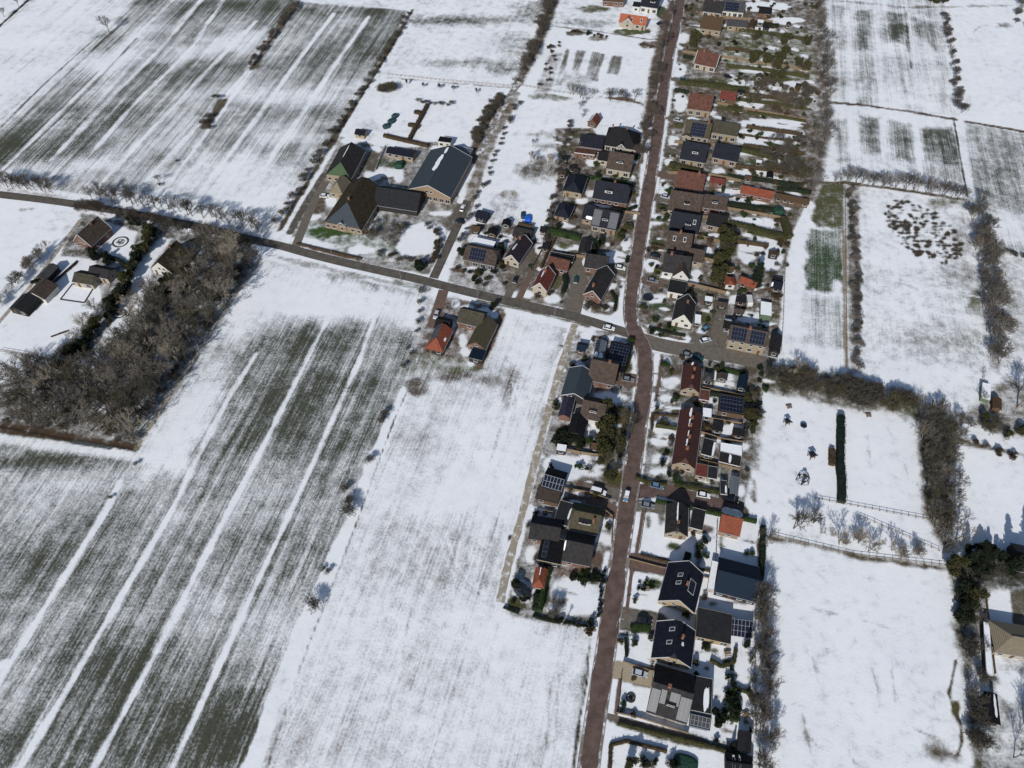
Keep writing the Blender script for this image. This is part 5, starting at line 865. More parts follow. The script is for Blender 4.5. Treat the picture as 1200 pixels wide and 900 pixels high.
def make_tree(kind, seed):
    k = (kind, seed)
    if k in PROTO: return PROTO[k]
    root = bpy.data.objects.new('tree', None); r = random.Random(seed * 17 + len(kind)); t = MB(); c = MB(); tm, cm = 'bark', 'twig'
    if kind in ('bare', 'bare_grey', 'bare_pale', 'bare_rust', 'bare_olive'):
        bare_proto(seed, 10, 1.0, t, c, .95, .026); cm = {'bare': 'twig', 'bare_grey': 'twig_grey', 'bare_pale': 'twig_pale', 'bare_rust': 'twig_rust', 'bare_olive': 'twig_olive'}[kind]; tm = 'bark_pale' if kind in ('bare_pale', 'bare_grey') else 'bark'; root.name = 'bare_tree'
    elif kind in ('scrub', 'scrub_rust', 'scrub_olive', 'scrub_grey'):
        bare_proto(seed, 5, 1.25, t, c, .9, .026, 4, .30); cm = {'scrub': 'twig', 'scrub_rust': 'twig_rust', 'scrub_olive': 'twig_olive', 'scrub_grey': 'twig_grey'}[kind]; root.name = 'bare_shrub'
    elif kind == 'conifer':
        for i in range(3): t.bar((0, 0, i * 3 - .1), (0, 0, i * 3 + 3), .24 - .07 * i, .17 - .07 * i, 6)
        for i in range(900):
            z = .6 + 9.2 * (1 - r.random() ** .7); R = 2.5 * (1 - z / 10.2) ** .8 * (.65 + .35 * math.sin(z * 5)) + .15; a = r.uniform(0, 6.28); q = r.random() ** .4 * R * r.uniform(.75, 1.1); clump(c, Vector((q * math.cos(a), q * math.sin(a), z - q * .2)), r, .34, .5)
        cm = 'leaf_dark'; root.name = 'conifer'
    elif kind in ('evergreen', 'ever_olive', 'ever_green'):
        t.bar((0, 0, -.1), (.1, 0, 2.2), .2, .14, 6)
        for i in range(5): a = i * 1.3; t.bar((.1, 0, 1.8), (1.2 * math.cos(a), 1.2 * math.sin(a), 3.6), .1, .04, 4)
        cs = [(Vector((r.uniform(-1.3, 1.3), r.uniform(-1.3, 1.3), r.uniform(1.6, 5))), r.uniform(.8, 1.4)) for i in range(9)]
        for i in range(850):
            p, q = r.choice(cs); d = Vector((r.gauss(0, 1), r.gauss(0, 1), r.gauss(0, 1))).normalized() * q * r.random() ** .3; clump(c, p + d, r, .3)
        cm = {'evergreen': 'leaf_dark', 'ever_olive': 'leaf_olive', 'ever_green': 'leaf_green'}[kind]; root.name = 'evergreen_tree'
    elif kind in ('bush', 'bush_olive', 'bush_green', 'bush_brown'):
        for i in range(3): a = i * 2.1; t.bar((0, 0, -.05), (.4 * math.cos(a), .4 * math.sin(a), .7), .05, .02, 4)
        cs = [(Vector((r.uniform(-.5, .5), r.uniform(-.5, .5), r.uniform(.3, .9))), r.uniform(.35, .6)) for i in range(5)]
        for i in range(150):
            p, q = r.choice(cs); d = Vector((r.gauss(0, 1), r.gauss(0, 1), abs(r.gauss(0, 1)))).normalized() * q * r.random() ** .3; clump(c, p + d, r, .17)
        cm = {'bush': 'leaf_dark', 'bush_olive': 'leaf_olive', 'bush_green': 'leaf_green', 'bush_brown': 'leaf_brown'}[kind]; root.name = 'shrub'
    COL.objects.link(root)
    t.build('trunk' if root.name[:5] != 'shrub' else 'stem', tm, root); c.build('crown', cm, root); root.location = PARK
    PROTO[k] = [root, False]; return PROTO[k]
def blocked(x, y, pad=.4):
    for cx, cy, hx, hy, a in FOOT:
        dx, dy = x - cx, y - cy
        if abs(dx) > 30 or abs(dy) > 30: continue
        u = dx * math.cos(a) + dy * math.sin(a); v = -dx * math.sin(a) + dy * math.cos(a)
        if abs(u) < hx + pad and abs(v) < hy + pad: return True
    for pts, hw in ROADS:
        for a, b in zip(pts, pts[1:]):
            if min(a[0], b[0]) - 5 > x or max(a[0], b[0]) + 5 < x or min(a[1], b[1]) - 5 > y or max(a[1], b[1]) + 5 < y: continue
            ex, ey = b[0] - a[0], b[1] - a[1]; t = max(0, min(1, ((x - a[0]) * ex + (y - a[1]) * ey) / max(1e-6, ex * ex + ey * ey)))
            if math.hypot(x - a[0] - t * ex, y - a[1] - t * ey) < hw + .3: return True
    return False
tr = random.Random(99); NT = 0
CATS = {'bare': 'tree', 'scrub': 'shrub', 'conifer': 'tree', 'evergreen': 'tree', 'ever': 'tree', 'bush': 'shrub'}
def plant(kind, x, y, h_, label, group=None, wide=1.0, force=False, nv=4):
    global NT
    w_ = P(x, y) if not isinstance(x, Vector) else x
    if not force and blocked(w_.x, w_.y): return None
    base = {'bare': 10.5, 'scrub': 5.5, 'conifer': 10, 'evergreen': 6, 'ever': 6, 'bush': 1.3}[kind.split('_')[0]]
    s = h_ / base; NT += 1
    PLANTS.append((h_ / (w_ - Vector((0, 0, H))).length * (9 if group is None else 1), kind, tr.randrange(nv), w_.copy(), tr.uniform(0, 6.28), s * wide, s, label, group)); return True
PLANTS = []
def root_kind(k): return {'bare': 'bare_tree', 'scrub': 'bare_shrub', 'conifer': 'conifer', 'evergreen': 'evergreen_tree', 'ever': 'evergreen_tree', 'bush': 'shrub'}[k.split('_')[0]]
def settle():
    by = {}
    for p in PLANTS: by.setdefault(root_kind(p[1]), []).append(p)
    for rk, L_ in by.items():
        L_.sort(key=lambda p: -p[0])
        for _, kind, var, w_, rz, sw, s, label, group in L_[:292]:
            pr = make_tree(kind, var)
            if not pr[1]: pr[1] = True; o = pr[0]; o.location = w_; o.rotation_euler = (0, 0, rz); o.scale = (sw, sw, s)
            else: o = dup(pr[0], w_, rz, sw, None, None, s)
            for a in ('label', 'group'):
                if a in o: del o[a]
            tag(o, label, CATS[kind.split('_')[0]], group)
        rest = L_[292:]
        if not rest: continue
        src = [k for k in PROTO if PROTO[k][1] and root_kind(k[0]) == rk]; pid = []
        for p in rest:
            k = (p[1], p[2])
            if k not in src: k = next((q for q in src if q[0] == p[1]), src[0])
            pid.append(src.index(k))
        nm = {'bare_tree': 'farther_bare_trees', 'bare_shrub': 'farther_bare_shrubs', 'shrub': 'farther_garden_shrubs', 'evergreen_tree': 'farther_evergreens', 'conifer': 'farther_conifers'}[rk]
        me = bpy.data.meshes.new(nm); me.from_pydata([tuple(p[3]) for p in rest], [], []); o = bpy.data.objects.new(nm, me); COL.objects.link(o)
        me.attributes.new('pid', 'INT', 'POINT').data.foreach_set('value', pid)
        me.attributes.new('rz', 'FLOAT_VECTOR', 'POINT').data.foreach_set('vector', [c for p in rest for c in (0, 0, p[4])])
        me.attributes.new('sz', 'FLOAT_VECTOR', 'POINT').data.foreach_set('vector', [c for p in rest for c in (p[5], p[5], p[6])])
        tag(o, {'bare_tree': 'mass of smaller leafless trees scattered through wood, belts and gardens', 'bare_shrub': 'mass of smaller leafless bushes along hedges, ditches and gardens', 'shrub': 'mass of the smallest garden bushes among the houses'}.get(rk, 'mass of smaller evergreens'), 'vegetation', None, 'stuff')
        ng = bpy.data.node_groups.new(nm, 'GeometryNodeTree'); ng.interface.new_socket('Geometry', in_out='INPUT', socket_type='NodeSocketGeometry'); ng.interface.new_socket('Geometry', in_out='OUTPUT', socket_type='NodeSocketGeometry')
        N_ = ng.nodes; K = ng.links; gi = N_.new('NodeGroupInput'); go = N_.new('NodeGroupOutput'); jn = N_.new('GeometryNodeJoinGeometry')
        def named(t, n_): q = N_.new('GeometryNodeInputNamedAttribute'); q.data_type = t; q.inputs['Name'].default_value = n_; return q.outputs['Attribute']
        ip, ir, isz = named('INT', 'pid'), named('FLOAT_VECTOR', 'rz'), named('FLOAT_VECTOR', 'sz'); er = N_.new('FunctionNodeEulerToRotation'); K.new(ir, er.inputs[0])
        for i, k in enumerate(src):
            if i not in pid: continue
            cp = N_.new('FunctionNodeCompare'); cp.data_type = 'INT'; cp.operation = 'EQUAL'; K.new(ip, cp.inputs['A']); 
            for q in cp.inputs:
                if q.name == 'B' and q.type == 'INT': q.default_value = i
            for q in cp.inputs:
                if q.name == 'A' and q.type == 'INT': K.new(ip, q)
            for ch in PROTO[k][0].children:
                oi = N_.new('GeometryNodeObjectInfo'); oi.transform_space = 'ORIGINAL'; oi.inputs['Object'].default_value = ch; oi.inputs['As Instance'].default_value = True
                io = N_.new('GeometryNodeInstanceOnPoints'); K.new(gi.outputs[0], io.inputs['Points']); K.new(cp.outputs[0], io.inputs['Selection']); K.new(oi.outputs['Geometry'], io.inputs['Instance']); K.new(er.outputs[0], io.inputs['Rotation']); K.new(isz, io.inputs['Scale']); K.new(io.outputs[0], jn.inputs[0])
        K.new(jn.outputs[0], go.inputs[0]); o.modifiers.new('scatter', 'NODES').node_group = ng
def row(kinds, pts, n, h_, label, group, jit=2, wide=1.0, hj=.25):
    L_ = [P(*p) for p in pts]; seg = [(a, b, (b - a).length) for a, b in zip(L_, L_[1:])]; T = sum(s[2] for s in seg)
    for i in range(n):
        d = (i + tr.uniform(.2, .8)) / n * T
        for a, b, l in seg:
            if d <= l: break
            d -= l
        q = a.lerp(b, min(1, d / l)); q = Vector((q.x + tr.uniform(-jit, jit), q.y + tr.uniform(-jit, jit), 0))
        plant(tr.choice(kinds), q, None, h_ * tr.uniform(1 - hj, 1 + hj), label, group, wide * tr.uniform(.85, 1.15))
def fill(kinds, q, n, h_, label, group, wide=1.0, mind=0, hj=.3):
    xs = [p[0] for p in q]; ys = [p[1] for p in q]; k = 0; tries = 0; got = []
    while k < n and tries < n * 30:
        tries += 1; x, y = tr.uniform(min(xs), max(xs)), tr.uniform(min(ys), max(ys))
        if not inpoly(x, y, q): continue
        w_ = P(x, y)
        if mind and any((w_ - g_).length < mind for g_ in got): continue
        if plant(tr.choice(kinds), w_, None, h_ * tr.uniform(1 - hj, 1 + hj), label, group, wide * tr.uniform(.85, 1.2)): got.append(w_); k += 1
# the wood at the left
fill(['bare', 'bare_grey', 'bare_grey', 'bare_olive', 'bare_pale'], [(218, 322), (240, 285), (300, 305), (292, 320), (158, 515), (0, 490), (20, 440), (95, 440), (130, 412), (160, 372), (188, 350)], 160, 12.5, 'tall bare broadleaf tree standing in the dense triangular wood', 'bare trees of the wood', 1.1, 2.7)
fill(['scrub', 'scrub_olive', 'scrub_rust'], [(215, 310), (298, 305), (158, 520), (0, 497), (30, 450), (95, 440), (150, 400)], 90, 3.8, 'low leafless undergrowth bush under the trees of the wood', 'undergrowth bushes in the wood', 1.2, 2.5)
fill(['ever_olive', 'evergreen'], [(195, 330), (180, 360), (215, 350), (230, 320)], 5, 6, 'ivy-dark evergreen beside the house in the wood', 'dark evergreens at the wood house')
row(['evergreen', 'ever_olive'], [(185, 272), (165, 305), (152, 325), (140, 355), (120, 385), (100, 408), (72, 435)], 20, 5.4, 'dark evergreen in the thick hedge row between the two estate lawns', 'evergreens between the estate lawns', 1.2, 1.2)
row(['bare_grey', 'bare_pale'], [(118, 360), (95, 395), (70, 425), (35, 445), (10, 440)], 16, 7.5, 'pale bare tree on the lawn edge below the snowed pool', 'pale bare trees below the pool lawn', 1.5)
row(['scrub_grey', 'bare_grey'], [(72, 290), (45, 305), (30, 325), (8, 350), (-5, 365)], 13, 6, 'grey bare tree on the field side of the estate drive', 'grey trees along the estate drive', 1.5)
row(['evergreen'], [(150, 250), (160, 262), (172, 270)], 5, 4.5, 'clipped dark evergreen by the lane in front of the country house', 'evergreens before the country house', 1)
row(['evergreen'], [(110, 300), (124, 306), (128, 318)], 5, 5, 'dark evergreen between country house and pool house', 'evergreens behind the country house', 1.2)
row(['bush', 'evergreen'], [(60, 308), (48, 330), (20, 358), (5, 375)], 6, 2.6, 'dark shrub between the sheds of the estate drive', 'shrubs at the estate sheds', 1)
row(['bare', 'bare_rust'], [(-5, 217), (66, 226)], 17, 8.5, 'bare roadside tree in the leaning row at the far left', 'roadside trees at the far left', .8)
row(['bare', 'bare_rust'], [(108, 233), (190, 246), (235, 254), (272, 262), (308, 272)], 34, 8.5, 'bare tree on the field verge of the village street near the wood', 'verge trees opposite the wood', 1.2)
row(['scrub_rust', 'scrub', 'bare'], [(90, 246), (150, 258), (200, 270), (295, 288)], 34, 6, 'leafless bush on the wood side of the village street', 'bushes along the wood side of the street', 1.2)
for x, y, k, h_, lb in [(128, 38, 'bare', 12, 'lone bare tree standing in the top left field'), (188, 215, 'bare', 6, 'single small bare tree at the lower edge of the striped field'), (22, 8, 'bare', 7, 'bare tree by the ditch in the top left corner'), (5, 20, 'bare', 7, 'bare tree at the very left of the top ditch'),
                        (408, 605, 'scrub', 5.0, 'round leafless bush on the snow strip between the two big fields'), (366, 712, 'scrub', 5.0, 'lowest leafless bush on the snow strip between the fields'), (884, 336, 'conifer', 13, 'tall dark conifer throwing a long shadow on a snowy lawn'), (855, 281, 'evergreen', 6, 'black-green yew at the end of the snowed lawn'),
                        (640, 205, 'bare_pale', 12, 'tall thin bare tree in the middle of the paddock'), (1192, 478, 'bare_grey', 17, 'very large bare tree leaning over the huts at the right edge'), (1150, 470, 'bare', 6, 'small bare tree beside the hen house'), (690, 520, 'ever_green', 4, 'bright green shrubbery south of the black square shed'),
                        (738, 898, 'ever_olive', 4.5, 'olive shrub in the lowest front garden by the road'), (874, 757, 'conifer', 5, 'blue-green spruce beside the solar panel frame'), (604, 686, 'evergreen', 4, 'round dark tree beside the navy play house'), (690, 555, 'bare_grey', 6, 'bare garden tree on the snowy lawn right of the solar shed'),
                        (1203, 662, 'conifer', 13, 'dark spruce reaching in from the right edge'), (1182, 668, 'conifer', 12, 'tall dark spruce between right edge spruce and the gate'), (1133, 660, 'conifer', 9, 'dark spruce at the head of the right-hand lane hedge'), (1158, 655, 'conifer', 7, 'dark conifer at the gate of the right-hand lane'), (826, 762, 'bush_green', 1.6, 'rounded green bush behind the lower tan-gabled house'), (903, 325, 'scrub', 3.5, 'small leafless shrub above the dark sheds by the field'),
                        (917, 298, 'ever_green', 2.4, 'small green shrub on the fence of the snowy lawn'), (858, 875, 'conifer', 3.5, 'small dark conifer beside the rounded shed'), (527, 367, 'bare', 5, 'bare tree at the yard entrance of the island'), (577, 362, 'evergreen', 4, 'black-green tree in front of the island house'),
                        (493, 318, 'evergreen', 6, 'dark evergreen at the corner of the farm lane'), (541, 300, 'evergreen', 4.5, 'dark evergreen left of the solar bungalow'), (588, 292, 'evergreen', 4.5, 'dark tree between solar bungalow and aubergine roof')]:
    plant(k, x, y, h_, lb, None, 1.15 if 'scrub' in k or k == 'bare_grey' else 1, True)
for x, y, hh in [(452, 485, 3.2), (447, 495, 3.2), (434, 543, 3.4), (411, 592, 4), (405, 575, 3), (386, 672, 2.2), (378, 668, 1.8), (240, 148, 4.5), (246, 140, 4), (254, 118, 4), (247, 152, 3), (188, 218, 2), (208, 190, 1.6), (160, 545, 1.8), (130, 585, 1.6)]:
    plant('scrub', x, y, hh, 'small leafless bush on a field boundary', 'small boundary bushes in the fields', 1.2, True)
row(['scrub_rust'], [(350, 4), (330, 28), (312, 55), (294, 80)], 16, 4, 'rusty bush of the hedge dividing the top left fields', 'bushes of the top left field hedge', 1.2)
row(['scrub', 'scrub_olive', 'scrub_rust'], [(324, 268), (345, 235), (370, 190), (395, 150), (425, 106), (450, 65), (480, 18)], 40, 3.4, 'bush in the hedge line beside the farm ditch', 'bushes along the farm ditch', 1.4, 1.1)
row(['scrub_olive', 'scrub'], [(446, 108), (468, 104)], 6, 4.5, 'shaggy bush at the upper left corner of the orchard', 'bushes at the orchard corner', 1.5, 1.3)
row(['scrub_rust'], [(473, 100), (496, 103), (518, 105), (540, 108), (562, 110)], 5, 4.2, 'narrow brown tree in the spaced row at the top of the orchard', 'narrow orchard trees', .3, .45, .1)
row(['scrub', 'scrub_grey'], [(488, 120), (512, 123), (530, 124)], 9, 2.6, 'low bare bush above the cross-shaped hedge', 'bushes above the cross hedge', 1)
row(['scrub_olive', 'scrub_rust', 'scrub'], [(589, 114), (576, 132), (565, 150), (556, 172)], 56, 3.6, 'bush of the brown planting strip beside the farm track', 'bushes of the brown strip by the track', 2.6, 1.1)
row(['scrub', 'scrub_rust'], [(608, 118), (594, 150), (578, 190), (562, 230), (548, 262), (535, 290)], 24, 2.8, 'bush on the paddock side of the farm track', 'bushes on the paddock side of the track', 1.2)
fill(['bare_rust', 'bare', 'scrub_rust'], [(655, -8), (640, 35), (612, 98), (600, 98), (628, 40), (644, -8)], 34, 6, 'bare brown tree in the belt running to the top edge', 'brown tree belt at the top centre', 1.2)
row(['scrub', 'scrub_rust', 'bush_brown'], [(652, 50), (645, 75), (640, 100), (630, 105)], 14, 2.4, 'rough garden bush beside the striped vegetable plot', 'bushes left of the vegetable plot', 2.5)
row(['bare', 'bare_grey'], [(668, 112), (692, 118)], 5, 6.5, 'bare tree left of the snowy orchard gap', 'bare trees left of the orchard gap')
row(['bare', 'bare_grey', 'bare'], [(706, 115), (742, 120)], 8, 7, 'bare tree in the group behind the mown hedge', 'bare tree group left of the road')
row(['bare_rust', 'bare'], [(682, 118), (684, 140)], 5, 4.5, 'reddish bare tree beside the tiny red shed', 'reddish trees at the red shed')
row(['bare', 'bare_rust', 'scrub_rust'], [(788, 8), (776, 55), (768, 100), (760, 148), (752, 184)], 27, 6.5, 'bare brown tree on the verge left of the main road', 'verge trees left of the main road', 1.5)
row(['bush_brown', 'scrub_rust'], [(748, 53), (766, 56)], 6, 1.8, 'brown bush at the end of the orange cottage drive', 'brown bushes by the cottage drive', 1)
row(['bush_brown', 'bush'], [(668, 38), (712, 46)], 9, 1.7, 'dark low bush in the ornamental border below the top lawn', 'border bushes below the top lawn', 1)
row(['scrub', 'scrub_grey', 'scrub_rust'], [(668, 145), (660, 180), (652, 220), (644, 260), (636, 290)], 26, 3, 'leafless bush on the boundary between paddock and gardens', 'bushes between paddock and gardens', 1.3)
fill(['bare', 'bare_grey', 'bare_olive'], [(622, 165), (660, 165), (655, 215), (615, 210)], 8, 6, 'wispy bare tree on the dark patch of the paddock', 'wispy paddock trees', .8)
# belt right of the gardens
row(['bare', 'bare_grey', 'bare_rust'], [(955, -5), (962, 40), (968, 100), (966, 150), (956, 200), (950, 232)], 60, 8.5, 'bare tree in the long belt between gardens and striped field', 'tree belt behind the east gardens', 2.2)
fill(['bare_olive', 'ever_olive', 'bare_olive', 'ever_olive'], [(872, 42), (948, 36), (950, 96), (905, 95), (865, 66)], 26, 6.5, 'olive ivy-clad tree in the overgrown back garden at the top', 'olive trees of the overgrown garden', 1, 2.5)
fill(['bare', 'bare_grey', 'scrub_rust', 'scrub_olive'], [(870, 100), (948, 104), (948, 130), (875, 124)], 26, 6, 'leafless garden tree in the long plots behind the brown roofs', 'leafless trees in the upper long gardens')
fill(['bare', 'bare_grey', 'scrub', 'scrub_olive'], [(895, 165), (942, 168), (944, 215), (880, 205)], 34, 6, 'leafless garden tree above the orange stable', 'leafless trees above the orange stable')
fill(['bush_olive', 'bush_brown', 'scrub_olive'], [(855, 90), (945, 96), (945, 142), (860, 130)], 22, 2.2, 'low olive bush in the upper long gardens', 'olive bushes of the upper long gardens')
row(['ever_olive', 'bare_olive'], [(846, 278), (846, 300), (842, 322), (838, 338)], 10, 8, 'tall olive evergreen in the column beside the snowy lawn', 'tall olive evergreens beside the lawn', 1.6, .9)
fill(['ever_olive', 'bush_olive'], [(812, 36), (842, 38), (838, 56), (808, 60)], 8, 3.8, 'olive conifer between the rusty and brown roofs', 'olive conifers between two brown roofs')
fill(['ever_olive', 'bare_olive'], [(700, 478), (738, 478), (732, 540), (718, 560), (704, 540)], 15, 6.5, 'brown-olive tree in the shaded front garden by the road', 'brown-olive front garden trees', 1.1, 2)
row(['ever_olive'], [(706, 556), (732, 562)], 5, 3.6, 'olive hedge shrub above the parked van', 'olive shrubs above the van')
fill(['bush_olive', 'ever_olive'], [(724, 262), (738, 262), (734, 284), (716, 284)], 5, 3.0, 'light olive shrub beside the panelled navy house', 'olive shrubs beside the navy house')
fill(['conifer'], [(694, 280), (712, 280), (708, 300), (692, 298)], 4, 4, 'dark clipped conifer behind the T-shaped brick house', 'clipped conifers behind the brick house', 1.4)
fill(['bush', 'evergreen'], [(654, 498), (690, 510), (684, 525), (650, 522)], 8, 2.6, 'dark ivy shrub around the black square shed', 'ivy shrubs round the black shed')
fill(['ever_olive', 'scrub_olive', 'bare'], [(862, 438), (890, 440), (888, 500), (874, 520)], 14, 4, 'brown-olive bush on the back boundary of the terrace gardens', 'bushes behind the terrace gardens')
# boundaries on the right
row(['bare_rust', 'bare', 'bare_grey'], [(978, 214), (1000, 216), (1060, 222), (1132, 234)], 30, 8.5, 'bare tree in the row along the top of the heather field', 'row above the heather field', 1.3)
row(['scrub_rust', 'scrub', 'bare_rust'], [(1106, 22), (1115, 70), (1124, 135)], 30, 5, 'reddish scrub along the upper right field boundary', 'scrub of the upper right boundary', 1.5)
row(['ever_olive'], [(1086, 2), (1104, 6)], 5, 6, 'dark olive tree at the top of the upper right boundary', 'olive trees at the top right')
fill(['scrub_rust', 'bare'], [(1175, 2), (1200, 6), (1200, 38), (1185, 25)], 8, 4, 'brown scrub in the upper right corner', 'scrub in the upper right corner')
row(['scrub', 'scrub_grey'], [(997, 225), (1002, 300), (1004, 380), (1006, 436)], 44, 3.4, 'leafless bush of the straight hedge left of the heather field', 'straight hedge of the heather field', 1.4)
fill(['bare_grey', 'bare', 'scrub_grey', 'bare_rust'], [(1134, 236), (1150, 240), (1166, 300), (1178, 400), (1170, 430), (1158, 420), (1148, 330)], 64, 7.5, 'brown bare tree in the curving belt at the right', 'curving belt right of the heather field', 1, 1.5)
row(['scrub', 'scrub_rust'], [(1152, 292), (1200, 302)], 9, 2.5, 'small scrub on the cross ditch at the right', 'scrub on the right cross ditch', 1)
fill(['scrub_olive', 'scrub', 'bare', 'bare_rust'], [(898, 432), (960, 446), (1070, 470), (1075, 486), (985, 472), (896, 454)], 64, 6, 'tangled bare tree in the belt above the play meadow', 'tangled belt above the play meadow', 1, 1.5)
fill(['bare_pale'], [(915, 432), (930, 436), (925, 446), (912, 442)], 2, 8, 'pale spreading tree at the end of the parking street', 'pale trees at the parking street end')
fill(['bare', 'bare_olive', 'bare_grey', 'bare_olive'], [(1076, 492), (1126, 498), (1118, 560), (1122, 640), (1108, 660), (1086, 600)], 66, 7, 'dense brown tree in the block right of the play meadow', 'tree block right of the play meadow', 1.05, 2)
fill(['bare', 'bare_grey'], [(1055, 468), (1110, 478), (1120, 500), (1078, 496)], 10, 6, 'bare tree at the corner above the dense tree block', 'corner trees above the block')
row(['bare_olive', 'bare'], [(925, 614), (945, 618), (960, 612)], 5, 7.5, 'broad brownish crown at the lower left of the play meadow', 'broad crowns below the climbing frame', 2, 1.2)
row(['bare_pale', 'bare_pale', 'bare_grey'], [(985, 634), (1000, 640), (1036, 648), (1045, 650)], 6, 7.5, 'pale bare orchard tree above the lower right field', 'pale trees above the lower right field', 2, 1.1)
row(['scrub_grey', 'bare_grey'], [(950, 622), (1010, 636), (1095, 655)], 12, 3.6, 'small grey bare tree in the strip above the lower right field', 'small grey trees in the strip', 2)
row(['bare', 'bare_grey'], [(893, 628), (898, 640)], 3, 6, 'bare tree by the corner of the lower right field', 'bare trees at the field corner')
row(['bare_grey', 'bare', 'bare_rust'], [(893, 690), (897, 760), (893, 820), (896, 905)], 50, 7.5, 'bare tree in the belt left of the lower right field', 'belt left of the lower right field', 1.8)
row(['bare_olive'], [(880, 705), (886, 720)], 2, 8, 'brown spreading tree over the orange barn fascia', 'spreading trees over the barn', 1)
fill(['ever_olive', 'bare_olive', 'bare', 'evergreen'], [(1112, 660), (1145, 655), (1148, 735), (1124, 740)], 22, 4.5, 'olive shrub tree in the hedge left of the right-hand lane', 'hedge left of the right-hand lane', 1.3)
fill(['bare', 'bare_grey', 'scrub'], [(1124, 745), (1146, 745), (1152, 900), (1136, 900)], 24, 4.5, 'bare tree beside the lower part of the right-hand lane', 'trees by the lower right-hand lane')
fill(['evergreen', 'bare', 'evergreen'], [(1128, 640), (1200, 650), (1200, 690), (1140, 680)], 20, 5, 'dark tree by the entrance at the right', 'dark trees by the right entrance')
fill(['bare_grey', 'bare'], [(1178, 830), (1210, 800), (1210, 900), (1170, 890)], 8, 8, 'large bare tree in the lower right corner', 'bare trees of the lower right corner')
fill(['scrub_olive', 'ever_olive', 'bare'], [(1125, 500), (1200, 525), (1200, 500), (1160, 480)], 16, 4, 'olive scrub below the right-hand huts', 'scrub below the huts')
row(['scrub', 'bush_brown'], [(1140, 520), (1205, 540)], 10, 2.2, 'low scrub along the lane at the right edge', 'scrub along the right edge lane')
# farm and street planting
row(['scrub_olive', 'scrub', 'bush_brown'], [(498, 262), (512, 272), (516, 292), (506, 312), (470, 306), (440, 300)], 22, 2.6, 'bush ringing the round snowed farm lawn', 'bushes round the farm lawn', 1.3)
fill(['bare', 'scrub_olive', 'bare_grey'], [(440, 252), (476, 256), (470, 296), (434, 286)], 10, 5, 'bare tree in the farmhouse side garden', 'bare trees of the farmhouse garden')
fill(['scrub_olive', 'bush_green', 'bush'], [(556, 318), (580, 322), (572, 338), (552, 334)], 7, 1.8, 'garden shrub in front of the solar bungalow', 'shrubs before the solar bungalow')
fill(['scrub', 'scrub_olive', 'bare'], [(684, 352), (708, 352), (700, 368), (678, 366)], 6, 3, 'bare shrub before the T-shaped brick house', 'bare shrubs before the brick house')
row(['scrub', 'scrub_olive'], [(500, 340), (480, 420), (470, 440)], 8, 2.6, 'scrubby bush on the west side of the island yard', 'bushes west of the island yard', 1.6)
row(['bare_grey', 'scrub_grey'], [(640, 712), (665, 720)], 6, 3, 'small bare fruit tree at the foot of the snowy lawn', 'fruit trees at the foot of the lawn')
row(['bush'], [(641, 724), (690, 736)], 13, 1.3, 'evenly spaced dark shrub along the lower lawn edge', 'spaced shrubs along the lower lawn', .3, 1)
row(['bush'], [(708, 668), (704, 690), (701, 722)], 11, 1.3, 'evenly spaced dark shrub along the roadside lawn edge', 'spaced shrubs along the roadside lawn', .2, 1)
row(['bush', 'bush_brown'], [(692, 728), (690, 742)], 4, 2.2, 'tangled dark shrub at the corner of the snowy lawn', 'tangled corner shrubs', 1)
fill(['bush', 'bush_brown', 'bush_olive', 'scrub', 'bush_green'], [(745, 600), (884, 622), (884, 880), (716, 840), (728, 730)], 34, 1.6, 'small garden bush around the large houses at the lower right of the road', 'garden bushes of the lower right houses')
row(['scrub', 'bare_grey', 'scrub_olive'], [(884, 700), (884, 780), (882, 870)], 9, 3.2, 'leafless shrub on the back boundary of the lower right houses', 'back boundary shrubs of the lower houses', 1)
fill(['bush_green', 'bush'], [(664, 676), (700, 668), (702, 680), (680, 686)], 22, 1.3, 'dark green ground shrub in the curved bed', 'shrubs of the curved green bed')
fill(['bush', 'bush_green'], [(750, 676), (774, 680), (770, 690), (746, 694)], 10, .9, 'green ground shrub beside the navy house front', 'green shrubs before the navy house')
fill(['bush_olive', 'bush'], [(597, 700), (618, 696), (620, 712), (600, 716)], 9, 1.6, 'olive shrub around the navy play house', 'olive shrubs at the play house')
fill(['bush', 'evergreen'], [(840, 800), (866, 800), (866, 840), (850, 850), (836, 850)], 10, 2.4, 'dark evergreen bush in the garden behind the greenhouse', 'evergreen bushes behind the greenhouse')
fill(['scrub_olive', 'bush'], [(748, 890), (790, 895), (785, 905), (750, 905)], 8, 2.2, 'dark bush in the bottom front garden', 'dark bushes at the bottom edge')
plant('conifer', 734, 780, 3.2, 'small pruned conifer on the lawn before the lower tan-gabled house', None, .7)
for q, n_ in [((east), 260), ([(655, 155), (748, 155), (735, 320), (725, 370), (600, 345), (530, 325), (560, 265), (640, 285)], 60), ([(762, 412), (905, 432), (880, 560), (868, 600), (745, 575)], 45), ([(662, 390), (745, 400), (735, 560), (718, 640), (610, 640), (632, 540)], 36)]:
    side = {260: 'east of the main road, above the junction', 60: 'between the main road and the paddock', 45: 'around the dark red terraces', 36: 'between the field track and the main road'}[n_]
    fill(['bush_olive', 'bush_brown', 'bush', 'scrub', 'bush_green'], q, n_, 1.7, 'small garden bush ' + side, 'garden bushes ' + side, 1.1)
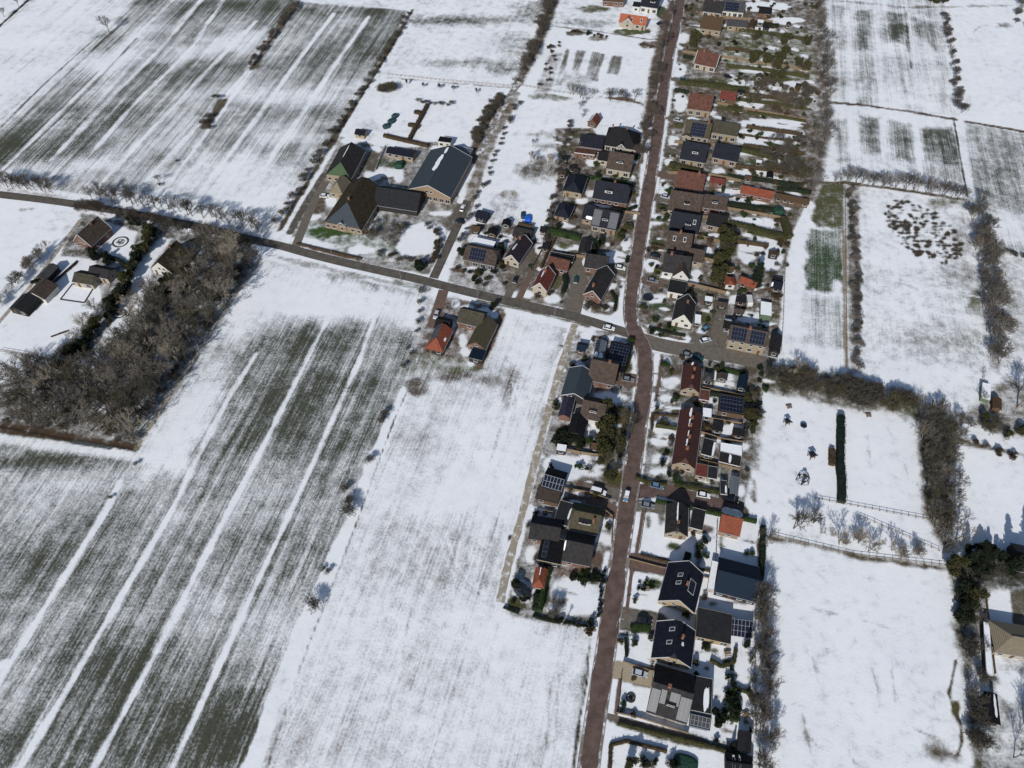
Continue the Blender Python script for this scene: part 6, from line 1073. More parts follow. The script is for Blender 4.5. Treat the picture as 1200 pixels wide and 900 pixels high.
# ------------------------------------------------------------------ hedges and fences
def hedge(pts, wd, hgt, label, m='leaf_olive', group=None, name='hedge', loose=1.0):
    L_ = [P(*p) for p in pts]; o0 = L_[0].copy(); r = random.Random(len(label) + int(pts[0][0])); mb = MB(); cr = MB()
    for a, b in zip(L_, L_[1:]):
        d = (b - a); l = d.length; d.normalize(); n_ = Vector((-d.y, d.x, 0)); k = max(1, int(l / .8)); prev = None
        for i in range(k + 1):
            p = a + d * l * i / k; w_ = wd / 2 * r.uniform(.78, 1.0); hh = hgt * r.uniform(.84, .98); ring = [p - n_ * w_, p - n_ * w_ * .92 + Vector((0, 0, hh * .9)), p + Vector((0, 0, hh)), p + n_ * w_ * .92 + Vector((0, 0, hh * .9)), p + n_ * w_]
            if prev:
                for j in range(4): mb.quad(prev[j], ring[j], ring[j + 1], prev[j + 1])
            else: mb.poly(ring)
            prev = ring
        mb.poly(prev[::-1])
        for i in range(int(l * (wd + 2 * hgt) * 3.5 * loose)):
            p = a + d * r.uniform(0, l); t = r.random()
            if t < .45: q = p + n_ * r.uniform(-1, 1) * wd / 2 + Vector((0, 0, hgt * r.uniform(.9, 1.06)))
            else: q = p + n_ * (wd / 2) * r.choice((-1, 1)) + Vector((0, 0, hgt * r.uniform(.1, 1)))
            clump(cr, q, r, .16)
    root = thing(name, label, 'hedge', o0, 0, group)
    fixn(mb.build('foliage_core', m, root, o0)); cr.build('foliage', m, root, o0); return root
for pts, wd, hg, lb, m_ in [
    ([(796, 98), (830, 101), (876, 108)], 3.0, 2.2, 'long olive hedge above the house with the square snowy lawn', 'leaf_olive'), ([(866, 176), (890, 182), (912, 187)], 2.6, 2.2, 'olive hedge below the snowed long garden', 'leaf_olive'),
    ([(784, 194), (808, 200), (822, 203)], 2.6, 2, 'brown-green hedge below the black roof with skylight', 'leaf_olive'), ([(876, 270), (900, 276), (922, 282)], 3.6, 2.4, 'broad olive hedge closing the long garden by the field', 'leaf_olive'), ([(917, 258), (921, 270), (923, 280)], 3.2, 2.4, 'short thick hedge at the field end of the gardens', 'leaf_olive'),
    ([(852, 240), (880, 244), (905, 248)], 2, 1.8, 'dark hedge below the orange stable garden', 'leaf_dark'), ([(853, 262), (872, 266), (895, 274)], 2.2, 1.8, 'curved olive hedge around the snowed trampoline garden', 'leaf_olive'),
    ([(884, 28), (912, 32)], 2.4, 1.8, 'dark hedge behind the blue-grey outbuilding', 'leaf_dark'), ([(875, 132), (910, 137), (944, 143)], 1.2, 1.2, 'thin hedge along the top of the snowed long garden', 'leaf_olive'), ([(866, 158), (900, 163), (938, 166)], .8, .9, 'low dark hedge through the snowed long garden', 'leaf_brown'),
    ([(852, 128), (870, 130)], 3, 2, 'rounded olive hedge behind the small red shed', 'leaf_olive'), ([(760, 384), (780, 390), (803, 394)], 1.0, .9, 'low clipped hedge around the corner lawn', 'leaf_dark'), ([(847, 226), (847, 212)], 1.4, 1.8, 'short green hedge before the orange stable', 'leaf_green'),
    ([(641, 272), (660, 276), (680, 281)], 2.6, 2.2, 'dark green hedge below the pyramid-roofed garage', 'leaf_green'), ([(724, 250), (735, 247), (746, 243)], 1.2, 1.4, 'black-green hedge slanting to the road', 'leaf_dark'), ([(724, 182), (738, 184), (750, 186)], 1.8, 1.8, 'dark hedge right of the hipped villa', 'leaf_dark'),
    ([(727, 204), (740, 206)], 3, 1.2, 'green hedge in front of the brown roof with pale window', 'leaf_green'), ([(690, 208), (722, 214), (742, 218)], 1.0, 1.2, 'long low hedge above the big navy house', 'leaf_green'), ([(659, 345), (663, 335), (661, 325)], 1.6, 2.2, 'pair of dark clipped columns right of the small red roof', 'leaf_dark'),
    ([(720, 365), (722, 352), (716, 342)], 1.2, 1.0, 'dark hedge curving round the junction corner', 'leaf_dark'), ([(650, 282), (641, 298), (634, 315)], 1, 1.4, 'brown hedge beside the long driveway', 'leaf_brown'),
    ([(450, 160), (475, 166), (502, 172)], 1.8, 1.6, 'brown clipped hedge crossing behind the stable', 'leaf_brown'), ([(478, 168), (490, 145), (501, 124)], 1.8, 1.6, 'long arm of the cross-shaped orchard hedge', 'leaf_brown'), ([(486, 132), (498, 135)], 2.2, 1.4, 'upper short bar of the cross-shaped orchard hedge', 'leaf_brown'), ([(479, 147), (492, 150)], 2.2, 1.4, 'lower short bar of the cross-shaped orchard hedge', 'leaf_brown'),
    ([(348, 286), (385, 295), (424, 304)], .8, .9, 'dark red-brown hedge in front of the farmhouse lawn', 'leaf_brown'), ([(984, 490), (984, 512), (983, 545), (985, 565), (985, 590)], 2.5, 2.6, 'long tall dark hedge column down the play meadow', 'leaf_teal'), ([(974, 528), (974, 546)], 2.0, 1.8, 'short grey-brown hedge left of the tall columns', 'leaf_brown'),
    ([(744, 560), (758, 566), (780, 570)], 1.2, 1.3, 'olive hedge along the lane below the terrace', 'leaf_olive'), ([(790, 569), (815, 573), (842, 578)], 1.4, 1.3, 'olive hedge beside the parked pale car', 'leaf_olive'), ([(768, 588), (800, 594), (840, 603), (886, 612)], 1.3, 1.4, 'long green hedge on the south side of the lane', 'leaf_green'),
    ([(893, 618), (893, 648), (891, 678)], 1.6, 2.0, 'straight black-green hedge behind the twin snowy lawns', 'leaf_dark'), ([(750, 650), (778, 658), (806, 664), (838, 671)], .7, .8, 'low hedge between the ridge-snow garden and the navy house', 'leaf_brown'), ([(806, 650), (803, 662)], 2.0, 2.0, 'short dark hedge below the house with ridge snow', 'leaf_dark'),
    ([(632, 718), (637, 690), (644, 668)], 1.4, 2.6, 'tall narrow green hedge beside the orange pyramid roof', 'leaf_green'), ([(628, 716), (629, 698)], 2.2, 1.8, 'wider dark hedge at the foot of the tall narrow one', 'leaf_dark'), ([(590, 712), (608, 719)], .7, .9, 'low dark hedge at the corner of the field track', 'leaf_dark'), ([(624, 722), (640, 727), (656, 730)], .8, .9, 'low dark hedge at the foot of the snowy lawn', 'leaf_dark'),
    ([(860, 846), (862, 826), (858, 808)], 2.4, 1.8, 'thick dark green hedge arm in the lower garden', 'leaf_green'), ([(745, 795), (740, 797)], .8, .8, 'tiny hedge stub beside the gravel drive', 'leaf_olive'), ([(724, 848), (770, 860), (820, 872), (868, 886)], 1.0, 1.0, 'long olive hedge above the bottom garden', 'leaf_olive'), ([(860, 806), (876, 812), (884, 826)], .9, 1.2, 'curved hedge at the back of the panelled house garden', 'leaf_olive'),
    ([(739, 738), (752, 736), (762, 738)], 2.4, 1.0, 'green hedge before the lower tan-gabled house', 'leaf_green'), ([(734, 770), (733, 748)], .9, 1.4, 'slim dark hedge on the lawn of the lower tan-gabled house', 'leaf_dark'), ([(732, 436), (738, 420), (735, 405)], 1.2, 1.6, 'curved hedge beside the navy panelled garden room', 'leaf_olive'), ([(738, 480), (734, 500), (729, 524)], .9, 1.4, 'thin grey-green hedge along the road below the bend', 'leaf_olive'),
    ([(714, 905), (715, 874), (734, 869), (781, 881)], .8, 1.0, 'dark red-brown hedge framing the bottom lawn', 'leaf_brown'), ([(764, 504), (764, 486), (796, 488)], .7, .8, 'dark low hedge around the terrace lawns', 'leaf_brown'), ([(828, 498), (842, 512)], .7, .7, 'low curved border hedge behind the terrace', 'leaf_brown'), ([(841, 432), (872, 440)], 1.8, 1.0, 'green strip hedge above the small blue-black shed', 'leaf_green'),
    ([(832, 774), (846, 782), (860, 776), (862, 760)], 1.0, 1.2, 'U-shaped hedge around a snowed seat behind the annex', 'leaf_olive'), ([(120, 300), (140, 306), (152, 318)], 1.4, 1.6, 'dark hedge below the round flower bed', 'leaf_dark'), ([(60, 395), (80, 388)], .5, .5, 'thin snow-topped edge on the estate lawn', 'leaf_brown')]:
    hedge(pts, wd, hg, lb, m_)
for y0, x0, x1 in [(36, 862, 950), (78, 850, 948), (112, 872, 946), (118, 866, 944), (150, 874, 940), (172, 870, 942), (196, 862, 944), (208, 852, 940), (222, 910, 950), (284, 858, 900), (68, 800, 812), (107, 790, 806), (244, 770, 783), (290, 762, 778), (318, 766, 776), (58, 848, 900), (148, 790, 800), (462, 824, 862), (500, 768, 794), (470, 868, 880), (300, 812, 838)]:
    hedge([(x0, y0), ((x0 + x1) / 2, y0 + (x1 - x0) * .06), (x1, y0 + (x1 - x0) * .14)], .9, 1.9, 'narrow brown boundary hedge between the gardens east of the road', tr.choice(['leaf_brown', 'leaf_olive', 'leaf_dark']), 'narrow boundary hedges of the east gardens')
def fence(pts, hgt, label, m='fence_wood', step=2.0, board=True, group=None):
    L_ = [P(*p) for p in pts]; o0 = L_[0].copy(); root = thing('fence', label, 'fence', o0, 0, group); bd = MB(); ps = MB(); n_ = 0
    for a, b in zip(L_, L_[1:]):
        d = b - a; l = d.length; d.normalize(); nn = Vector((-d.y, d.x, 0)); k = max(1, round(l / step))
        for i in range(k + 1):
            p = a + d * l * i / k; ps.box(p.x - .06, p.y - .06, 0, p.x + .06, p.y + .06, hgt + .06)
        zs = [(.1, hgt)] if board else [(hgt * .4, hgt * .4 + .08), (hgt - .1, hgt)]
        for z0, z1 in zs:
            q = [a + nn * .02, b + nn * .02, b - nn * .02, a - nn * .02]
            bd.poly([(p.x, p.y, z1) for p in q]); 
            for j in range(4): s_, t_ = q[j], q[(j + 1) % 4]; bd.quad((s_.x, s_.y, z0), (t_.x, t_.y, z0), (t_.x, t_.y, z1), (s_.x, s_.y, z1))
    fixn(bd.build('boards' if board else 'rails', m, root, o0)); ps.build('posts', m, root, o0); return root
for pts, hg, lb, bo in [([(820, 17), (850, 22), (905, 27)], 1.6, 'plank fence below the top grey roofs', 1), ([(800, 62), (860, 70), (950, 84)], 1.6, 'fence under the olive trees above the brown roof', 1), ([(840, 122), (880, 130), (945, 142)], 1.4, 'fence above the snowed long garden', 1), ([(790, 168), (834, 171), (868, 175)], 1.7, 'fence between the solar roof house and the black roof', 1), ([(783, 204), (830, 206), (868, 214)], 1.7, 'fence above the plain reddish brown roof', 1),
                        ([(853, 246), (900, 254), (922, 258)], 1.6, 'fence below the garden of the orange stable', 1), ([(776, 251), (826, 256), (856, 260)], 1.7, 'fence between grey-brown and navy roofs', 1), ([(806, 276), (840, 284), (856, 288)], 1.7, 'fence above the brown roof with two windows', 1), ([(808, 300), (830, 306), (852, 312)], 1.7, 'fence above the pointed gable garden', 1), ([(804, 334), (830, 340), (850, 345)], 1.8, 'rust-coloured fence below the pointed gable garden', 1),
                        ([(920, 290), (919, 330), (917, 380), (915, 412)], 1.2, 'wire fence between gardens and the white strip field', 0), ([(838, 345), (835, 372), (830, 398)], 1.8, 'tall fence right of the corner house drive', 1), ([(868, 344), (866, 372)], 1.8, 'fence left of the caravan garden', 1), ([(822, 456), (850, 462), (876, 468)], 1.8, 'brown fence between the two terrace gardens', 1), ([(822, 490), (850, 495), (868, 498)], 1.5, 'fence below the framed black workshop', 1), ([(820, 508), (845, 516), (870, 520)], 1.6, 'fence dividing the middle terrace gardens', 1),
                        ([(820, 541), (845, 547), (866, 552)], 1.6, 'fence below the grey sheet-roofed garage', 1), ([(757, 594), (749, 645)], .9, 'dark low fence on the road side of the snowy front lawn', 1), ([(840, 612), (838, 660)], 1.2, 'thin dark fence between the twin snowy lawns', 0), ([(838, 660), (892, 678)], 1.4, 'fence behind the wide blue-black barn', 1), ([(736, 655), (770, 664), (830, 678)], .8, 'low grey fence above the big navy house', 1),
                        ([(728, 790), (724, 836)], 1.0, 'dark rail fence in front of the panelled house', 0), ([(722, 836), (750, 842), (806, 860)], 1.2, 'grey wall-like fence below the panelled house', 1), ([(884, 720), (884, 760), (885, 860)], 1.3, 'wire fence at the back of the lower gardens', 0), ([(730, 776), (760, 786), (806, 795)], 1.0, 'grey picket fence below the lower tan-gabled house', 1), ([(649, 526), (680, 532), (706, 536)], 1.6, 'tan plank fence above the solar shed lawn', 1),
                        ([(660, 573), (690, 578), (715, 587)], 1.2, 'yellowish fence below the parked van', 1), ([(704, 595), (718, 606), (716, 638)], 1.1, 'pale fence at the road front of the khaki roof', 1), ([(636, 600), (648, 602), (646, 618)], 1.4, 'short grey fence left of the khaki-roofed house', 1), ([(662, 300), (688, 303)], 1.6, 'fence behind the red and orange roofs', 1), ([(622, 318), (634, 296), (642, 284)], 1.6, 'fence on the right of the long driveway', 1), ([(676, 186), (666, 216), (655, 250), (645, 285)], 1.4, 'post fence between paddock and navy houses', 0),
                        ([(700, 246), (750, 252)], 1.4, 'fence between the two navy houses', 1), ([(612, 101), (650, 108), (692, 113)], 1.1, 'rail fence at the top of the paddock', 0), ([(455, 88), (520, 95), (600, 102)], 1.1, 'rail fence at the top of the orchard', 0), ([(0, 411), (58, 421)], 1.1, 'rail fence at the foot of the estate lawn', 0), ([(26, 367), (46, 347), (92, 307)], 1.2, 'dark fence between sheds and the estate lawn', 1), ([(880, 520), (886, 470), (893, 464)], 1.1, 'post fence at the corner of the play meadow', 0),
                        ([(1008, 606), (1100, 646)], 1.1, 'wire fence at the foot of the play meadow', 0), ([(955, 585), (1090, 610)], 1.1, 'thin rail fence crossing the lower play meadow', 0), ([(1152, 432), (1150, 470)], 1.6, 'mesh fence left of the hen house', 0), ([(1153, 690), (1165, 790)], 1.2, 'fence along the right-hand lane garden', 1), ([(903, 628), (1000, 651), (1110, 664)], 1.1, 'wire fence on the ditch above the lower right field', 0), ([(990, 220), (992, 430)], 1.1, 'post fence along the straight hedge', 0), ([(452, 172), (440, 200)], 1.3, 'white garden fence beside the green-gabled barn', 1)]:
    fence(pts, hg, lb, 'trim_white' if 'white garden' in lb else ('fence_dark' if 'dark' in lb else 'fence_wood'), 2.2, bool(bo))
# ------------------------------------------------------------------ cars
def car(pr, pf, col, label, van=False, z=0):
    a, b = P(*pr), P(*pf); d = (b - a).normalized(); c = (a + b) / 2; root = thing('parked_van' if van else 'parked_car', label, 'van' if van else 'car', (c.x, c.y, z + .06), math.atan2(d.y, d.x))
    if 'driving' in label: root.name = 'car'
    L2, w_, hb, ht = (2.5, .95, 1.05, 2.0) if van else (2.15, .88, .86, 1.46); pm = 'paint_' + col
    prof = [(-L2, .35, .9), (-L2 - .03, hb * .8, .92), (-L2 + .12, hb, .9), (L2 - 1.25, hb, .96), (L2 - .15, hb * .82, .86), (L2, hb * .55, .85), (L2 - .03, .33, .85)]
    mb = MB(); Lf = [(x, w_ * k, zz) for x, zz, k in prof]; Rt = [(x, -w_ * k, zz) for x, zz, k in prof]; n_ = len(prof)
    for i in range(n_): j = (i + 1) % n_; mb.quad(Lf[i], Lf[j], Rt[j], Rt[i])
    mb.poly(Lf[::-1]); mb.poly(Rt); bo = fixn(mb.build('body', pm, root))
    x0, x1 = (-L2 + .1, L2 - 1.0) if van else (-L2 + .25, L2 - 1.15); mb = MB(); q = [(x0, w_ * .88), (x1, w_ * .88), (x1, -w_ * .88), (x0, -w_ * .88)]; t_ = [(x0 + (.15 if van else .55), w_ * .74), (x1 - .6, w_ * .74), (x1 - .6, -w_ * .74), (x0 + (.15 if van else .55), -w_ * .74)]
    for i in range(4): j = (i + 1) % 4; mb.quad((*q[i], hb), (*q[j], hb), (*t_[j], ht - .05), (*t_[i], ht - .05))
    fixn(mb.build('windows', 'car_glass', root)); mb = MB(); mb.poly([(*p, ht) for p in t_]); mb.poly([(*p, ht - .05) for p in t_][::-1])
    for i in range(4): j = (i + 1) % 4; mb.quad((*t_[i], ht - .05), (*t_[j], ht - .05), (*t_[j], ht), (*t_[i], ht))
    if 'snow on' in label: mb.build('roof_panel', 'snow', root)
    else: mb.build('roof_panel', pm, root)
    for x in (-L2 + .8, L2 - .85):
        for s in (-1, 1):
            wh = MB(); k = 14; wh.v = [(x + .33 * math.cos(6.283 * i / k), s * w_ * y, .33 + .33 * math.sin(6.283 * i / k)) for y in (.78, 1.0) for i in range(k)]
            wh.f = [(i, (i + 1) % k, k + (i + 1) % k, k + i) for i in range(k)] + [tuple(range(k)), tuple(range(2 * k - 1, k - 1, -1))]; wo_ = wh.build('wheel', 'rubber', root)
            hc = MB(); hc.v = [(x + .19 * math.cos(6.283 * i / 8), s * w_ * 1.02, .33 + .19 * math.sin(6.283 * i / 8)) for i in range(8)]; hc.f = [tuple(range(8))]; hc.build('rim', 'alu', wo_)
    for s in (-1, 1): mb = MB(); mb.box(L2 - .12, s * w_ * .62 - .16, hb * .6, L2 + .012, s * w_ * .62 + .16, hb * .76); mb.build('headlight', 'lamp', root)
    for s in (-1, 1): mb = MB(); mb.box(-L2 - .045, s * w_ * .7 - .1, hb * .62, -L2 + .05, s * w_ * .7 + .1, hb * .85); mb.build('tail_light', 'roof_red', root)
    return root
car((736, 574), (732, 590), 'blue', 'pale blue car driving down the main road with snow on its roof')
car((692, 575), (710, 580), 'white', 'white van parked on the drive below the olive shrubs', True)
car((693, 597), (705, 600), 'dark', 'dark car beside the house with the glazed ridge box')
car((763, 569), (776, 572), 'blue', 'blue-grey car at the mouth of the lane below the terrace')
car((816, 580), (832, 583), 'white', 'pale car parked beside the hedge on the lane')
car((849, 584), (862, 588), 'black', 'black van at the end of the lane below the corrugated shed', True)
car((707, 384), (720, 387), 'white', 'white car parked at the junction corner lawn')
car((800, 416), (811, 419), 'grey', 'grey car, left one parked below the parking street')
car((812, 419), (823, 422), 'teal', 'blue-green car, right one parked below the parking street')
car((823, 389), (831, 383), 'blue', 'blue-grey car on the drive right of the cream corner house')
car((822, 401), (831, 399), 'silver', 'silver car with snow on its roof near the parking street')
car((876, 408), (884, 411), 'grey', 'grey car before the tan semi-detached pair')
car((674, 334), (676, 324), 'teal', 'dark teal car on the drive left of the T-shaped brick house')
car((669, 310), (668, 300), 'white', 'white car beside the orange-brown garage')
car((769, 30), (778, 27), 'dark', 'dark car on the snowy drive of the orange cottage')
car((375, 231), (387, 231), 'white', 'white car in the yard beside the thatched farmhouse')
car((776, 231), (784, 233), 'silver', 'silver car on the drive above the large grey-brown roof')
car((846, 147), (848, 139), 'black', 'black van behind the brown-roofed house with square lawn', True)
car((848, 90), (857, 92), 'black', 'black car under a sheet behind the plain brown-roofed cream house')
car((688, 588), (700, 592), 'silver', 'silver car with snow on it before the khaki-roofed house') if False else None
car((536, 260), (543, 262), 'dark', 'dark car at the foot of the big slate barn drive')
car((686, 241), (690, 247), 'dark', 'dark car between the two navy house wings') if False else None
for a_, b_, c_, l_ in [((790, 141), (799, 143), 'silver', 'silver car on the drive of the house with the wide navy array'), ((764, 300), (772, 302), 'dark', 'dark car on the drive above the pointed gable house'), ((760, 329), (769, 331), 'grey', 'grey car on the red drive right of the pointed gable lawn'), ((722, 314), (731, 316), 'white', 'white car on the drive behind the T-shaped brick house'),
                       ((730, 445), (741, 447), 'grey', 'grey car on the red drive at the road bend'), ((748, 727), (762, 730), 'dark', 'dark car on the drive between the two tan-gabled houses'), ((742, 788), (757, 792), 'silver', 'silver car on the gravel drive of the panelled house'), ((602, 334), (606, 324), 'black', 'black car on the drive below the aubergine roof'), ((752, 592), (765, 595), 'grey', 'grey car on the drive left of the ridge-snow house'),
                       ((513, 366), (510, 374), 'silver', 'silver car in the red entrance of the island yard'), ((540, 250), (545, 240), 'white', 'white car on the farm drive beside the snow strip'), ((796, 93), (805, 95), 'blue', 'blue-grey car on the drive above the long olive hedge')]: car(a_, b_, c_, l_)
# ------------------------------------------------------------------ garden furniture and play things
def trampoline(x, y, r_, label, m='net', net=False):
    p = P(x, y); root = thing('trampoline', label, 'trampoline', p); k = 20; mb = MB()
    for i in range(k): a, b = 6.283 * i / k, 6.283 * (i + 1) / k; mb.bar((r_ * math.cos(a), r_ * math.sin(a), .8), (r_ * math.cos(b), r_ * math.sin(b), .8), .12, .12, 5)
    mb.build('rim_pad', m if m != 'net' else 'teal_sheet', root); mb = MB(); mb.cyl(0, 0, .72, .76, r_ * .93, 20); mb.build('jumping_mat', m, root)
    for i in range(4): a = 6.283 * i / 4; mb = MB(); mb.bar((r_ * math.cos(a), r_ * math.sin(a), .75), (r_ * math.cos(a), r_ * math.sin(a), 0), .04, .04, 5); mb.build('leg', 'pole_metal', root)
for x, y, r_, lb, m_ in [(874, 92, 1.5, 'small dark trampoline on the snow behind the brown-roofed cream house', 'net'), (759, 350, 1.9, 'dark round trampoline on the front lawn near the junction', 'net'), (888, 262, 2.2, 'snowed-over round trampoline below the orange stable', 'snow'), (941, 530 - 30, 1.0, 'tiny dark trampoline on the play meadow', 'net')]: trampoline(x, y, r_, lb, m_)
def covered(x, y, rx, ry, hh, label, cat, name, m, rz=0):
    p = P(x, y); root = thing(name, label, cat, p, rz); mb = MB(); k = 16
    for z0, z1, a0, a1 in ((0, hh * .6, 1, .97), (hh * .6, hh * .92, .97, .72), (hh * .92, hh, .72, .2)):
        for i in range(k):
            t, t2 = 6.283 * i / k, 6.283 * (i + 1) / k; f_ = lambda t, a, z: (rx * a * math.copysign(abs(math.cos(t)) ** .6, math.cos(t)), ry * a * math.copysign(abs(math.sin(t)) ** .6, math.sin(t)), z * (1 + .05 * math.sin(5 * t)))
            mb.quad(f_(t, a0, z0), f_(t2, a0, z0), f_(t2, a1, z1), f_(t, a1, z1))
    mb.poly([(rx * .2 * math.cos(6.283 * i / k), ry * .2 * math.sin(6.283 * i / k), hh) for i in range(k)]); mb.build('sheet', m, root)
    mb = MB()
    for i in range(8): t = 6.283 * i / 8; mb.bar((rx * .98 * math.cos(t), ry * .98 * math.sin(t), .1), (rx * .7 * math.cos(t), ry * .7 * math.sin(t), hh * .95), .025, .025, 4)
    mb.build('tie_rope', 'trim_white', root)
covered(619, 257, 1.5, 2.3, 1.4, 'bright blue covered trailer on the snow behind the driveway', 'trailer', 'covered_trailer', 'blue_sheet'); covered(613, 253, 1.0, 2.2, 1.2, 'grey-green upturned boat beside the blue covered trailer', 'boat', 'covered_boat', 'teal_sheet')
covered(453, 149, 1.8, 1.5, 1.5, 'lowest of three dark sheeted heaps in the orchard', 'sheeted heap', 'sheeted_heap', 'teal_sheet', .5); covered(459, 143, 1.9, 1.5, 1.5, 'middle of three dark sheeted heaps in the orchard', 'sheeted heap', 'sheeted_heap', 'teal_sheet', .7); covered(463, 137, 1.7, 1.4, 1.5, 'uppermost of three dark sheeted heaps in the orchard', 'sheeted heap', 'sheeted_heap', 'teal_sheet', .9)
covered(468, 195, 2.0, 2.2, 2.2, 'dark green tent-like cover on the farm garden', 'tent', 'garden_tent', 'green_sheet'); covered(912, 249, 2.4, 2.2, 2.2, 'green dome tent at the end of the stable garden', 'tent', 'garden_tent', 'green_sheet'); covered(612, 693, 2.6, 2.0, 1.9, 'navy covered play house on the snow beside the field track', 'play house', 'play_house', 'paint_dark', -.8); covered(803, 896, 3.2, 2.4, 1.0, 'dark green domed pool cover at the bottom of the picture', 'pool cover', 'pool_cover', 'green_sheet', -.3)
covered(699, 523, 2.4, 1.0, 1.0, 'black covered boat on the snow below the shaded garden', 'boat', 'covered_boat', 'paint_black', .1); covered(875, 373, .9, 1.6, 1.5, 'snow-white covered cart in the terrace garden', 'cart', 'covered_cart', 'trim_white', 0) if False else None
def caravan(x, y, rz, label):
    p = P(x, y); root = thing('caravan', label, 'caravan', p, rz); mb = MB(); pr = [(-2.4, .5), (-2.5, 1.6), (-2.1, 2.4), (2.0, 2.45), (2.5, 1.5), (2.35, .5)]; n_ = len(pr)
    for i in range(n_): j = (i + 1) % n_; mb.quad((pr[i][0], 1, pr[i][1]), (pr[j][0], 1, pr[j][1]), (pr[j][0], -1, pr[j][1]), (pr[i][0], -1, pr[i][1]))
    mb.poly([(a, 1, b) for a, b in pr]); mb.poly([(a, -1, b) for a, b in pr][::-1]); fixn(mb.build('body', 'trim_white', root))
    for s in (-1, 1):
        for x_ in (-1, 1): mb = MB(); mb.box(x_ - .5, s * 1.0 - .02, 1.3, x_ + .5, s * 1.0 + .02, 1.9); mb.build('window', 'glass', root)
        w2 = MB(); w2.bar((-.1, s * .8, .33), (-.1, s * .98, .33), .33, .33, 12); w2.build('wheel', 'rubber', root)
    mb = MB(); mb.bar((2.3, 0, .5), (3.5, 0, .45), .05, .04, 5); mb.build('drawbar', 'pole_metal', root)
caravan(877, 355, 1.5, 'white caravan parked in the garden above the solar semi-detached pair')
def climber(x, y, label):
    p = P(x, y); root = thing('climbing_frame', label, 'climbing frame', p); mb = MB(); k = 6
    for i in range(k):
        a = 6.283 * i / k; b = 6.283 * (i + 1) / k; A_ = Vector((2.3 * math.cos(a), 2.3 * math.sin(a), 0)); B_ = Vector((2.3 * math.cos(b), 2.3 * math.sin(b), 0)); top = Vector((0, 0, 2.4)); m1 = Vector((1.5 * math.cos(a), 1.5 * math.sin(a), 1.4)); m2 = Vector((1.5 * math.cos(b), 1.5 * math.sin(b), 1.4))
        for s_, e_ in ((A_, m1), (m1, top), (m1, m2), (A_, B_), (A_, m2)): mb.bar(s_, e_, .07, .07, 5)
    mb.build('bars', 'rubber', root); mb = MB(); mb.cyl(0, 0, 2.38, 2.5, .7, 10); mb.build('platform', 'fence_dark', root)
    for i in range(3): a = i * 2.1; mb = MB(); mb.poly([(2.2 * math.cos(a), 2.2 * math.sin(a), .1), (1.5 * math.cos(a), 1.5 * math.sin(a), 1.42), (1.5 * math.cos(a + 1.04), 1.5 * math.sin(a + 1.04), 1.42)]); mb.build('net_panel', 'net', root)
climber(941, 562, 'dark dome climbing frame on the play meadow')
def hut(x, y, s_, label, name='play_tower', cat='play tower'):
    p = P(x, y); root = thing(name, label, cat, p, .3); mb = MB()
    for a in (-1, 1):
        for b in (-1, 1): mb.box(a * s_ - .06, b * s_ - .06, 0, a * s_ + .06, b * s_ + .06, 2.2)
    mb.build('posts', 'fence_dark', root); mb = MB(); mb.box(-s_, -s_, 1.1, s_, s_, 1.2); mb.build('deck', 'fence_wood', root); mb = MB()
    for i, (a, b) in enumerate(((-1, -1), (1, -1), (1, 1), (-1, 1))): c_, d_ = ((-1, -1), (1, -1), (1, 1), (-1, 1))[(i + 1) % 4]; mb.poly([(a * s_ * 1.2, b * s_ * 1.2, 2.15), (c_ * s_ * 1.2, d_ * s_ * 1.2, 2.15), (0, 0, 2.9)])
    mb.build('roof', 'roof_navy', root); mb = MB(); mb.quad((s_, -.3, 1.15), (s_, .3, 1.15), (s_ + 1.8, .3, .1), (s_ + 1.8, -.3, .1)); mb.build('slide', 'teal_sheet', root)
hut(950, 536, .8, 'small play tower with navy roof on the play meadow'); hut(921, 497, .7, 'upper left play tower beside the round bush on the play meadow')
def table(x, y, label, rz=0, name='picnic_table', cat='picnic table'):
    p = P(x, y); root = thing(name, label, cat, p, rz); mb = MB(); mb.box(-.9, -.38, .70, .9, .38, .76); mb.build('table_top', 'fence_wood', root)
    for s in (-1, 1): mb = MB(); mb.box(-.9, s * .72 - .13, .42, .9, s * .72 + .13, .47); mb.build('seat', 'fence_wood', root)
    for s in (-1, 1): mb = MB(); mb.bar((s * .7, -.8, .02), (s * .7, -.25, .72), .05, .05, 4); mb.bar((s * .7, .8, .02), (s * .7, .25, .72), .05, .05, 4); mb.build('leg', 'fence_dark', root)
table(924, 477, 'grey picnic table at the top of the play meadow', .2); table(1017, 487, 'dark bench table near the top hedge of the play meadow', .1); table(1030, 765 - 40, 'x', 0) if False else None
table(826, 503, 'wooden garden table on the round terrace behind the row', .2); table(757, 690, 'grey garden seat on the lawn before the navy house', .1); table(873, 838, 'pale garden seat in the lower garden', .4); table(852, 766, 'snowed garden seat inside the U-shaped hedge', .1); table(730, 530, 'x') if False else None
def post(x, y, hh, label, lampt=False, name='street_lamp', cat='street lamp', group='street lamps along the main road'):
    p = P(x, y); root = thing(name, label, cat, p, 0, group); mb = MB(); mb.bar((0, 0, 0), (0, 0, hh), .09, .05, 8); mb.build('pole', 'pole_metal', root); mb = MB(); mb.bar((0, 0, hh - .05), (1.1, 0, hh + .15), .05, .04, 6); mb.build('arm', 'pole_metal', root); mb = MB(); mb.box(.9, -.12, hh + .12, 1.5, .12, hh + .22); mb.build('lamp_head', 'alu', root)
for x, y in [(722, 735), (743, 600), (758, 490), (748, 352), (757, 296), (767, 236), (776, 160), (786, 92), (795, 36)]: post(x, y, 6.0, 'slim grey street lamp on the kerb of the main road')
for x, y in [(733, 806 + 10), (650, 372), (560, 350), (470, 329), (390, 302)]:
    if x == 733: continue
    post(x, y, 6.0, 'slim grey street lamp on the verge of the village street', group='street lamps along the village street')
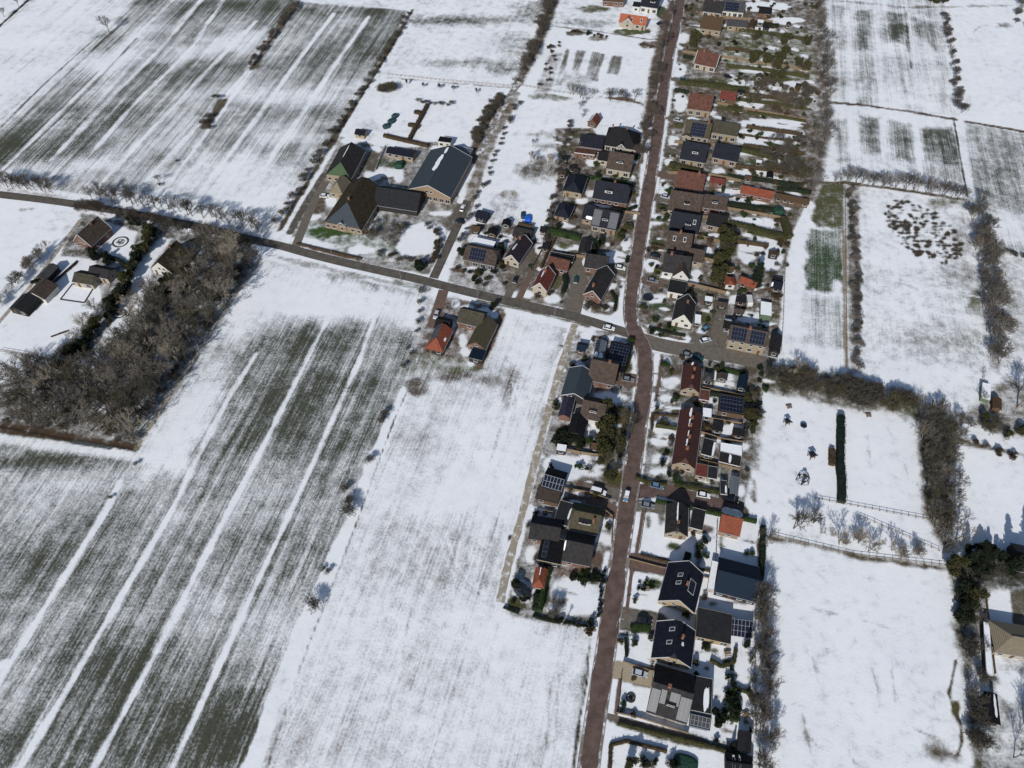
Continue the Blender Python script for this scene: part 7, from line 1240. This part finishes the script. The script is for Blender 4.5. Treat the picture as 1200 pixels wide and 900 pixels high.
# sculpture-like pruned shrub ringed with hoops, flower bed rings, solar frame, greenhouse, pool terrace
def ringbed(x, y, r_, label, m='fence_dark', inner='leaf_dark'):
    p = P(x, y); root = thing('flower_bed', label, 'flower bed', p); mb = MB(); k = 20
    for i in range(k):
        a, b = 6.283 * i / k, 6.283 * (i + 1) / k
        mb.bar((r_ * math.cos(a), r_ * math.sin(a), .2), (r_ * math.cos(b), r_ * math.sin(b), .2), .22, .22, 5)
    mb.build('edging', m, root); mb = MB(); r = random.Random(4)
    for i in range(60): a = r.uniform(0, 6.28); q = r_ * .55 * r.random() ** .5; clump(mb, Vector((q * math.cos(a), q * math.sin(a), .3)), r, .2)
    mb.build('plants', inner, root)
ringbed(141, 284, 3.0, 'round snowed flower bed on the country house lawn'); ringbed(140, 368, 2.2, 'round ringed bed on the long snow path by the wood')
ringbed(739, 818, 1.1, 'ornamental ring bed on the lawn of the panelled house', 'fence_dark')
p = P(95, 345); root = thing('swimming_pool', 'snow-covered rectangular pool with dark stone edge', 'swimming pool', p, 0)
q = [P(85, 333), P(110, 337), P(99, 355), P(71, 351)]; mb = MB(); mb.poly([(a.x - p.x, a.y - p.y, .05) for a in q]); mb.build('snowed_cover', 'snow', root); mb = MB()
for i in range(4): a, b = q[i] - p, q[(i + 1) % 4] - p; mb.bar((a.x, a.y, .05), (b.x, b.y, .05), .28, .28, 4)
mb.build('stone_edge', 'fence_dark', root)
# free-standing solar frame
a, b = P(846, 744), P(881, 749); e = (b - a); W_ = e.length; e.normalize(); root = thing('solar_panel_frame', 'free-standing rack of navy solar panels beside the low dark annex', 'solar rack', a, math.atan2(e.y, e.x)); D_ = 4.2
mb = MB(); mb.quad((0, 0, .5), (W_, 0, .5), (W_, D_, 2.4), (0, D_, 2.4)); mb.quad((0, 0, .44), (0, D_, 2.34), (W_, D_, 2.34), (W_, 0, .44)); so_ = mb.build('solar_panels', 'solar', root); mb = MB()
for i in range(9): mb.bar((W_ * i / 8, 0, .52), (W_ * i / 8, D_, 2.42), .05, .05, 4)
for j in range(4): mb.bar((0, D_ * j / 3, .52 + 1.9 * j / 3), (W_, D_ * j / 3, .52 + 1.9 * j / 3), .05, .05, 4)
mb.build('panel_frame', 'alu', so_)
for x_ in (.5, W_ / 2, W_ - .5): mb = MB(); mb.bar((x_, .3, 0), (x_, .3, .6), .06, .06, 5); mb.bar((x_, D_ - .3, 0), (x_, D_ - .3, 2.2), .06, .06, 5); mb.build('leg', 'pole_metal', root)
# orange-red fascia of the wide barn and glass lean-to of the panelled house
h('glass lean-to with green plants inside, right of the panelled house', 'greenhouse', (807, 850), (832, 856), 5.5, 2.3, 'a', 22, 'glass', 'glass', name='greenhouse', win=False, solar=[(-.9, .9, -.9, -.05, 'roof_grey', .05)])
settle()
for kk in PROTO:                                    # protos that were never planted go away
    if not PROTO[kk][1]:
        for ch in list(PROTO[kk][0].children): bpy.data.objects.remove(ch)
        bpy.data.objects.remove(PROTO[kk][0])
